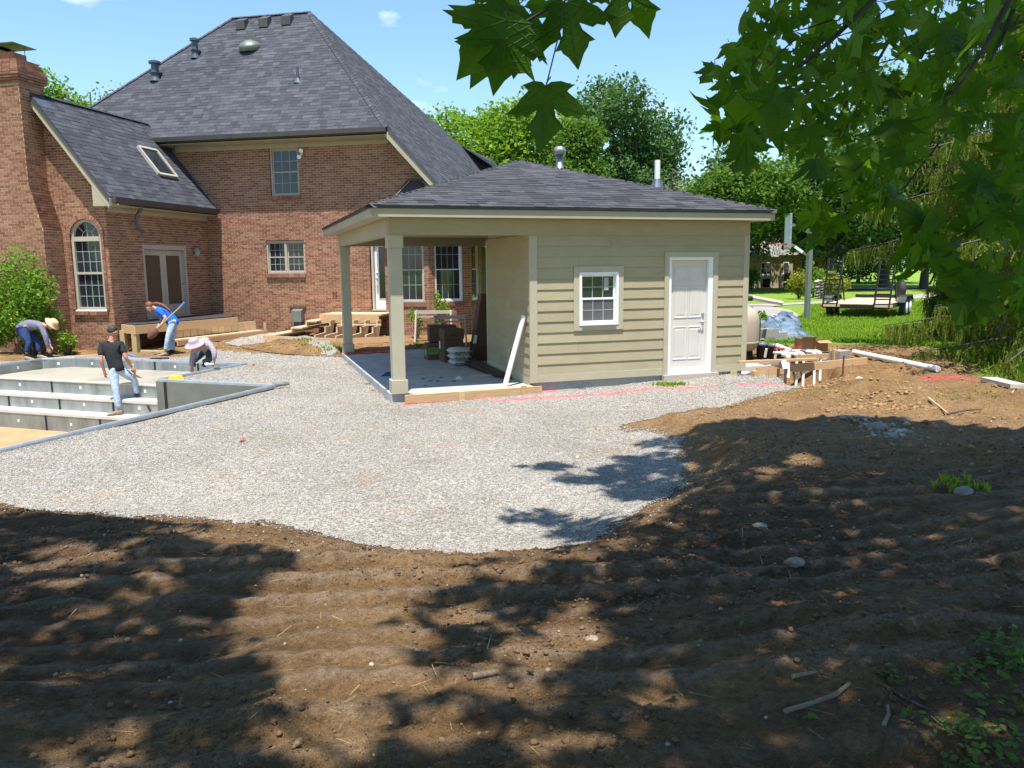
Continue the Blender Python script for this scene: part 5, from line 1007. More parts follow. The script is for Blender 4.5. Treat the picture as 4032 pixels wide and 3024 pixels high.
b = MB(); b.prism([(.27, -.026, -1.3), (.33, -.026, -1.3), (.33, -.026, ZC), (.27, -.026, ZC)], (0, -.008, 0)); b.build('seam_strip', M['black'], pool)
for (v, z1, z0), n in zip(ST, (5, 6, 6)): wallrun((-8.9, v), (.04, v), z0, z1, n, 'galv')
b = MB(); b.poly([(-5.5, .70, ZF), (.04, .70, ZF), (.04, 2.66, ZF), (-5.05, 2.66, ZF), (-5.5, 2.2, ZF)]); b.build('shallow_floor', M['wetcon'], pool)
for v0, v1, z in ((.345, .70, -.58), (-.02, .345, -.87)): b = MB(); b.box(-8.9, .04, v0 - .012, v1, z - .05, z); b.build('tread', M['steptop'], pool)
for v, z in ((.70, ZF),): b = MB(); b.box(-8.9, .04, v - .015, v + .05, z - .03, z + .004); b.build('step_lip', M['steptop'], pool)
M['sand'] = mat('sand', [(.30, .20, .10), (.40, .27, .14)], .95, 3, bump=.4, bscale=14)
b = MB(); b.poly([(-9, -9, -1.29), (2.8, -9, -1.29), (2.8, -.02, -1.25), (-9, -.02, -1.25)]); b.build('sand_floor', M['sand'], pool)
def coping(pts, w_=.075):
    for i in range(len(pts) - 1):
        a, c = np.array(pts[i]), np.array(pts[i + 1]); b = MB(); b.beam((*a, ZC + .012), (*c, ZC + .012), w_, .045); b.tube([(*a, ZC + .03), (*c, ZC + .03)], .026, 8); b.build('coping_rail', M['alu'], pool)
coping([(2.845, -9), (2.845, -4.2), (2.845, -1.6), (2.845, .02)]); coping([(2.80, .02), (.10, .02)], .05); coping([(.085, .05), (.085, 2.73)]); coping([(.06, 2.71), (-2.4, 2.71), (-5.05, 2.71), (-5.58, 2.2), (-5.58, .9), (-9, .9)], .06)
for u, v, z in ((-1.0, -.03, -1.08), (-.35, -.03, -1.08)): pass
for u in (-.55, -.25, -5.2):                # small black slots in the second riser
    b = MB(); b.prism([(u, .336, -.66), (u + .035, .336, -.66), (u + .105, .336, -.78), (u + .07, .336, -.78)], (0, -.006, 0)); b.build('slot_mark', M['black'], pool)
b = MB(); b.tube([PW(2.82, -.02, ZC + .05), PW(2.95, .12, ZC + .05), PW(3.02, .2, ZC + .045)], [.05, .05, .03], 8); solo('coping_end_cap', b, M['galv'], 'grey end piece of coping lying at the notch corner', 'coping')
b = MB(); c = PW(.28, .30, ZC); b.hexa([tuple(c + PU * x + PV * y + np.array([0, 0, z])) for x, y, z in ((-.16, -.05, 0), (.16, -.05, 0), (.16, .05, 0), (-.16, .05, 0), (-.12, -.04, .07), (.12, -.04, .09), (.12, .04, .09), (-.12, .04, .07))]); solo('yellow_level', b, M['yellow'], 'yellow plastic tool lying on the gravel by the pool corner', 'tool')
for px, py, lab in ((1000, 1441, 'broken orange brick piece on the gravel behind the pool corner'), (955, 1743, 'rusty orange lump of clay on the near gravel'), (2275, 1810, 'small yellow leaf lump on the gravel in front of the door')):
    c = onground(px, py); b = MB(); r = np.random.default_rng(px); b.add([tuple(np.array(v) * (.04 if px < 2000 else .028) * r.uniform(.8, 1.2, 3) + [0, 0, .02]) for v in BLOB_V], BLOB_F); tag(b.build('brick_lump' if px < 2000 else 'leaf_lump', M['flue'] if px < 2000 else M['straw'], loc=tuple(c)), lab, 'lump')
# black edging hose across the gravel behind the pool
b = MB(); b.tube([np.array([*(G(px, py, -.04)[:2]), 0]) + np.array([0, 0, gz(*G(px, py, -.04)[:2]) + .012]) for px, py in ((905, 1384), (960, 1390), (1040, 1393), (1120, 1395), (1200, 1398), (1290, 1400), (1345, 1398))], .014, 6); solo('black_hose', b, M['black'], 'thin black hose lying along the gravel edge behind the pool', 'hose', smooth=True)
# lumber and shovels lying between pool and house
def lay(name, m, pts, wd, h, lab, cat, g=None):
    Q = [G(*p, .0) for p in pts]; Q = [np.array([q_[0], q_[1], gz(q_[0], q_[1]) + h / 2 + .005]) for q_ in Q]; b = MB()
    for i in range(len(Q) - 1): b.beam(Q[i], Q[i + 1], wd, h)
    return solo(name, b, M[m], lab, cat, g)
lay('board', 'wood', [(235, 1398), (400, 1393)], .12, .04, 'lumber board lying on the gravel behind the pool, left of the man in black', 'board'); lay('board', 'wood', [(500, 1407), (600, 1403)], .10, .04, 'lumber board on the gravel right of the man in black', 'board'); lay('board', 'woodlight', [(555, 1384), (660, 1381)], .08, .05, 'pale board on the dirt below the deck steps', 'board')
lay('metal_sheet', 'metal', [(545, 1390), (585, 1403)], .28, .012, 'flat bright metal sheet lying by the feet of the woman in blue', 'sheet'); lay('blue_tool', 'blue', [(503, 1390), (535, 1396)], .05, .04, 'blue tool on the ground by the deck post', 'tool'); lay('black_tool', 'black', [(590, 1404), (665, 1401)], .05, .04, 'black tool bar lying by the feet of the woman in blue', 'tool')
lay('board', 'woodlight', [(1330, 1348), (1395, 1352)], .10, .03, 'pale scrap board by the rear porch post', 'board')
lay('red_marked_board', 'woodlight', [(1420, 1345), (1515, 1335)], .09, .05, 'scrap board with a red mark below the stair frame', 'board')
b = MB(); c = HW(-.85, -.25, gz(*HW(-.85, -.25, 0)[:2])); b.box(-.035, .035, -.02, .02, -.1, .36); solo('wood_stake', MB().box(c[0] - .035, c[0] + .035, c[1] - .02, c[1] + .02, c[2] - .1, c[2] + .34), M['woodgreen'], 'yellow wooden stake standing by the main brick wall', 'stake')
b = MB(); c = HW(.05, -1.0, gz(*HW(.05, -1.0, 0)[:2])); b.beam(c + [-.35, .1, .02], c + [.1, .0, .10], .2, .02); solo('board_scrap', b, M['woodgreen'], 'dark scrap board half buried below the grey vent hood', 'board')
# ------------------------------------------------------------------ people
def skin(name, chains, m, parent=None, sub=2, root=None):
    """one continuous surface grown round a skeleton; chains: lists of (point, radius) whose first point joins an earlier one"""
    V = []; E_ = []; R = []
    for ch in chains:
        prev = None
        for p, r in ch:
            p = tuple(float(c) for c in p); i = next((k for k, v in enumerate(V) if (Vector(v) - Vector(p)).length < 1e-5), None)
            if i is None: V.append(p); R.append(r); i = len(V) - 1
            if prev is not None and prev != i: E_.append((prev, i))
            prev = i
    me = bpy.data.meshes.new(name); me.from_pydata(V, E_, []); o = link(name, me, parent)
    sk_ = o.modifiers.new('skin', 'SKIN'); sk_.use_smooth_shade = True
    if not me.skin_vertices:
        pass
    lay_ = me.skin_vertices[0].data
    for i, r in enumerate(R): rr = r if isinstance(r, tuple) else (r, r); lay_[i].radius = rr; lay_[i].use_root = (i == (root or 0))
    s_ = o.modifiers.new('smooth', 'SUBSURF'); s_.levels = sub; s_.render_levels = sub
    me.materials.append(m)
    if name in ('shirt', 'trousers'):
        dm = o.modifiers.new('folds', 'DISPLACE'); dm.texture = FOLD; dm.strength = .022; dm.mid_level = .5
    return o
FOLD = bpy.data.textures.new('folds', 'CLOUDS'); FOLD.noise_scale = .075; FOLD.noise_depth = 2
def lerp(a, b, t): return np.asarray(a) * (1 - t) + np.asarray(b) * t
def hand(wr, dirv, palm_n, s=1.0, curl=.5):
    """wrist point, pointing direction, palm normal -> chains for palm, four fingers and thumb"""
    d = np.asarray(dirv) / np.linalg.norm(dirv); n = np.asarray(palm_n, float); n = n - d * (n @ d); n /= np.linalg.norm(n); sd = np.cross(d, n); wr = np.asarray(wr); pc = wr + d * .055 * s; out = [[(wr, .026 * s), (pc, .034 * s)]]
    for k, (x, L_) in enumerate(((-.03, .072), (-.01, .082), (.01, .077), (.03, .060))):
        b0 = pc + d * .030 * s + sd * x * s; m1 = b0 + (d * math.cos(curl * .6) + n * math.sin(curl * .6)) * L_ * .55 * s; m2 = m1 + (d * math.cos(curl * 1.7) + n * math.sin(curl * 1.7)) * L_ * .45 * s; out.append([(pc, .034 * s), (b0, .0105 * s), (m1, .009 * s), (m2, .007 * s)])
    tb = wr + d * .03 * s - sd * .03 * s; t1 = tb + (d * .55 - sd * .7 + n * .35) * .04 * s; t2 = t1 + (d * .8 - sd * .1 + n * .5) * .032 * s; out.append([(pc, .034 * s), (tb, .015 * s), (t1, .0115 * s), (t2, .009 * s)]); return out
def head_parts(t, hc, fwd, up, sk_, hair, s=1.0, hairlen=0):
    f_ = np.asarray(fwd) / np.linalg.norm(fwd); u = np.asarray(up, float); u = u - f_ * (u @ f_); u /= np.linalg.norm(u); sd = np.cross(f_, u); R = Matrix(((sd[0], f_[0], u[0]), (sd[1], f_[1], u[1]), (sd[2], f_[2], u[2])))
    return f_, u, sd
def head_chain(nk, hc, f_, u, sd, s=1.0):
    return [[(nk, .055 * s), (lerp(nk, hc, .45), .058 * s), (hc - u * .02 * s, (.078 * s, .085 * s)), (hc + u * .05 * s, (.076 * s, .09 * s)), (hc + u * .092 * s, .045 * s)],
            [(hc - u * .02 * s, (.078 * s, .085 * s)), (hc - u * .075 * s + f_ * .045 * s, .045 * s), (hc - u * .095 * s + f_ * .065 * s, .025 * s)], [(hc - u * .02 * s, (.078 * s, .085 * s)), (hc - u * .02 * s + f_ * .085 * s, .022 * s), (hc - u * .035 * s + f_ * .112 * s, .013 * s)],
            [(hc - u * .02 * s, (.078 * s, .085 * s)), (hc - u * .015 * s + sd * .080 * s, .018 * s), (hc + u * .005 * s + sd * .098 * s - f_ * .012 * s, .013 * s)], [(hc - u * .02 * s, (.078 * s, .085 * s)), (hc - u * .015 * s - sd * .080 * s, .018 * s), (hc + u * .005 * s - sd * .098 * s - f_ * .012 * s, .013 * s)]]
def face(t, hc, f_, u, sd, s=1.0):
    b = MB()
    for k in (-1, 1): b.lathe(hc + f_ * .080 * s + sd * .03 * s * k + u * .01 * s, [(.0, -.008), (.009, -.004), (.011, 0), (.009, .004), (0, .008)], 8, axis=tuple(f_))
    b.build('eyes', M['black'], t); b = MB(); b.beam(hc + f_ * .092 * s - u * .058 * s - sd * .02 * s, hc + f_ * .092 * s - u * .058 * s + sd * .02 * s, .006, .008, tuple(u)); b.build('mouth', M['flue'], t)
def hairball(t, hc, f_, u, sd, m, s=1.0, back=.012, top=.012):
    c = hc + u * .035 * s - f_ * back * s; R = []; V = []; F = []; n = 12
    for i in range(7):
        th = math.pi * .62 * i / 6
        for j in range(n):
            a = 2 * math.pi * j / n; fr = math.cos(a); ext = 1 if fr < .2 else .66; t2 = th * (ext if i else 1); rr = .101 * s; V.append(c + u * (math.cos(t2) * (rr + top * s)) + (f_ * fr * 1.06 + sd * math.sin(a) * .93) * math.sin(t2) * rr)
    for i in range(6):
        for j in range(n): F.append((i * n + j, i * n + (j + 1) % n, (i + 1) * n + (j + 1) % n, (i + 1) * n + j))
    b = MB(); b.add(V, F); o = b.build('hair', M[m], t, True); o.modifiers.new('thick', 'SOLIDIFY').thickness = .012; return o
def hat(t, hc, u, m, r=.2, h=.12, tilt=None):
    ax = u if tilt is None else tilt; b = MB(); b.lathe(np.asarray(hc) + np.asarray(ax) * .055, [(r, -.012), (r * 1.0, -.004), (r * .85, .012), (.112, .018), (.108, h * .7), (.09, h * .95), (.05, h), (0, h * .97)], 20, axis=tuple(ax)); return b.build('hat', M[m], t, True)
def shoe(t, ank, toe, m='boot', z=None):
    ank = np.asarray(ank); d = np.asarray(toe) - ank; d[2] = 0; d /= np.linalg.norm(d); z0 = z if z is not None else ank[2] - .09; b = MB(); s_ = np.array([-d[1], d[0], 0]); q0 = ank - d * .07; q0[2] = z0; pf = [(0, .04, .11), (.05, .05, .12), (.12, .052, .10), (.20, .055, .07), (.27, .045, .055), (.30, .02, .035)]; V = []; F = []
    for x, w2, h in pf: c = q0 + d * x; V += [c - s_ * w2, c + s_ * w2, c + s_ * w2 * .8 + [0, 0, h], c - s_ * w2 * .8 + [0, 0, h]]
    for i in range(len(pf) - 1):
        for j in range(4): F.append((i * 4 + j, i * 4 + (j + 1) % 4, i * 4 + 4 + (j + 1) % 4, i * 4 + 4 + j))
    F += [(0, 3, 2, 1), tuple(range(len(V) - 4, len(V)))]; b.add(V, F); o = b.build('shoe', M[m], t, True); o.modifiers.new('s', 'SUBSURF').levels = 1; return o
def person(label, J, mats, feet_z, opts):
    """J: joints in world space. Builds body, shirt, trousers, shoes, hair or hat."""
    t = thing('person', label, 'person', tuple(J['pelvis'])); o = np.array(J['pelvis']); j = {k: np.asarray(v) - o for k, v in J.items()}; s = opts.get('s', 1.0)
    f_, u, sd = head_parts(t, j['head'], opts['face'], opts['up'], None, None); pel, ch, nk = j['pelvis'], j['chest'], j['neck']; mid = lerp(pel, ch, .5) + np.asarray(opts.get('bow', (0, 0, 0)))
    body = [[(pel, .11), (mid, .115), (ch, .12), (nk, .055)]] + head_chain(nk, j['head'], f_, u, sd, s); shirt = [[(lerp(pel, mid, -.55), (.125, .15)), (lerp(pel, mid, .0), (.15, .175)), (mid, (.125, .155)), (ch, (.13, .165)), (lerp(ch, nk, .75), (.075, .09))]]; tr = [[(lerp(pel, mid, .12), (.11, .14)), (pel, (.132 * opts.get('tw', 1), .160 * opts.get('tw', 1)))]]
    for a in 'LR':
        sh, el, wr = j['sh' + a], j['el' + a], j['wr' + a]; body.append([(ch, .12), (sh, .058), (el, .042), (wr, .029)]); body += hand(wr, opts['hd' + a], opts['hn' + a], .95, opts.get('curl', .6))
        shirt.append([(ch, (.13, .165)), (sh, .075), (lerp(sh, el, .5), .068), (lerp(sh, el, .72), .066)] if opts.get('short') else [(ch, (.13, .165)), (sh, .075), (el, .06), (lerp(el, wr, .88), .043)])
        hp, kn, an = j['hip' + a], j['kn' + a], j['an' + a]; body.append([(pel, .11), (hp, .07), (kn, .05), (an, .038)]); tw = opts.get('tw', 1); tr.append([(pel, (.135, .165)), (hp, .105 * tw), (lerp(hp, kn, .5), .093 * tw), (kn, .072), (lerp(kn, an, .5), .070), (lerp(kn, an, .93), .064)])
    skin('body', body, mats['skin'], t); skin('shirt', shirt, mats['shirt'], t); skin('trousers', tr, mats['tr'], t)
    for a in 'LR': shoe(t, j['an' + a], j['toe' + a], mats.get('shoe' + a, mats.get('shoe', 'boot')), feet_z[a] - o[2] if feet_z.get(a) is not None else None)
    face(t, j['head'], f_, u, sd, s)
    if 'hair' in mats: hairball(t, j['head'], f_, u, sd, mats['hair'], s)
    return t, o, j, (f_, u, sd)
q3 = lambda x, y: (350 + x * .3195, 1150 + y * .3195)
PZ = lambda x, y, dep: P(*q3(x, y), dep)
# man in black on the pool steps
z1, z2 = -.87, -.58
a1 = G(*q3(350, 1500), z1 + .03); d1 = float((a1 - CAM) @ CF); d2 = d1 + .34
J = dict(pelvis=PZ(340, 935, d1 + .08), chest=PZ(272, 700, d1 + .04), neck=PZ(280, 575, d1 + .02), head=PZ(300, 495, d1 + .04), shL=PZ(150, 650, d1 + .02), shR=PZ(400, 640, d1 + .10), elL=PZ(150, 845, d1 - .06), wrL=PZ(195, 990, d1 + .02), elR=PZ(455, 810, d1 + .06), wrR=PZ(535, 925, d1 + .22),
    hipL=PZ(300, 970, d1 + .04), hipR=PZ(390, 965, d1 + .16), knL=PZ(330, 1215, d1 - .02), knR=PZ(560, 1080, d1 + .30), anL=PZ(365, 1445, d1), anR=PZ(598, 1262, d1 + .40), toeL=PZ(280, 1500, d1 - .05), toeR=PZ(650, 1290, d1 + .42))
t, o, j, (f_, u, sd) = person('man in black shirt and light jeans standing on the pool steps', J, dict(skin=M['skintan'], shirt=M['shirtblack'], tr=M['jeans'], shoe='boot', shoeR='shoedark', hair='hairdark'), dict(L=z1 + .002, R=z2 + .002), dict(face=CF * .55 + CR * .85, up=(0, 0, 1), hdL=(0, .1, -1), hnL=CR, hdR=CR * .6 + np.array([0, 0, -.8]), hnR=-CR, short=True, curl=.9))
hw_ = PZ(552, 985, d1 + .24); b = MB(); b.tube([PZ(525, 960, d1 + .24), PZ(575, 1010, d1 + .22)], .018, 8); b.prism([PZ(470, 985, d1 + .18), PZ(600, 1030, d1 + .22), PZ(662, 1064, d1 + .24), PZ(590, 1052, d1 + .20)], tuple(np.array([0, 0, .006]))); solo('steel_trowel', b, M['rust'], 'long steel trowel in the right hand of the man in black', 'trowel')
# woman in blue with a shovel
c0 = onground(645, 1396); d0 = float((c0 - CAM) @ CF)
J = dict(pelvis=PZ(1035, 375, d0), chest=PZ(905, 245, d0), neck=PZ(815, 190, d0), head=PZ(752, 185, d0 - .02), shL=PZ(880, 235, d0 - .17), shR=PZ(870, 235, d0 + .17), elL=PZ(950, 320, d0 - .22), wrL=PZ(885, 408, d0 - .20), elR=PZ(900, 350, d0 + .15), wrR=PZ(850, 425, d0 - .02),
    hipL=PZ(1035, 395, d0 - .09), hipR=PZ(1045, 395, d0 + .10), knL=PZ(975, 565, d0 - .14), knR=PZ(1025, 560, d0 + .12), anL=PZ(950, 735, d0 - .10), anR=PZ(1030, 735, d0 + .14), toeL=PZ(890, 775, d0 - .16), toeR=PZ(985, 775, d0 + .05))
gzl = lambda p: gz(p[0], p[1])
t, o, j, (f_, u, sd) = person('woman in bright blue shirt with long auburn ponytail digging', J, dict(skin=M['skin'], shirt=M['shirtblue'], tr=M['jeans'], shoe='boot', shoeR='shoedark', hair='hairred'), dict(L=gzl(J['anL']), R=gzl(J['anR'])), dict(face=-CR * .85 + np.array([0, 0, -.55]) - CF * .2, up=(-.5, .1, .8), bow=(0, 0, .05), hdL=-CR * .6 + np.array([0, 0, -.7]), hnL=CF, hdR=-CR * .6 + np.array([0, 0, -.7]), hnR=-CF, short=True, curl=1.1))
skin('ponytail', [[(PZ(782, 150, d0) - o, .055), (PZ(840, 138, d0 - .05) - o, .045), (PZ(920, 165, d0 - .1) - o, .045), (PZ(1010, 235, d0 - .12) - o, .02)]], M['hairred'], t)
ts = thing('shovel', 'round-point shovel with blue-gripped handle held by the woman in blue', 'shovel', tuple(J['wrL'])); o2 = np.array(J['wrL']); b = MB(); b.tube([PZ(1120, 190, d0 - .24) - o2, PZ(845, 445, d0 - .22) - o2], [.017, .019], 8); b.build('handle', M['woodgreen'], ts); b = MB(); b.tube([PZ(1178, 130, d0 - .24) - o2, PZ(1118, 192, d0 - .24) - o2], .024, 8); b.build('grip', M['blue'], ts)
b = MB(); ctr = PZ(785, 505, d0 - .22) - o2; ax = (PZ(740, 560, d0 - .22) - PZ(850, 440, d0 - .22)); L_ = np.linalg.norm(ax); ax = ax / L_; si = np.cross(ax, CF); si /= np.linalg.norm(si); nn = np.cross(ax, si); V = []; F = []
pr = [(-.15, .03), (-.13, .105), (0, .125), (.09, .10), (.15, .05), (.18, .008)]
for x, w2 in pr: V += [ctr + ax * x - si * w2 - nn * .02, ctr + ax * x, ctr + ax * x + si * w2 - nn * .02]
for i in range(len(pr) - 1): F += [(i * 3, i * 3 + 1, i * 3 + 4, i * 3 + 3), (i * 3 + 1, i * 3 + 2, i * 3 + 5, i * 3 + 4)]
b.add(V, F); bo = b.build('blade', M['rust'], ts, True); bo.modifiers.new('thick', 'SOLIDIFY').thickness = .006
# kneeling man at the coping
c0 = PW(.25, 1.75, ZC); d0 = float((c0 - CAM) @ CF)
J = dict(pelvis=PZ(1465, 690, d0 + .35), chest=PZ(1395, 650, d0 + .05), neck=PZ(1340, 660, d0 - .08), head=PZ(1312, 672, d0 - .14), shL=PZ(1300, 710, d0 + .02), shR=PZ(1500, 650, d0 - .02), elL=PZ(1268, 840, d0 + .0), wrL=PZ(1270, 935, d0 - .02), elR=PZ(1550, 755, d0 - .12), wrR=PZ(1545, 855, d0 - .10),
    hipL=PZ(1420, 715, d0 + .38), hipR=PZ(1500, 715, d0 + .34), knL=PZ(1330, 815, d0 + .28), knR=PZ(1475, 850, d0 + .10), anL=PZ(1290, 850, d0 + .60), anR=PZ(1420, 855, d0 + .52), toeL=PZ(1250, 850, d0 + .78), toeR=PZ(1400, 850, d0 + .75))
t, o, j, (f_, u, sd) = person('kneeling man in plaid shirt and wide lilac-grey hat at the pool edge', J, dict(skin=M['skintan'], shirt=M['plaid'], tr=M['teal'], shoe='shoedark'), dict(L=gzl(J['anL']), R=gzl(J['anR'])), dict(face=-CF * .7 - CR * .25 + np.array([0, 0, -.65]), up=np.array([0, 0, .8]) - CF * .5, bow=(0, 0, .10), hdL=np.array([0, 0, -1.]) + CR * .1, hnL=CF, hdR=-CR * .5 + np.array([0, 0, -.8]), hnR=CF, curl=.8))
hat(t, j['head'], u, 'hatgrey', .215, .13, tilt=(np.array([0, 0, .85]) - CF * .35 - CR * .12))
b = MB(); b.tube([PZ(1540, 885, d0 - .1), PZ(1475, 888, d0 - .12)], .018, 8); b.tube([PZ(1475, 888, d0 - .12), PZ(1430, 890, d0 - .13)], .03, 8); solo('caulking_gun', b, M['white'], 'white tube tool in the hand of the kneeling man', 'tool', smooth=True)
# woman in navy trousers bending at the shrub
q2 = lambda x, y: (x * .3918, 750 + y * .3918)
c0 = onground(165, 1410); d0 = float((c0 - CAM) @ CF) - .2; PQ = lambda x, y, dep: P(*q2(x, y), dep)
J = dict(pelvis=PQ(225, 1390, d0), chest=PQ(375, 1355, d0), neck=PQ(450, 1365, d0), head=PQ(510, 1352, d0 - .02), shL=PQ(410, 1360, d0 - .17), shR=PQ(400, 1350, d0 + .17), elL=PQ(462, 1480, d0 - .2), wrL=PQ(482, 1590, d0 - .14), elR=PQ(470, 1450, d0 + .14), wrR=PQ(505, 1570, d0 + .05),
    hipL=PQ(225, 1410, d0 - .10), hipR=PQ(235, 1405, d0 + .10), knL=PQ(290, 1530, d0 - .12), knR=PQ(385, 1520, d0 + .10), anL=PQ(265, 1645, d0 - .12), anR=PQ(398, 1640, d0 + .12), toeL=PQ(345, 1670, d0 - .14), toeR=PQ(470, 1660, d0 + .12))
t, o, j, (f_, u, sd) = person('woman in navy trousers and straw hat bending by the shrub', J, dict(skin=M['skin'], shirt=M['shirtgrey'], tr=M['navy'], shoe='boot'), dict(L=gzl(J['anL']), R=gzl(J['anR'])), dict(face=CR * .75 + np.array([0, 0, -.7]) - CF * .1, up=CR * .6 + np.array([0, 0, .7]), tw=1.3, bow=(0, 0, .07), hdL=np.array([0, 0, -1.]) + CR * .3, hnL=CF, hdR=np.array([0, 0, -1.]) + CR * .3, hnR=-CF, curl=1.0))
hat(t, j['head'], u, 'straw', .19, .12, tilt=(CR * .75 + np.array([0, 0, .6]))); hairball(t, j['head'], f_, u, sd, 'hairdark')
b = MB(); b.tube([PQ(490, 1585, d0 - .05), PQ(560, 1625, d0), PQ(640, 1662, d0 + .05)], .012, 6); b.tube([PQ(455, 1640, d0 - .08), PQ(500, 1600, d0 - .05)], .016, 6); solo('rake_tool', b, M['black'], 'dark long-handled hand tool held by the bending woman in the straw hat', 'tool')
# ------------------------------------------------------------------ pool equipment and lumber to the right of the pool house
q4 = lambda x, y: (2880 + x * .27125, 1200 + y * .27125)
GP = lambda x, y, z=0.0: G(*q4(x, y), z)
# sand filter
t = thing('sand_filter', 'tan tank filter with black valve behind the pool house corner', 'filter', (5.55, 1.95, 0)); zt = .22
MB().lathe((0, 0, 0), [(.30, 0), (.33, .02), (.30, zt), (.27, zt + .01)], 24).build('base', M['black'], t, True)
MB().lathe((0, 0, zt), [(.10, -.02), (.33, .01), (.415, .10), (.43, .20), (.43, .62), (.41, .76), (.33, .90), (.18, .97), (.10, .985)], 32).build('tank', M['tank'], t, True)
MB().lathe((0, 0, zt), [(.432, .16), (.437, .17), (.437, .20), (.432, .21)], 32).build('band', M['tank'], t, True)
b = MB(); b.tube([(.432 * math.cos(a) * .72, -.432 * .70, 0) for a in (0,)] + [], .02) if False else None
b = MB(); b.tube([(.36, -.235, zt + .10), (.37, -.24, zt + .60), (.33, -.22, zt + .78), (.2, -.14, zt + .95)], .018, 6); b.build('seam', M['gutter'], t, True)
v = MB(); v.lathe((0, 0, zt + .97), [(.13, 0), (.15, .02), (.15, .06), (.10, .08), (.11, .20), (.16, .22), (.16, .27), (.10, .31), (.05, .34), (0, .35)], 16); v.tube([(0, 0, zt + 1.13), (.26, -.08, zt + 1.13)], .06, 10); v.tube([(-.05, 0, zt + 1.30), (.1, -.04, zt + 1.36), (.16, -.06, zt + 1.42)], [.03, .028, .015], 8); vl = v.build('multiport_valve', M['black'], t, True)
b = MB(); b.tube([np.array([.22, -.05, zt + 1.15]), np.array([1.35, .35, zt + .98])], .05, 12); b.build('white_outlet_pipe', M['pvc'], t)
def blk(name, label, c, sx, sy, sz, m, rz=0, hollow=False, g=None, rnd_=.0):
    t = thing(name, label, 'block', tuple(c), rz, g); b = MB()
    if hollow:
        w_ = .035
        for bx in ((-sx / 2, sx / 2, -sy / 2, -sy / 2 + w_), (-sx / 2, sx / 2, sy / 2 - w_, sy / 2), (-sx / 2, -sx / 2 + w_, -sy / 2 + w_, sy / 2 - w_), (sx / 2 - w_, sx / 2, -sy / 2 + w_, sy / 2 - w_), (-w_ / 2, w_ / 2, -sy / 2 + w_, sy / 2 - w_)): b.box(*bx, 0, sz)
    else: b.box(-sx / 2, sx / 2, -sy / 2, sy / 2, 0, sz)
    b.build('body', M[m], t, bevel=.006); return t
c = GP(360, 985, 0); blk('equipment_pad', 'pale plastic equipment pad on the gravel beside the house corner', (c[0] + .02, c[1] + .25, gz(c[0], c[1]) - .02), .66, .5, .13, 'steptop', -.1)
# two pumps
for i, (x, y, lab) in enumerate(((470, 790, 'black pool pump with grey lid beside the tan filter tank'), (640, 800, 'second black pool pump, nearer the white elbow pipes'))):
    c = GP(x, y, .02); t = thing('pool_pump', lab, 'pump', (c[0], c[1], gz(c[0], c[1])), .35 - .2 * i)
    MB().box(-.16, .16, -.1, .1, 0, .05).build('foot', M['black'], t); MB().lathe((-.08, 0, .05), [(.10, 0), (.12, .02), (.12, .22), (.13, .23), (.13, .27)], 16).build('strainer', M['black'], t, True); MB().lathe((-.08, 0, .32), [(.125, 0), (.125, .035), (.08, .06), (0, .065)], 16).build('lid', M['pvcgrey'], t, True)
    b = MB(); b.lathe((.02, 0, .17), [(.11, 0), (.11, .06), (.085, .07), (.085, .30), (.075, .33), (0, .33)], 16, axis=(1, 0, 0)); b.build('motor', M['black'], t, True); MB().box(.12, .30, -.05, .05, .25, .32).build('junction_box', M['black'], t); MB().tube([(-.14, -.12, .06), (-.14, -.15, .25)], .03, 8).build('drain_plug', M['white'], t)
# form lumber
def stick_(name, m, a, c, w_, h, lab): b = MB(); b.beam(a, c, w_, h); return solo(name, b, M[m], lab, 'board')
A = GP(360, 1030, 0); B_ = GP(1960, 905, 0); z0 = .10; stick_('form_board', 'wood', (A[0], A[1], z0 - .02), (B_[0], B_[1], z0 + .02), .04, .16, 'front form board crossing before the white elbow pipes')
A = GP(100, 850, .25); B_ = GP(1180, 780, .25); stick_('form_board', 'wood', (A[0], A[1], .27), (B_[0], B_[1] - .1, .25), .09, .045, 'upper board reaching from the house corner to the pipes')
A = GP(1020, 790, .2); B_ = GP(1710, 735, .2); stick_('form_board', 'wood', (A[0], A[1] + .2, .22), (B_[0], B_[1], .22), .045, .09, 'rear form board behind the white elbow pipes'); 
A = GP(1490, 900, .0); b = MB(); b.box(A[0] - .045, A[0] + .045, A[1] - .03, A[1] + .03, -.1, .36); solo('form_stake', b, M['wood'], 'wooden stake standing left of the grey weathered block', 'stake')
for x, lab in ((520, 'first wooden stake against the front form board, nearest the house'), (650, 'second wooden stake against the front form board'), (755, 'third wooden stake against the front form board, nearest the pipes')):
    A = GP(x, 1050, 0); b = MB(); b.box(A[0] - .022, A[0] + .022, A[1] - .07, A[1] - .045, -.12, .17); solo('form_stake', b, M['wood' if x < 600 else 'rust'], lab, 'stake', 'stakes of the equipment form')
A = GP(1612, 1035, .02); b = MB(); b.tube([(A[0], A[1], -.1), (A[0] + .01, A[1], .40)], .016, 8); solo('steel_stake', b, M['rust'], 'rusty round steel stake before the form board', 'stake')
A = GP(350, 1050, 0); b = MB(); b.box(A[0] - .07, A[0] + .03, A[1] - .05, A[1] + .05, -.08, .12); solo('post_end', b, M['wood'], 'sawn end of a square post at the left of the form board', 'post')
A = GP(650, 985, .0); blk('cinder_block', 'hollow grey cinder block just behind the front form board', (A[0], A[1] + .25, gz(A[0], A[1]) + .0), .36, .19, .20, 'cmu', .15, True)
A = GP(1625, 905, .0); blk('weathered_block', 'grey weathered wood-grained block on the form board', (A[0], A[1] + .12, gz(A[0], A[1]) - .02), .30, .28, .30, 'bale', .2)
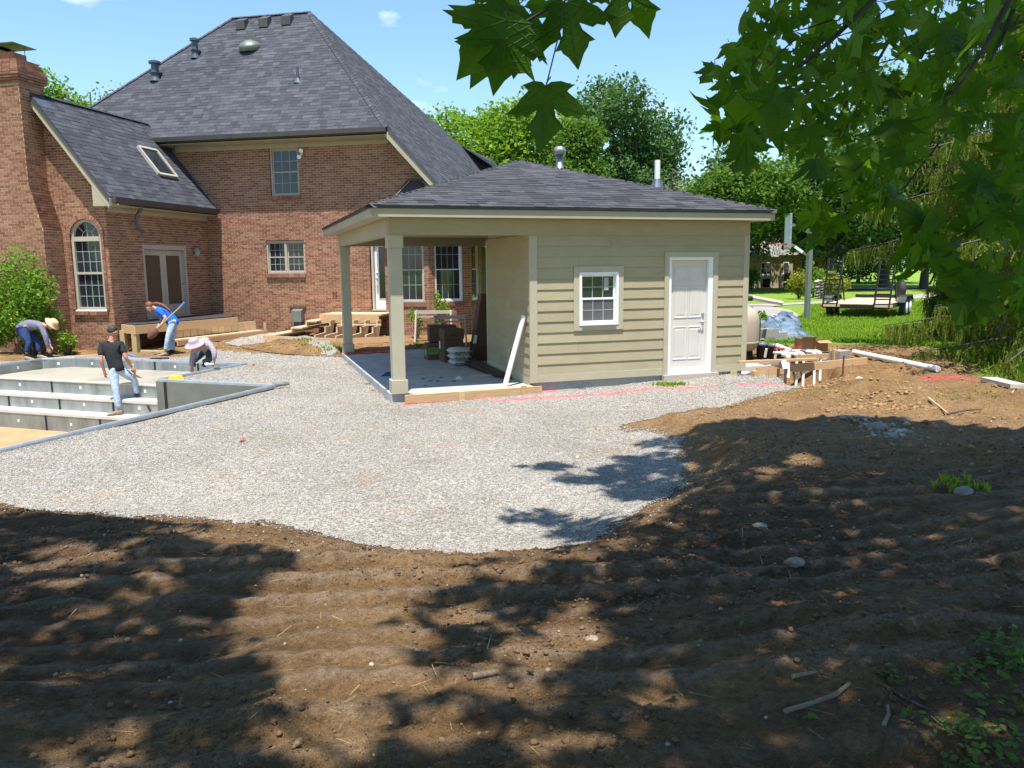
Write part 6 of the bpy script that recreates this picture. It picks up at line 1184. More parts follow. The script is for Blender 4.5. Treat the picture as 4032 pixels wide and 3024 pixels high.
for k, x in enumerate((900, 1050, 1200)):
    A = GP(x, 935, .0); blk('paver', ('left', 'middle', 'right')[k] + ' pale paver of the row behind the standing white pipes', (A[0] + .1, A[1] + .45, gz(A[0], A[1])), .30, .2, .14, 'steptop', .15, g='pavers behind the pipes')
# PVC manifold: four risers with elbows running back to grey unions
for k, (x, yt) in enumerate(((945, 745), (1045, 735), (1205, 715), (1290, 712))):
    A = GP(x - 8, 1185, -.40); dep = float((A - CAM) @ CF); top = P(*q4(x + 5, yt + 25), dep); foot = P(*q4(x - 12, 1270), dep); zt_ = top[2]
    t = thing('white_elbow_pipe', ('first', 'second', 'third', 'fourth')[k] + ' white standing pipe with elbow, counted from the house', 'pipe', tuple(foot), 0, 'white elbow pipes standing in the trench'); o = foot; bk_ = np.array([-.20, .36, 0]) / .412
    b = MB(); b.tube([np.zeros(3), top - o], .03, 12); b.build('riser', M['pvc'], t, True); b = MB(); c_ = top - o; b.tube([c_ - [0, 0, .06], c_ + [0, 0, .02], c_ + [0, 0, .055] + bk_ * .02, c_ + [0, 0, .075] + bk_ * .07, c_ + [0, 0, .075] + bk_ * .14], .038, 12); b.build('elbow', M['pvc'], t, True)
    b = MB(); b.tube([c_ + [0, 0, .075] + bk_ * .12, c_ + [0, 0, .075] + bk_ * .5], .03, 12); b.build('run', M['pvc'], t, True); b = MB(); b.tube([c_ + [0, 0, .075] + bk_ * .18, c_ + [0, 0, .075] + bk_ * .30], .045, 12); b.build('union', M['pvcgrey'], t, True)
    b = MB(); h = c_ + [0, 0, .075] + bk_ * .45; b.tube([h, h + [0, 0, .07]], .02, 8); b.beam(h + [-.05, 0, .08], h + [.05, 0, .08], .02, .02); b.build('valve_handle', M['red'], t)
for k, (a, c, r, lab) in enumerate((((650, 590), (860, 670), .05, 'thick white pipe lying across the black pumps'), ((760, 720), (830, 735), .055, 'white pipe fitting beside the first elbow pipe'), ((760, 830), (790, 950), .05, 'white capped pipe stub behind the front form board'), ((820, 850), (825, 1070), .028, 'thin grey-white conduit pair left of the elbow pipes'))):
    b = MB(); d0 = 16.6 if k == 0 else (15.3 if k == 1 else 14.9); b.tube([P(*q4(*a), d0), P(*q4(*c), d0 - .15)], r, 10); solo('pipe_piece', b, M['pvc'], lab, 'pipe')
b = MB(); A = GP(150, 1010, .0); B_ = GP(330, 1020, 0); b.tube([(A[0], A[1], .02), (B_[0], B_[1], .0)], .045, 10); solo('pipe_piece', b, M['pvc'], 'white pipe lying on the gravel at the house corner', 'pipe')
for k, (x, lab) in enumerate(((1060, 'open tan carton behind the white elbow pipes, left one'), (1225, 'tan carton with folded flaps behind the white elbow pipes, right one'))):
    A = GP(x, 690, .05); t = thing('small_carton', lab, 'box', (A[0], A[1], gz(A[0], A[1])), -.3 + .25 * k); b = MB(); e = .008; w_, d_, h_ = .27, .2, .28 - .03 * k
    for bx in ((-w_, w_, -d_, -d_ + e), (-w_, w_, d_ - e, d_), (-w_, -w_ + e, -d_ + e, d_ - e), (w_ - e, w_, -d_ + e, d_ - e)): b.box(bx[0] / 1.6, bx[1] / 1.6, bx[2], bx[3], 0, h_)
    b.build('body', M['cartonlight'], t); b = MB(); b.add([(-w_ / 1.6, -d_, h_), (w_ / 1.6, -d_, h_), (w_ / 1.6 + .03, -d_ - .13, h_ + .05 - .1 * k), (-w_ / 1.6, -d_ - .14, h_ + .06 - .1 * k)], [(0, 1, 2, 3)]); b.build('flap', M['cartonlight'], t)
A = GP(1390, 870, .0); b = MB(); V = [(math.cos(a) * rr * .24, math.sin(a) * rr * .14, z) for rr, z in ((.8, 0), (1, .06), (.8, .13), (.3, .16)) for a in [i * math.pi / 6 for i in range(12)]]; b.add([(v_[0] + A[0], v_[1] + A[1] + .3, v_[2] + gz(A[0], A[1])) for v_ in V], [(l * 12 + i, l * 12 + (i + 1) % 12, l * 12 + 12 + (i + 1) % 12, l * 12 + 12 + i) for l in range(3) for i in range(12)] + [tuple(range(36, 48))]); solo('white_bag', b, M['bag'], 'plump white bag lying left of the wooden form stake', 'bag', smooth=True)
A = GP(1150, 860, .05); b = MB(); b.box(A[0] - .13, A[0] + .13, A[1] + .3, A[1] + .45, 0, .24); solo('blue_bucket_box', b, M['tarp'], 'grey-blue box behind the elbow pipes', 'box')
A = GP(1850, 1040, .06); b = MB(); r = np.random.default_rng(3); b = None; tag(rock('crumpled_wrapper', .065, M['bag'], 31, (A[0], A[1], gz(A[0], A[1])), (1.3, .8, .5)), 'crumpled white wrapper on the clay right of the steel stake', 'wrapper')
b = MB(); A = onground(3362, 1397); B_ = onground(3693, 1466); b.tube([A + [0, 0, .06], B_ + [0, 0, .06]], .055, 12); solo('long_pipe', b, M['pvc'], 'long white pipe lying alone on the bare clay', 'pipe')
A = onground(3890, 1505); B_ = onground(4010, 1535); b = MB(); b.beam(A + [0, 0, .05], B_ + [0, 0, .05], .22, .06); solo('weathered_plank', b, M['woodgrey'], 'weathered plank lying on the clay under the spruce', 'plank')
for i, (p, lab, m) in enumerate(([[(3655, 1575), (3700, 1610), (3735, 1640)], 'orange-brown root bent over the clay hole', 'wood'], [[(3730, 1640), (3800, 1625), (3865, 1620)], 'thin dark root lying flat on the clay', 'bark'], [[(3985, 1555), (4005, 1525), (4030, 1527)], 'looped pale root at the right edge of the clay', 'wood'])):
    b = MB(); b.tube([onground(*c_) + [0, 0, .03] for c_ in p], [.014, .011, .007], 6); solo('root', b, M[m], lab, 'root', smooth=True)
# tarp over rubble, with blocks
t = thing('tarp', 'crumpled silver-blue plastic tarp heaped on the grass edge', 'tarp', (0, 0, 0)); n, m_ = 46, 30; V = []; F = []
c0, c1, c2, c3 = G(3005, 1338, .1), G(3248, 1352, .1), G(3150, 1288, .1), G(2965, 1292, .1)
for i in range(n + 1):
    for j in range(m_ + 1):
        u, v_ = i / n, j / m_; p_ = (c0 * (1 - u) + c1 * u) * (1 - v_) + (c3 * (1 - u) + c2 * u) * v_; e = min(1, 5 * min(u, 1 - u, v_ * 1.2, (1 - v_) * 1.2)); hx = math.exp(-((u - .55) / .3) ** 2 - ((v_ - .70) / .35) ** 2) * .42 + .2 * math.exp(-((u - .12) / .2) ** 2 - ((v_ - .6) / .4) ** 2)
        nz = float(vnoise(np.array([u * 9 + 2.5 * v_]), np.array([v_ * 4]), 41)[0]); n2 = float(vnoise(np.array([u * 22 + v_ * 9]), np.array([v_ * 9 - u * 6]), 42)[0]); V.append((p_[0] + .1 * nz, p_[1] + .25 * n2, gz(p_[0], p_[1]) + .04 + e * max(0, hx + .4 * abs(nz) * (.12 + hx) + .06 * n2)))
F = [(i * (m_ + 1) + j, (i + 1) * (m_ + 1) + j, (i + 1) * (m_ + 1) + j + 1, i * (m_ + 1) + j + 1) for i in range(n) for j in range(m_)]
b = MB(); b.add(V, F); b.build('sheet', M['tarp'], t, True)
A = GP(680, 515, .12); blk('cinder_block', 'grey cinder block holding down the near edge of the tarp', (A[0], A[1], .12), .42, .22, .22, 'cmu', .1, True)
A = GP(680, 430, .5); blk('cinder_block', 'upper cinder block lying behind the other on the tarp', (A[0] - .1, A[1] + .2, .42), .42, .22, .20, 'cmu', .25, True)
for k, (x, lab) in enumerate(((760, 'narrow grey panel offcut sticking up behind the tarp'), (850, 'wide grey panel offcut leaning behind the tarp'))):
    A = G(*q4(x, 260), .1); b = MB(); A = P(*q4(x, 235), 24.5); b.hexa([tuple(A + CR * dx + CF * dy + np.array([0, 0, dz])) for dx, dy, dz in ((-.12 - .1 * k, 0, -.5), (.12 + .1 * k, 0, -.5), (.12 + .1 * k, .03, -.5), (-.12 - .1 * k, .03, -.5), (-.12 - .15 * k, .2, .26), (.03 + .12 * k, .2, .30), (.03 + .12 * k, .23, .30), (-.12 - .15 * k, .23, .26))]); solo('panel_offcut', b, M['galvdark'], lab, 'panel')
# ------------------------------------------------------------------ basketball hoop
B0 = G(3176, 1262, .1); B0[2] = .1; d0 = float((B0 - CAM) @ CF); t = thing('basketball_hoop', 'basketball hoop on a grey pole at the lawn edge', 'basketball hoop', tuple(B0)); o = B0
tp = P(3196, 930, d0) - o; b = MB(); b.box(-.075, .075, -.075, .075, -.1, tp[2] + .25); b.build('pole', M['galvdark'], t)
bb = P(3106, 900, d0 + .1) - o; rim = P(3052, 961, d0) - o; rh = ray(3106, 900)[:2]; rh = rh / np.hypot(*rh); ff = np.array([-rh[1], rh[0], 0]) + np.array([rh[0], rh[1], 0]) * -.10; ff /= np.linalg.norm(ff); sdv = np.array([-ff[1], ff[0], 0]); bb = np.array([bb[0], bb[1], rim[2] + .42])
V = [tuple(bb + sdv * x + ff * y + np.array([0, 0, z])) for x, y, z in ((-.85, 0, -.55), (.85, 0, -.55), (.85, .05, -.55), (-.85, .05, -.55), (-.85, 0, .55), (.85, 0, .55), (.85, .05, .55), (-.85, .05, .55))]; b = MB(); b.hexa(V); b.build('backboard', M['acryl'] if 'acryl' in M else M['white'], t)
b = MB()
for x0, z0, x1, z1 in ((-.87, -.57, .87, -.57), (.87, -.57, .87, .57), (.87, .57, -.87, .57), (-.87, .57, -.87, -.57)): b.beam(bb + sdv * x0 + [0, 0, z0] + ff * .025, bb + sdv * x1 + [0, 0, z1] + ff * .025, .07, .07, tuple(ff))
b.build('board_frame', M['alu'], t)
rc = bb + ff * .43 + np.array([0, 0, -.42]); b = MB(); b.tube([rc + (ff * math.cos(a) + sdv * math.sin(a)) * .23 for a in np.linspace(0, 2 * math.pi, 25)], .014, 6, caps=False); b.beam(bb + ff * .04 + [0, 0, -.43], rc - ff * .22, .12, .05); b.build('rim', M['red'], t)
b = MB(); K = 10
for k in range(K):
    for sg in (1, -1):
        b.tube([rc + (ff * math.cos(a) + sdv * math.sin(a)) * rr + np.array([0, 0, -z]) for a, rr, z in [(2 * math.pi * (k + sg * tt * 1.4) / K, .22 - .10 * tt ** .7, .44 * tt) for tt in (0, .33, .66, 1)]], .010, 4)
b.build('net', M['bag'], t)
b = MB(); b.beam(tp + [0, 0, .1], bb + [0, 0, .30], .09, .09); b.beam(tp + [0, 0, -.75], bb + [0, 0, -.35], .07, .07); b.build('arm', M['galvdark'], t); b = MB(); b.beam(lerp(tp + [0, 0, -.75], bb + [0, 0, -.35], .35), lerp(tp + [0, 0, -.75], bb + [0, 0, -.35], .7), .10, .085); b.build('height_scale', M['white'], t); b = MB(); b.box(.075, .20, -.04, .04, tp[2] * .42, tp[2] * .42 + .08); b.build('crank', M['galvdark'], t)
# ------------------------------------------------------------------ flatbed trailer (local axes: x across, y forward)
L0 = P(3240, 1222, 28.6); R0 = P(3500, 1240, 27.4); L0[2] = R0[2] = .1; dx = R0 - L0; wd = float(np.linalg.norm(dx)); tz = math.atan2(dx[1], dx[0]); print('trailer width', wd)
t = thing('flatbed_trailer', 'black tandem-axle flatbed trailer with wooden deck and raised ramps', 'trailer', tuple((L0 + R0) / 2), tz); HW_ = wd / 2; LN = 5.6; ZD = .55
MB().box(-HW_, HW_, -.05, .06, ZD - .16, ZD - .02).build('rear_beam', M['black'], t)
b = MB()
for s in (-1, 1): b.box(s * HW_ - .04, s * HW_ + .04, .06, LN, ZD - .15, ZD - .005)
for y in np.arange(.5, LN, .6): b.box(-HW_ + .04, HW_ - .04, y, y + .05, ZD - .14, ZD - .04)
b.build('chassis', M['black'], t)
n = 9; pw_ = (2 * HW_ - .1) / n
for i in range(n): MB().box(-HW_ + .05 + i * pw_ + .004, -HW_ + .05 + (i + 1) * pw_ - .004, .0, LN, ZD - .035, ZD + RNG.uniform(0, .006)).build('deck_plank', M['woodlight'], t)
for s in (-1, 1):
    for y in (2.0, 2.85):
        w_ = MB().lathe((s * (HW_ + .17) - .11, y, .36), [(.20, 0), (.345, .012), (.365, .05), (.365, .17), (.345, .208), (.20, .22)], 20, axis=(1, 0, 0)).build('wheel', M['tyre'], t, True); MB().lathe((s * (HW_ + .17) - .13, y, .36), [(.19, .0), (.2, .02), (.2, .24), (.19, .26), (.08, .255), (.06, .27), (0, .27)], 16, axis=(1, 0, 0)).build('rim', M['white'], w_, True)
    b = MB(); b.prism([(s * HW_ + s * .05, 1.45, .62), (s * HW_ + s * .05, 1.7, .80), (s * HW_ + s * .05, 3.15, .80), (s * HW_ + s * .05, 3.4, .62), (s * HW_ + s * .05, 3.4, .59), (s * HW_ + s * .05, 3.13, .77), (s * HW_ + s * .05, 1.72, .77), (s * HW_ + s * .05, 1.45, .59)], (s * .26, 0, 0)); b.build('fender', M['black'], t)
    MB().box(s * HW_ * .98 - .10 + s * .02, s * HW_ * .98 + .10 + s * .02, -.075, -.052, ZD - .14, ZD - .04).build('tail_light', M['red'], t)
    MB().box(s * (HW_ + .02), s * (HW_ + .02) + s * .28, 1.43, 1.45, .56, .76).build('tread_plate', M['metal'], t)
    rp = thing('ramp', None, None); rp.parent = t; x0 = s * HW_ * .78; w2 = .24; b = MB(); tilt = .10
    for xx in (x0 - w2, x0 + w2): b.beam((xx, -.06, ZD - .1), (xx + .10, .12, ZD + 1.62), .05, .10, (0, 1, 0))
    rr = b.build('ramp_rails', M['black'], rp)
    for k in range(10): z = ZD - .0 + k * .172; f_ = (z - ZD + .1) / 1.72; MB().beam((x0 - w2 + .10 * f_, -.06 + .18 * f_, z), (x0 + w2 + .10 * f_, -.06 + .18 * f_, z), .05, .045).build('ramp_rung', M['black'], rp)
    MB().beam((x0 + w2 + .1, .06, ZD + 1.0), (x0 + w2 + .13, .5, ZD + .1), .04, .04).build('ramp_strut', M['black'], rp); MB().box(x0 - w2 - .02, x0 + w2 + .1, -.10, .08, ZD - .1, ZD - .02).build('ramp_foot', M['woodlight'], rp)
MB().beam((-HW_ * .0 - .2, LN - .9, ZD + .18), (HW_ * .35, LN - .9, ZD + .18), .06, .06).build('chain_tray', M['black'], t); MB().box(-HW_ + .02, HW_ - .02, LN, LN + .06, ZD - .1, ZD + .14).build('front_rail', M['black'], t)
b = MB(); b.beam((-HW_ * .8, LN, ZD - .1), (0, LN + 1.3, ZD - .1), .09, .1); b.beam((HW_ * .8, LN, ZD - .1), (0, LN + 1.3, ZD - .1), .09, .1); b.build('drawbar', M['black'], t); MB().lathe((HW_ * .55, LN - .55, ZD + .38), [(.2, 0), (.345, .012), (.36, .05), (.36, .17), (.345, .208), (.2, .22)], 20, axis=(1, .5, 0)).build('spare_tyre', M['tyre'], t, True)
# ------------------------------------------------------------------ stone pillar, far brick house
S0 = G(3234, 1176, .1); ds_ = float((S0 - CAM) @ CF); t = thing('stone_pillar', 'low pillar of stacked field stones between the shrubs', 'pillar', (S0[0], S0[1], .1)); r = np.random.default_rng(9)
for k in range(7):
    for i in range(3): b = MB(); b.add([tuple(np.array(v_) * np.array([.17, .26, .085]) * r.uniform(.85, 1.1, 3) + [-.26 + i * .26 + r.uniform(-.03, .03), 0, .08 + k * .15]) for v_ in BLOB_V], BLOB_F); b.build('stone', M['stone'], t)
FH0 = G(2900, 1139, .1); FH1 = G(3130, 1137, .1); FH0 = P(2890, 1139, 66); FH1 = P(3118, 1138, 66); FH0[2] = FH1[2] = .1; d_ = FH1 - FH0; Lf = float(np.linalg.norm(d_)); t = thing('ranch_house', 'far single-storey tan brick house behind the trees', 'house', tuple(FH0), math.atan2(d_[1], d_[0]))
px_ = Lf / 228.0
hh = 2.75
b = MB(); b.box(0, Lf, .0, 8, -.3, hh); b.build('wall', M['tan_brick'], t); b = MB(); b.box(Lf, Lf + 3.6, 1.4, 8, -.3, hh); b.build('porch_wall', M['cartonlight'], t); b = MB(); b.box(Lf + 1.3, Lf + 2.6, 1.36, 1.41, .3, 2.1); b.build('door_opening', M['deckdark'], t); b = MB(); b.box(Lf + 3.4, Lf + 3.52, .2, .32, 0, hh); b.build('porch_post', M['white'], t)
b = MB(); b.prism([(-4, -.22, hh - .05), (-4, 4, hh + 2.3), (-4, 8.6, hh - .05)], (Lf + 8.4, 0, 0)); b.build('roof', M['grey_roof'], t)
for u0, u1, z0, z1, k in ((102 * px_, 146 * px_, 1.12, 2.12, 2), (190 * px_, 212 * px_, 1.12, 2.12, 1)):
    b = MB(); b.box(u0, u1, -.05, .02, z0, z1); w_ = b.build('window', M['white'], t)
    for i in range(k):
        a = u0 + .06 + i * (u1 - u0 - .06) / k; c_ = a + (u1 - u0 - .06) / k - .06
        for zz0, zz1 in ((z0 + .06, (z0 + z1) / 2 - .02), ((z0 + z1) / 2 + .02, z1 - .06)): MB().box(a, c_, -.058, -.051, zz0, zz1).build('pane', M['glass'], w_)
    MB().box(u0 - .1, u1 + .1, -.14, -.0, z0 - .14, z0 - .004).build('sill', M['stone'], w_)
MB().box(112 * px_, 141 * px_, -.02, .02, .05, .75).build('basement_window', M['glass'], t)
b = MB(); 
for k in range(10): a = k * math.pi / 5; b.beam((0, 0, .55), (.5 * math.cos(a), 0, .55 + .5 * math.sin(a)), .04, .04, (0, 1, 0))
b.tube([(.5 * math.cos(a), 0, .55 + .5 * math.sin(a)) for a in np.linspace(0, 2 * math.pi, 21)], .04, 6); c_ = P(3096, 1137, 62); o_ = b.build('wagon_wheel', M['woodgrey'], loc=(c_[0], c_[1], .1)); o_.rotation_euler = (0, 0, -.4); tag(o_, 'old wooden wagon wheel leaning by the hedge of the far house', 'wheel')
# ------------------------------------------------------------------ trees and shrubs
M['lf_yellow'] = leafmat('yellow_green_leaf', [(.085, .17, .016), (.16, .28, .03), (.25, .37, .055)], (1.3, 1.3, .4), .42)
M['lf_mid'] = leafmat('mid_green_leaf', [(.05, .115, .018), (.095, .18, .03), (.16, .26, .05)], (1.3, 1.3, .5), .38)
M['lf_dark'] = leafmat('dark_green_leaf', [(.045, .10, .028), (.08, .155, .048), (.13, .215, .075)], (1.2, 1.3, .6), .32)
M['lf_pale'] = leafmat('pale_sparse_leaf', [(.16, .19, .10), (.24, .27, .16), (.32, .34, .22)], (1.1, 1.1, .7), .3)
M['lf_spruce'] = leafmat('spruce_needle', [(.06, .105, .018), (.15, .21, .03), (.28, .33, .07)], (1.3, 1.2, .4), .38, .6)
M['lf_shrub'] = leafmat('glossy_shrub_leaf', [(.09, .19, .015), (.15, .28, .025), (.23, .36, .05)], (1.2, 1.3, .4), .35, .35)
M['lf_gold'] = leafmat('golden_shrub_leaf', [(.15, .18, .02), (.24, .26, .03), (.3, .3, .05)], (1.2, 1.1, .4), .35)
LF_V = [(0, -.5, 0), (.28, -.12, .07), (.22, .25, .05), (0, .55, -.06), (-.22, .25, .05), (-.28, -.12, .07)]
LF_F = [(0, 1, 2), (0, 2, 3), (0, 3, 4), (0, 4, 5)]
def crown_points(n, lobes, rng, squash=.85, hollow=.45):
    w_ = np.array([l[3] ** 2 for l in lobes]); k = rng.choice(len(lobes), n, p=w_ / w_.sum()); L_ = np.array(lobes)[k]; d = rng.normal(size=(n, 3)); d /= np.linalg.norm(d, axis=1)[:, None]; r = (hollow + (1 - hollow) * rng.random(n) ** .5) * (1 + .18 * rng.normal(size=n)); return L_[:, :3] + d * (L_[:, 3] * r)[:, None] * np.array([1, 1, squash])
def make_lobes(c, rx, rz, n, rl, rng, cone=0):
    out = []
    for i in range(n):
        d = rng.normal(size=3); d /= np.linalg.norm(d); f_ = rng.uniform(.35, 1) ** .6; z = d[2] * rz * f_; k = 1 - cone * (z / rz * .5 + .5); out.append((c[0] + d[0] * rx * f_ * k, c[1] + d[1] * rx * f_ * k, c[2] + z, rl * rng.uniform(.65, 1.25) * (1 - .4 * cone * (z / rz * .5 + .5))))
    return out
def tree(label, x, y, h, rx, m, n, leaf, seed, base=.25, name='deciduous_tree', cone=0, nl=26, rl=None, group='trees beyond the yard', clump=9, trunk_r=None, z0=None, sparse=False):
    rng = np.random.default_rng(seed); z = .1 if z0 is None else z0; t = thing(name, label, 'tree', (x, y, z), 0, group); zc = h * (base + 1) / 2; rz = h * (1 - base) / 2; lobes = make_lobes((0, 0, zc), rx * .78, rz * .85, nl, rl or rx * .36, rng, cone)
    cl = crown_points(n // clump, lobes, rng); pos = np.repeat(cl, clump, 0) + rng.normal(0, leaf * (1.0 if not sparse else 1.6), (len(cl) * clump, 3)) * [1, 1, .75]
    scatter('crown', LF_V, LF_F, pos, rotm(len(pos), rng=rng), rng.uniform(.6, 1.25, len(pos)) * leaf, M[m], t)
    b = MB(); r0 = trunk_r or h * .022; b.tube([(0, 0, -.3), (.1 * rng.normal(), .1 * rng.normal(), h * base * .8), (.2 * rng.normal(), .2 * rng.normal(), h * .6), (0, 0, h * .92)], [r0 * 1.3, r0, r0 * .6, r0 * .12], 9)
    for l in lobes[:: 1 if sparse else 2]: a = np.array([0, 0, h * base * .8 + rng.uniform(0, .3) * h]); e = np.array(l[:3]); b.tube([a, (a + e) / 2 + [0, 0, -.04 * h], e], [r0 * .45, r0 * .3, r0 * .1], 6)
    b.build('trunk', M['bark'], t, True); return t
def atpx(px, dep): p_ = P(px, 1075, dep); return p_[0], p_[1]
def topz(py, dep): return float(P(2016, py, dep)[2])
for i, (lab, px, dep, py, wpx, m, n, leaf, base, kw) in enumerate((
    ('bright yellow-green tree top rising behind the chimney', 330, 52, 285, 190, 'lf_yellow', 8000, .27, .3, dict(nl=30)),
    ('thin feathery tree top beside the yellow-green one behind the wing roof', 415, 60, 300, 120, 'lf_pale', 1300, .25, .3, dict(sparse=True)),
    ('tall light-green tree directly right of the steep grey roof', 1770, 58, 385, 330, 'lf_yellow', 15000, .30, .12, dict(nl=44)),
    ('light-green tree between the steep roof and the large hanging leaf', 2010, 56, 372, 300, 'lf_yellow', 14000, .30, .12, dict(nl=40)),
    ('broad dark oak-like tree with the highest rounded crown behind the pool house', 2400, 68, 325, 300, 'lf_dark', 15000, .34, .22, dict(nl=44)),
    ('dome of darker leaves right of the metal flue', 2500, 66, 470, 190, 'lf_dark', 8000, .32, .1, dict(nl=26)),
    ('paler conical tree standing before the dark oak-like tree', 2290, 52, 450, 250, 'lf_mid', 15000, .24, .05, dict(cone=.7, nl=44)),
    ('sparse bare-twigged pale tree at the right end of the dark crowns', 2640, 60, 640, 80, 'lf_pale', 900, .2, .2, dict(sparse=True)),
    ('dark green tree at the far end of the pool house roof', 2850, 62, 600, 230, 'lf_dark', 12000, .30, .12, dict(nl=40)),
    ('mid-green tree hanging over the far tan house', 2925, 55, 640, 240, 'lf_mid', 12000, .27, .42, dict(nl=36)),
    ('deep green tree behind the basketball pole', 3260, 58, 560, 300, 'lf_dark', 14000, .30, .22, dict(nl=44)),
    ('tall mid-green tree seen through gaps of the near leaves', 3480, 64, 260, 330, 'lf_mid', 14000, .34, .15, dict(nl=44)),
    ('dark broad tree behind the raised trailer ramps', 3640, 60, 480, 300, 'lf_dark', 14000, .30, .15, dict(nl=40)),
    ('tall dark tree at the right edge behind the spruce', 4020, 50, 150, 330, 'lf_mid', 14000, .30, .1, dict(nl=44)),
    ('low dark tree filling the gap left of the pole', 2960, 74, 900, 200, 'lf_dark', 6000, .32, .1, dict(nl=24)),
    ('low wide dark tree beyond the road behind the trailer', 3380, 78, 820, 300, 'lf_dark', 8000, .36, .14, dict(nl=30)))):
    x, y = atpx(px, dep); tree(lab, x, y, topz(py, dep) - .1, wpx / FPX * dep, m, int(n * 1.7), leaf * 1.08, 100 + i, base, **kw)
def shrub(name, label, c, rx, h, m, n, leaf, seed, stems=7, cat='shrub', group=None):
    rng = np.random.default_rng(seed); t = thing(name, label, cat, tuple(c), 0, group); lobes = make_lobes((0, 0, h * .55), rx * .75, h * .42, 16, rx * .42, rng); pos = crown_points(n, lobes, rng, 1, .3); pos[:, 2] = np.maximum(pos[:, 2], .05)
    scatter('foliage', LF_V, LF_F, pos, rotm(n, rng=rng), rng.uniform(.6, 1.25, n) * leaf, M[m], t); b = MB()
    for k in range(stems): e = np.array(lobes[k][:3]); b.tube([(rng.normal(0, .08), rng.normal(0, .08), -.05), e * .5 + [0, 0, -.1], e], [.022, .016, .006], 5)
    b.build('stems', M['bark'], t, True); return t
c = HW(-4.5, -5.62, -.05); shrub('garden_shrub', 'large glossy green shrub against the chimney at the left edge', c, 1.05, 2.3, 'lf_shrub', 7000, .10, 1, 14).scale = (1, .5, 1)
c = HW(-5.6, -5.9, -.05); shrub('garden_shrub', 'lower half of the green hedge at the far left edge', c, .8, 1.3, 'lf_shrub', 2600, .10, 2, 10).scale = (1, .5, 1)
c = HW(-3.55, -5.35, -.05); shrub('garden_shrub', 'small ferny light-green plant between the straw hat and the brick gable', c, .33, .62, 'lf_yellow', 380, .09, 3, 8)
c = HW(5.1, -1.0, .05); shrub('garden_shrub', 'leafy weed growing up behind the sawhorses', c, .32, 1.35, 'lf_yellow', 620, .075, 4, 6)
c = HW(4.4, -1.2, .05); shrub('garden_shrub', 'low leafy weed below the nook window', c, .25, .9, 'lf_yellow', 300, .075, 14, 5)
for i, (px, dep, rx, h, m, lab) in enumerate(((3150, 44.5, .75, 1.5, 'lf_gold', 'golden-green shrub left of the stone pillar'), (3300, 44, .8, 1.5, 'lf_gold', 'golden-green shrub right of the stone pillar'), (3205, 46.5, .7, 2.1, 'lf_yellow', 'taller leafy shrub just behind the stone pillar'), (2955, 58, .8, 1.7, 'lf_mid', 'upright shrub at the left corner of the far house'), (3000, 24.5, .5, .35, 'lf_yellow', 'patch of tall grass-like weeds before the tarp'))):
    x, y = atpx(px, dep); shrub('lawn_shrub', lab, (x, y, .1), rx, h, m, 1200, .16 if i != 4 else .1, 30 + i)
x, y = atpx(3142, 61); t = thing('clipped_hedge', 'dark clipped hedge before the far house porch', 'hedge', (x, y, .1), -.3); r = np.random.default_rng(8); n = 4200; pos = r.uniform((-1.0, -.5, .05), (1.0, .5, 1.15), (n, 3)); f_ = r.integers(0, 3, n); pos[f_ == 0, 1] = -.5; pos[f_ == 1, 2] = 1.15; pos += r.normal(0, .04, (n, 3)); scatter('foliage', LF_V, LF_F, pos, rotm(n), r.uniform(.08, .15, n), M['lf_dark'], t); MB().box(-.95, .95, -.42, .42, -.1, 1.05).build('stems', M['bark'], t)
# Norway spruce with drooping sprays on the right
SP_V = [(0, 0, 0)]; SP_F = []
def spray_template():
    V = []; F = []
    for k in range(8):
        z0, z1 = -k / 8, -(k + 1.3) / 8; w_ = .052 * (1 - .6 * k / 8)
        for a in (0, 1.6): ca, sa = math.cos(a + .5 * k), math.sin(a + .5 * k); b0 = len(V); V += [(0, 0, z0), (w_ * ca, w_ * sa, (z0 + z1) / 2 - .06), (0, 0, z1), (-w_ * ca, -w_ * sa, (z0 + z1) / 2 - .06)]; F += [(b0, b0 + 1, b0 + 2), (b0, b0 + 2, b0 + 3)]
    return V, F
SP_V, SP_F = spray_template()
def spruce(label, x, y, h, r0, seed, zlow, gapfrom, n_br=64, dens=34, zg=.15):
    rng = np.random.default_rng(seed); t = thing('spruce_tree', label, 'tree', (x, y, zg)); b = MB(); b.tube([(0, 0, -.3), (.05, .02, h * .35), (0, .05, h * .7), (0, 0, h)], [.24, .20, .12, .02], 10); b.build('trunk', M['bark'], t, True); lb = MB(); pos = []; sc = []; tilt = []
    for i in range(n_br):
        z = zlow + (h - zlow - .5) * (i / n_br) ** 1.1; a = i * 2.4 + rng.uniform(-.3, .3); L_ = r0 * (1 - (z / h)) ** .75 * rng.uniform(.75, 1.1); d = np.array([math.cos(a), math.sin(a), 0]); pts = [np.array([0, 0, z]) + d * L_ * u + np.array([0, 0, L_ * (.10 * u - .42 * u ** 2 + .16 * u ** 4)]) for u in (0, .25, .5, .75, 1)]; lb.tube(pts, [.045, .035, .025, .016, .006], 5)
        k = int(dens * 1.9 * L_); u = rng.uniform(.15, 1, k) ** .8; q_ = np.array([np.array([0, 0, z]) + d * L_ * uu + np.array([0, 0, L_ * (.10 * uu - .42 * uu ** 2 + .16 * uu ** 4)]) for uu in u]); sd_ = np.array([-d[1], d[0], 0]); off = rng.normal(0, .16, k) * (1.3 - u) * L_ * .55; q_ = q_ + sd_[None] * off[:, None]; q_[:, 2] -= np.abs(off) * .25; pos.append(q_); sc.append(rng.uniform(.2, .6, k) * (1.15 - .35 * u))
    lb.build('branches', M['bark'], t, True); pos = np.concatenate(pos); sc = np.concatenate(sc); scatter('crown', SP_V, SP_F, pos, rotm(len(pos), .38, rng), sc, M['lf_spruce'], t); return t
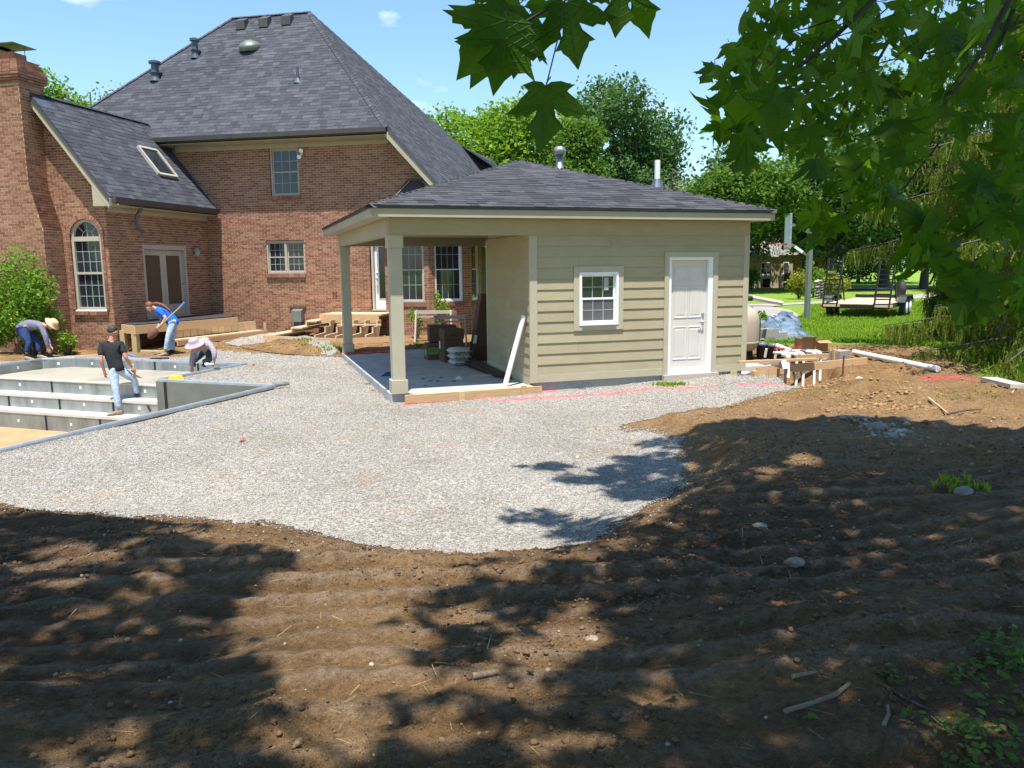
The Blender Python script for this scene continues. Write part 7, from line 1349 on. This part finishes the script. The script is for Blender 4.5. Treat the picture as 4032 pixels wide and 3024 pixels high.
x, y = atpx(3985, 17.5); spruce('large drooping Norway spruce with bare lower trunk at the right', x, y, 13, 4.0, 5, 2.7, 0, 74, 46)
x, y = atpx(4250, 14.0); spruce('nearer spruce whose skirt reaches the ground at the right edge', x, y, 11, 3.4, 6, .5, 0, 70, 44)
x, y = atpx(3800, 20.5); spruce('small bushy spruce growing at the edge of the bare clay', x, y, 2.9, 1.35, 7, .15, 0, 46, 60)
x, y = atpx(3950, 18.2); spruce('low bushy spruce in the shade under the large spruce', x, y, 2.6, 1.4, 8, .12, 0, 44, 60)
# weeds at the lower right
def weedpatch(label, spots, seed, leaf):
    rng = np.random.default_rng(seed); Q = []
    for px, py, r, k in spots:
        c = onground(px, py); a = np.c_[rng.normal(0, r, (k, 2)) + c[:2], np.zeros(k)]; a[:, 2] = ground_z(a[:, 0], a[:, 1]) + rng.uniform(.01, .13, k) * np.exp(-((a[:, 0] - c[0]) ** 2 + (a[:, 1] - c[1]) ** 2) / (2 * r * r)); Q.append(a)
    q_ = np.concatenate(Q); o = scatter('weeds', LF_V, LF_F, q_, rotm(len(q_), .5, rng), rng.uniform(.4, 1.1, len(q_)) * leaf, M['lf_mid']); return tag(o, kind='stuff')
weedpatch('', ((3960, 2590, .08, 130), (4005, 2680, .08, 90), (3900, 2800, .06, 30), (3790, 2960, .07, 60), (3860, 2990, .06, 45), (3780, 2690, .03, 22), (3500, 2680, .025, 10), (3610, 2840, .02, 8), (3200, 2850, .015, 4), (4010, 2990, .08, 30), (2920, 2525, .01, 3)), 5, .042)
# ------------------------------------------------------------------ the maple over the camera: trunk behind, limbs, near leaves one by one, crown above
M['maple'] = leafmat('maple_leaf', [(.03, .085, .010), (.055, .13, .014), (.09, .18, .022)], (2.3, 2.1, .25), .6, .5)
def veined():
    m = M['maple'].copy(); m.name = 'maple_leaf_veined'; t = m.node_tree; pb = next(n for n in t.nodes if n.type == 'BSDF_PRINCIPLED'); tc = t.nodes.new('ShaderNodeTexCoord'); sx = t.nodes.new('ShaderNodeSeparateXYZ'); t.links.new(tc.outputs['Object'], sx.inputs[0])
    def mt(op, a, b=None):
        n = t.nodes.new('ShaderNodeMath'); n.operation = op
        for i, v in enumerate((a, b)):
            if v is None: continue
            if isinstance(v, (int, float)): n.inputs[i].default_value = v
            else: t.links.new(v, n.inputs[i])
        return n.outputs[0]
    X_ = mt('ABSOLUTE', sx.outputs[0]); Z_ = sx.outputs[2]; d = X_
    for dx_, dz_ in ((.88, .47), (.97, -.1)): d = mt('MINIMUM', d, mt('ABSOLUTE', mt('ADD', mt('MULTIPLY', X_, dz_), mt('MULTIPLY', Z_, dx_))))
    sec = mt('ABSOLUTE', mt('SUBTRACT', mt('FRACT', mt('MULTIPLY', mt('ADD', mt('MULTIPLY', X_, -.8), mt('MULTIPLY', Z_, 1.0)), 6.5)), .5)); d2 = mt('MULTIPLY', mt('SUBTRACT', .5, sec), .12)
    vn = mt('SUBTRACT', 1.0, mt('MINIMUM', mt('MULTIPLY', mt('MINIMUM', d, mt('ADD', d2, .008)), 48.0), 1.0)); bp = t.nodes.new('ShaderNodeBump'); bp.inputs['Strength'].default_value = .5; bp.inputs['Distance'].default_value = .03; t.links.new(vn, bp.inputs['Height']); t.links.new(bp.outputs[0], pb.inputs['Normal'])
    src = pb.inputs['Base Color'].links[0].from_socket; mx_ = t.nodes.new('ShaderNodeMix'); mx_.data_type = 'RGBA'; t.links.new(mt('MULTIPLY', vn, .4), mx_.inputs['Factor']); t.links.new(src, mx_.inputs['A']); mx_.inputs['B'].default_value = (.14, .22, .06, 1); t.links.new(mx_.outputs['Result'], pb.inputs['Base Color']); return m
M['maple_near'] = veined()
HALF = [(0, 0), (.08, -.07), (.24, -.10), (.46, -.05), (.34, .05), (.40, .10), (.50, .17), (.58, .28), (.80, .43), (.62, .43), (.56, .51), (.44, .46), (.36, .50), (.15, .36), (.19, .52), (.22, .60), (.37, .72), (.26, .73), (.23, .80), (.14, .90), (0, 1.17)]
OUT = HALF + [(-x, y) for x, y in HALF[::-1][1:-1]]
def leafmesh(bend, fold):                  # base at the origin, tip along -z, face along +y
    V = []; 
    for x, y in [(0, .28)] + OUT:
        d = -fold * abs(x) + bend * (y - .2) ** 2 + .06 * math.sin(x * 6 + y * 5) * abs(x); V.append((x, d, -y))
    n = len(OUT); F = [(0, 1 + i, 1 + (i + 1) % n) for i in range(n)]; return V, F
def orient(tip, nrm):
    z = -np.asarray(tip) / np.linalg.norm(tip); y = np.asarray(nrm, float); y = y - z * (y @ z); y /= np.linalg.norm(y); x = np.cross(y, z); return np.stack([x, y, z], 1)
TRK = CAM + CR * 2.6 - np.array([CF[0], CF[1], 0]) * 2.3; TRK[2] = .35
maple = thing('maple_tree', 'big shady maple overhanging the yard, its dark leaves hanging in from the top right', 'tree', tuple(TRK)); LM = []
for i, (bd, fo) in enumerate(((.15, .25), (-.2, .12), (.3, .45), (.05, .7), (-.1, .35))):
    V, F = leafmesh(bd, fo); b = MB(); b.add(V, F); LM.append(b.mesh('leaf', M['maple_near']))
LEAVES = []; PET = MB(off=tuple(TRK)); rng = np.random.default_rng(77)
def put(bpx, tpx, dep, dd=0.0, roll=None, k=None):
    a = P(*bpx, dep); c = P(*tpx, dep + dd); L_ = np.linalg.norm(c - a) / 1.15; nr = -ray(*bpx) / np.linalg.norm(ray(*bpx)) + (rng.normal(0, .45, 3) if roll is None else np.asarray(roll)); LEAVES.append((a, c - a, nr, L_, rng.integers(5) if k is None else k)); return a
for bp, tp_, dep, dd in (((2005, 45), (1800, 300), 1.50, -.02), ((1995, 80), (1950, 372), 1.46, .03), ((2030, 70), (1850, 345), 1.56, .05), ((2085, 55), (2018, 312), 1.55, .0), ((2230, 10), (2282, 278), 1.50, .02), ((2215, 20), (2130, 205), 1.53, .05), ((2150, 338), (2137, 610), 1.42, .02), ((2455, -85), (2420, 155), 1.5, .02), ((2495, -90), (2552, 150), 1.52, .03), ((2050, 20), (2010, 70), 1.62, .02), ((2110, -10), (2120, 75), 1.62, .02), ((1990, -60), (1880, 120), 1.55, 0), ((2370, -40), (2400, 20), 1.6, .02)):
    a = put(bp, tp_, dep, dd, roll=rng.normal(0, .22, 3))
PET.tube([P(2225, -10, 1.44), P(2200, 140, 1.43), P(2150, 340, 1.42)], .0014, 6)
def twig(pts, r0, r1, n=7):
    Q = [P(x, y, d) for x, y, d in pts]; k = len(Q); tw = MB(off=tuple(TRK)); tw.tube(Q, [r0 + (r1 - r0) * i / (k - 1) for i in range(k)], n); tw.build('branch', M['twig'], maple, True)
twig([(2620, -420, 2.0), (2330, -110, 1.6), (2180, 20, 1.52), (2060, 90, 1.52)], .007, .0022); twig([(2620, -420, 2.0), (2520, -160, 1.6), (2480, -80, 1.5)], .006, .002)
for pts, r in (([(3700, -300, 2.9), (3450, -10, 2.7), (3270, 160, 2.65), (3150, 260, 2.6), (3030, 350, 2.6), (2900, 420, 2.6)], .012), ([(4150, -260, 2.5), (3970, 10, 2.4), (3870, 200, 2.35), (3790, 320, 2.3), (3720, 410, 2.3)], .012), ([(3560, 60, 3.3), (3450, 250, 3.2), (3390, 400, 3.2), (3310, 540, 3.2)], .007), ([(3260, -160, 3.6), (3080, 10, 3.5), (2970, 140, 3.5), (2860, 260, 3.5)], .007), ([(3620, 200, 3.6), (3590, 330, 3.6), (3570, 430, 3.6)], .005),
               ([(4300, 560, 2.2), (4032, 760, 2.2), (3900, 860, 2.2), (3740, 960, 2.2), (3660, 1120, 2.2)], .007), ([(4300, 1150, 2.3), (4032, 1215, 2.3), (3860, 1195, 2.3), (3780, 1170, 2.3)], .006), ([(3700, 560, 3.4), (3560, 740, 3.4), (3420, 800, 3.4), (3260, 870, 3.4)], .005), ([(3350, 200, 3.4), (3240, 310, 3.4), (3100, 420, 3.4), (2960, 530, 3.4)], .006), ([(3990, 40, 2.4), (3930, 180, 2.4), (3900, 240, 2.4)], .008)):
    twig([(*p[:2], p[2]) for p in pts], r, .0028)
REG = (([(2960, -20), (2925, 90), (2865, 150), (2835, 220), (2800, 285), (2820, 330), (2860, 400), (2800, 480), (2830, 560), (2960, 600), (3060, 570), (3170, 590), (3240, 720), (3330, 780), (3420, 700), (3520, 690), (3600, 640), (3690, 520), (3830, 560), (3910, 420), (4060, 440), (4060, -20)], 430, 2.2, 4.6),
       ([(2830, 500), (2960, 560), (2960, 640), (2860, 600)], 5, 1.9, 2.2), ([(3010, 380), (3160, 430), (3160, 500), (3010, 480)], 5, 1.9, 2.1),
       ([(3180, 830), (3290, 830), (3300, 930), (3200, 960)], 12, 2.8, 3.4), ([(3350, 640), (3570, 660), (3560, 800), (3380, 820)], 26, 2.6, 3.6), ([(3580, 860), (3740, 880), (3740, 1040), (3610, 1100)], 20, 2.0, 2.4), ([(3780, 720), (4060, 660), (4060, 960), (3820, 940)], 36, 1.9, 2.5), ([(3740, 1070), (4060, 1040), (4060, 1260), (3820, 1230)], 28, 2.0, 2.5), ([(3950, 440), (4060, 430), (4060, 700), (3960, 700)], 10, 2, 2.6), ([(4025, 1480), (4060, 1480), (4060, 1520), (4025, 1520)], 1, 2, 2.2))
for poly, n, d0, d1 in REG:
    a = np.array(poly, float); lo, hi = a.min(0), a.max(0); k = 0; tries = 0
    while k < n and tries < 5000:
        tries += 1; x, y = rng.uniform(lo, hi)
        if not inpoly(np.array([x]), np.array([y]), poly)[0]: continue
        dep = d0 + (d1 - d0) * rng.random() ** .8; s_ = rng.uniform(.055, .098); ppx = s_ * 1.15 / dep * FPX; ang = rng.normal(0, .75) + (.25 if rng.random() < .6 else -.1); tx, ty = x - math.sin(ang) * ppx, y + math.cos(ang) * ppx * rng.uniform(.75, 1); put((x, y - ppx * .25), (tx, ty - ppx * .25), dep, rng.normal(0, .05), roll=rng.normal(0, .55, 3)); k += 1
a_ = np.array(REG[0][0], float)
for i in range(46):                         # side twigs between the leaves
    for _ in range(50):
        x, y = rng.uniform(a_.min(0), a_.max(0))
        if inpoly(np.array([x]), np.array([y]), REG[0][0])[0]: break
    dd = rng.uniform(2.4, 3.8); an = rng.uniform(.5, 1.3); ln = rng.uniform(90, 200); twig([(x + math.sin(an) * ln * .5, y - math.cos(an) * ln * .5, dd), (x, y + rng.normal(0, 8), dd), (x - math.sin(an) * ln * .5, y + math.cos(an) * ln * .5, dd)], .0035, .0012, 5)
def leafpx(l): d = l[0] - CAM; return l[3] / (d @ CF)
LEAVES.sort(key=lambda l: -leafpx(l))
for a, tipv, nr, L_, k in LEAVES[:300]:
    R = orient(tipv, nr); o = link('leaf', LM[k], maple); Mx = Matrix.Identity(4)
    for i in range(3):
        for j_ in range(3): Mx[i][j_] = R[i, j_] * L_
        Mx[i][3] = (a - TRK)[i]
    o.matrix_local = Mx
V, F = leafmesh(.1, .3); rest = LEAVES[300:]
for a, tipv, nr, L_, k in LEAVES: PET.tube([a + np.array([0, 0, .004]), a - (CR * .02) * rng.uniform(-1, .3) + np.array([0, 0, .016])], .0011, 4, caps=False)
# crown overhead: leaf sprays out of view, laid out to cast the ground's shade pattern
LIT = [(780, 1225, 150, 42), (690, 1290, 120, 34), (650, 1177, 170, 26), (925, 1212, 110, 25), (635, 1345, 120, 50), (800, 1330, 100, 34), (880, 1262, 110, 32), (975, 1267, 50, 20), (850, 1392, 120, 28), (725, 1455, 130, 60), (860, 1477, 95, 27), (800, 1420, 90, 30), (725, 1505, 90, 30), (950, 1587, 85, 46), (700, 1620, 115, 50), (790, 1560, 70, 22), (175, 1214, 95, 22), (85, 1247, 80, 14), (345, 1272, 52, 20), (115, 1280, 90, 11), (160, 1347, 42, 13), (1416, 1108, 38, 16), (1256, 1383, 62, 60), (1156, 1433, 70, 50), (1296, 1248, 34, 12), (1406, 1533, 46, 15), (1200, 1613, 85, 24), (1731, 1003, 42, 12), (1651, 1028, 22, 8), (1000, 1345, 60, 18), (1040, 1500, 60, 22), (560, 1430, 50, 14), (1105, 1240, 60, 14), (480, 1175, 60, 10), (300, 1600, 40, 14)]
SHD = [(1411, 994, 95, 13), (1385, 1041, 105, 50), (1270, 1040, 90, 10), (1265, 1150, 105, 26), (1152, 1122, 80, 13), (1330, 1140, 60, 42), (1193, 1013, 60, 7), (1240, 1195, 60, 20), (1440, 960, 60, 10)]
SHP = [(-400, 1112), (200, 1120), (420, 1148), (560, 1172), (1000, 1222), (1250, 1232), (1335, 1205), (1410, 1140), (1480, 1070), (1512, 1010), (1440, 945), (1560, 922), (1800, 918), (2350, 945), (3200, 1750), (-900, 1800)]
def shaded(x, y, z):
    d = np.stack([x, y, z], 1) - CAM; zc = d @ CF; px = (2016 + FPX * (d @ CR) / np.maximum(zc, .1)) / 1.8228; py = (1512 - FPX * (d @ CU) / np.maximum(zc, .1)) / 1.8228; back = zc < 1.6; py = np.where(back, 2500, py)
    ins = inpoly(np.clip(px, -700, 3000), np.minimum(py, 1740), SHP) | back; wob = 1 + .30 * vnoise(x * 2.5, y * 2.5, 50) + .35 * vnoise(x * 6, y * 6, 51)
    for cx_, cy_, rx, ry in SHD: ins |= ((px - cx_) / rx) ** 2 + ((py - cy_) / ry) ** 2 < wob
    for cx_, cy_, rx, ry in LIT: ins &= ((px - cx_) / rx) ** 2 + ((py - cy_) / ry) ** 2 > 1.2 * wob
    return ins
n = 11000; x = rng.uniform(-12, 8.5, n); y = rng.uniform(-14.5, -3.2, n); zg = base_z(x, y); x = np.concatenate([x, rng.uniform(.5, 8.5, 3200)]); y = np.concatenate([y, rng.uniform(-10, -3, 3200)]); zg = base_z(x, y); k = shaded(x, y, zg); x, y, zg = x[k], y[k], zg[k]; H = rng.uniform(6.2, 10.8, len(x)); cl = np.stack([x, y, zg], 1) + TOSUN[None] * ((H - zg) / TOSUN[2])[:, None]
NL = 13; pos = np.repeat(cl, NL, 0) + rng.normal(0, .13, (len(cl) * NL, 3)) * [1, 1, .7]; gp_ = pos - TOSUN[None] * ((pos[:, 2] - .1) / TOSUN[2])[:, None]; pos = pos[shaded(gp_[:, 0], gp_[:, 1], base_z(gp_[:, 0], gp_[:, 1]))]
d = pos - CAM; zc = d @ CF; out = (zc < .3) | (np.abs((d @ CR) / np.maximum(zc, .01)) > .66) | ((d @ CU) / np.maximum(zc, .01) > .50); pos = pos[out]
SM_V = [(0, .02, -.3), (0, 0, 0), (.4, .03, .04), (.5, .06, -.22), (.75, .1, -.42), (.2, .03, -.44), (.3, .05, -.72), (0, .08, -1.1), (-.3, .05, -.72), (-.2, .03, -.44), (-.75, .1, -.42), (-.5, .06, -.22), (-.4, .03, .04)]; SM_F = [(0, 1 + i, 1 + (i + 1) % 12) for i in range(12)]
cr = scatter('crown', SM_V, SM_F, pos - TRK, rotm(len(pos), 1.2, rng), rng.uniform(.10, .165, len(pos)), M['maple'], maple); tag(cr, kind='stuff')
if rest:
    RR_ = np.stack([orient(l[1], l[2]) for l in rest]); ff = scatter('far_leaves', V, F, np.array([l[0] for l in rest]) - TRK, RR_, np.array([l[3] for l in rest]), M['maple'], maple); tag(ff, kind='stuff')
tag(PET.build('petioles', M['twig'], maple, True), kind='stuff')
b = MB(off=tuple(TRK)); top_ = TRK + np.array([-.3, .3, 10.5]); fork = TRK + np.array([-.1, .1, 3.6]); b.tube([TRK + [0, 0, -.4], TRK + [0, .02, 1.6], fork, TRK + [-.2, .2, 6.5], top_], [.34, .27, .24, .15, .04], 12); b.build('trunk', M['bark'], maple, True)
b = MB(off=tuple(TRK)); pick = cl[rng.choice(len(cl), 46, replace=False)]
for c in pick:
    s0 = TRK + np.array([-.12, .12, rng.uniform(3.2, 6.5)]); m1 = lerp(s0, c, .45) + [0, 0, .5]; mid = [s0, m1, c]; zz = [(p_ - CAM) @ CF for p_ in mid]
    b.tube(mid, [.06, .035, .008], 6)
for e in ((3700, -300, 2.9), (4150, -260, 2.5), (2620, -420, 2.0), (3560, 60, 3.3), (3260, -160, 3.6), (4300, 560, 2.2), (4300, 1150, 2.3)):
    q_ = P(*e)
    if e[0] < 4200 and e[1] > 0: continue
    b.tube([TRK + [-.05, .1, 3.4], lerp(TRK + [0, 0, 3.6], q_, .6) + [.25, -.15, .35], q_], [.05, .025, .010], 6)
b.build('limbs', M['bark'], maple, True)
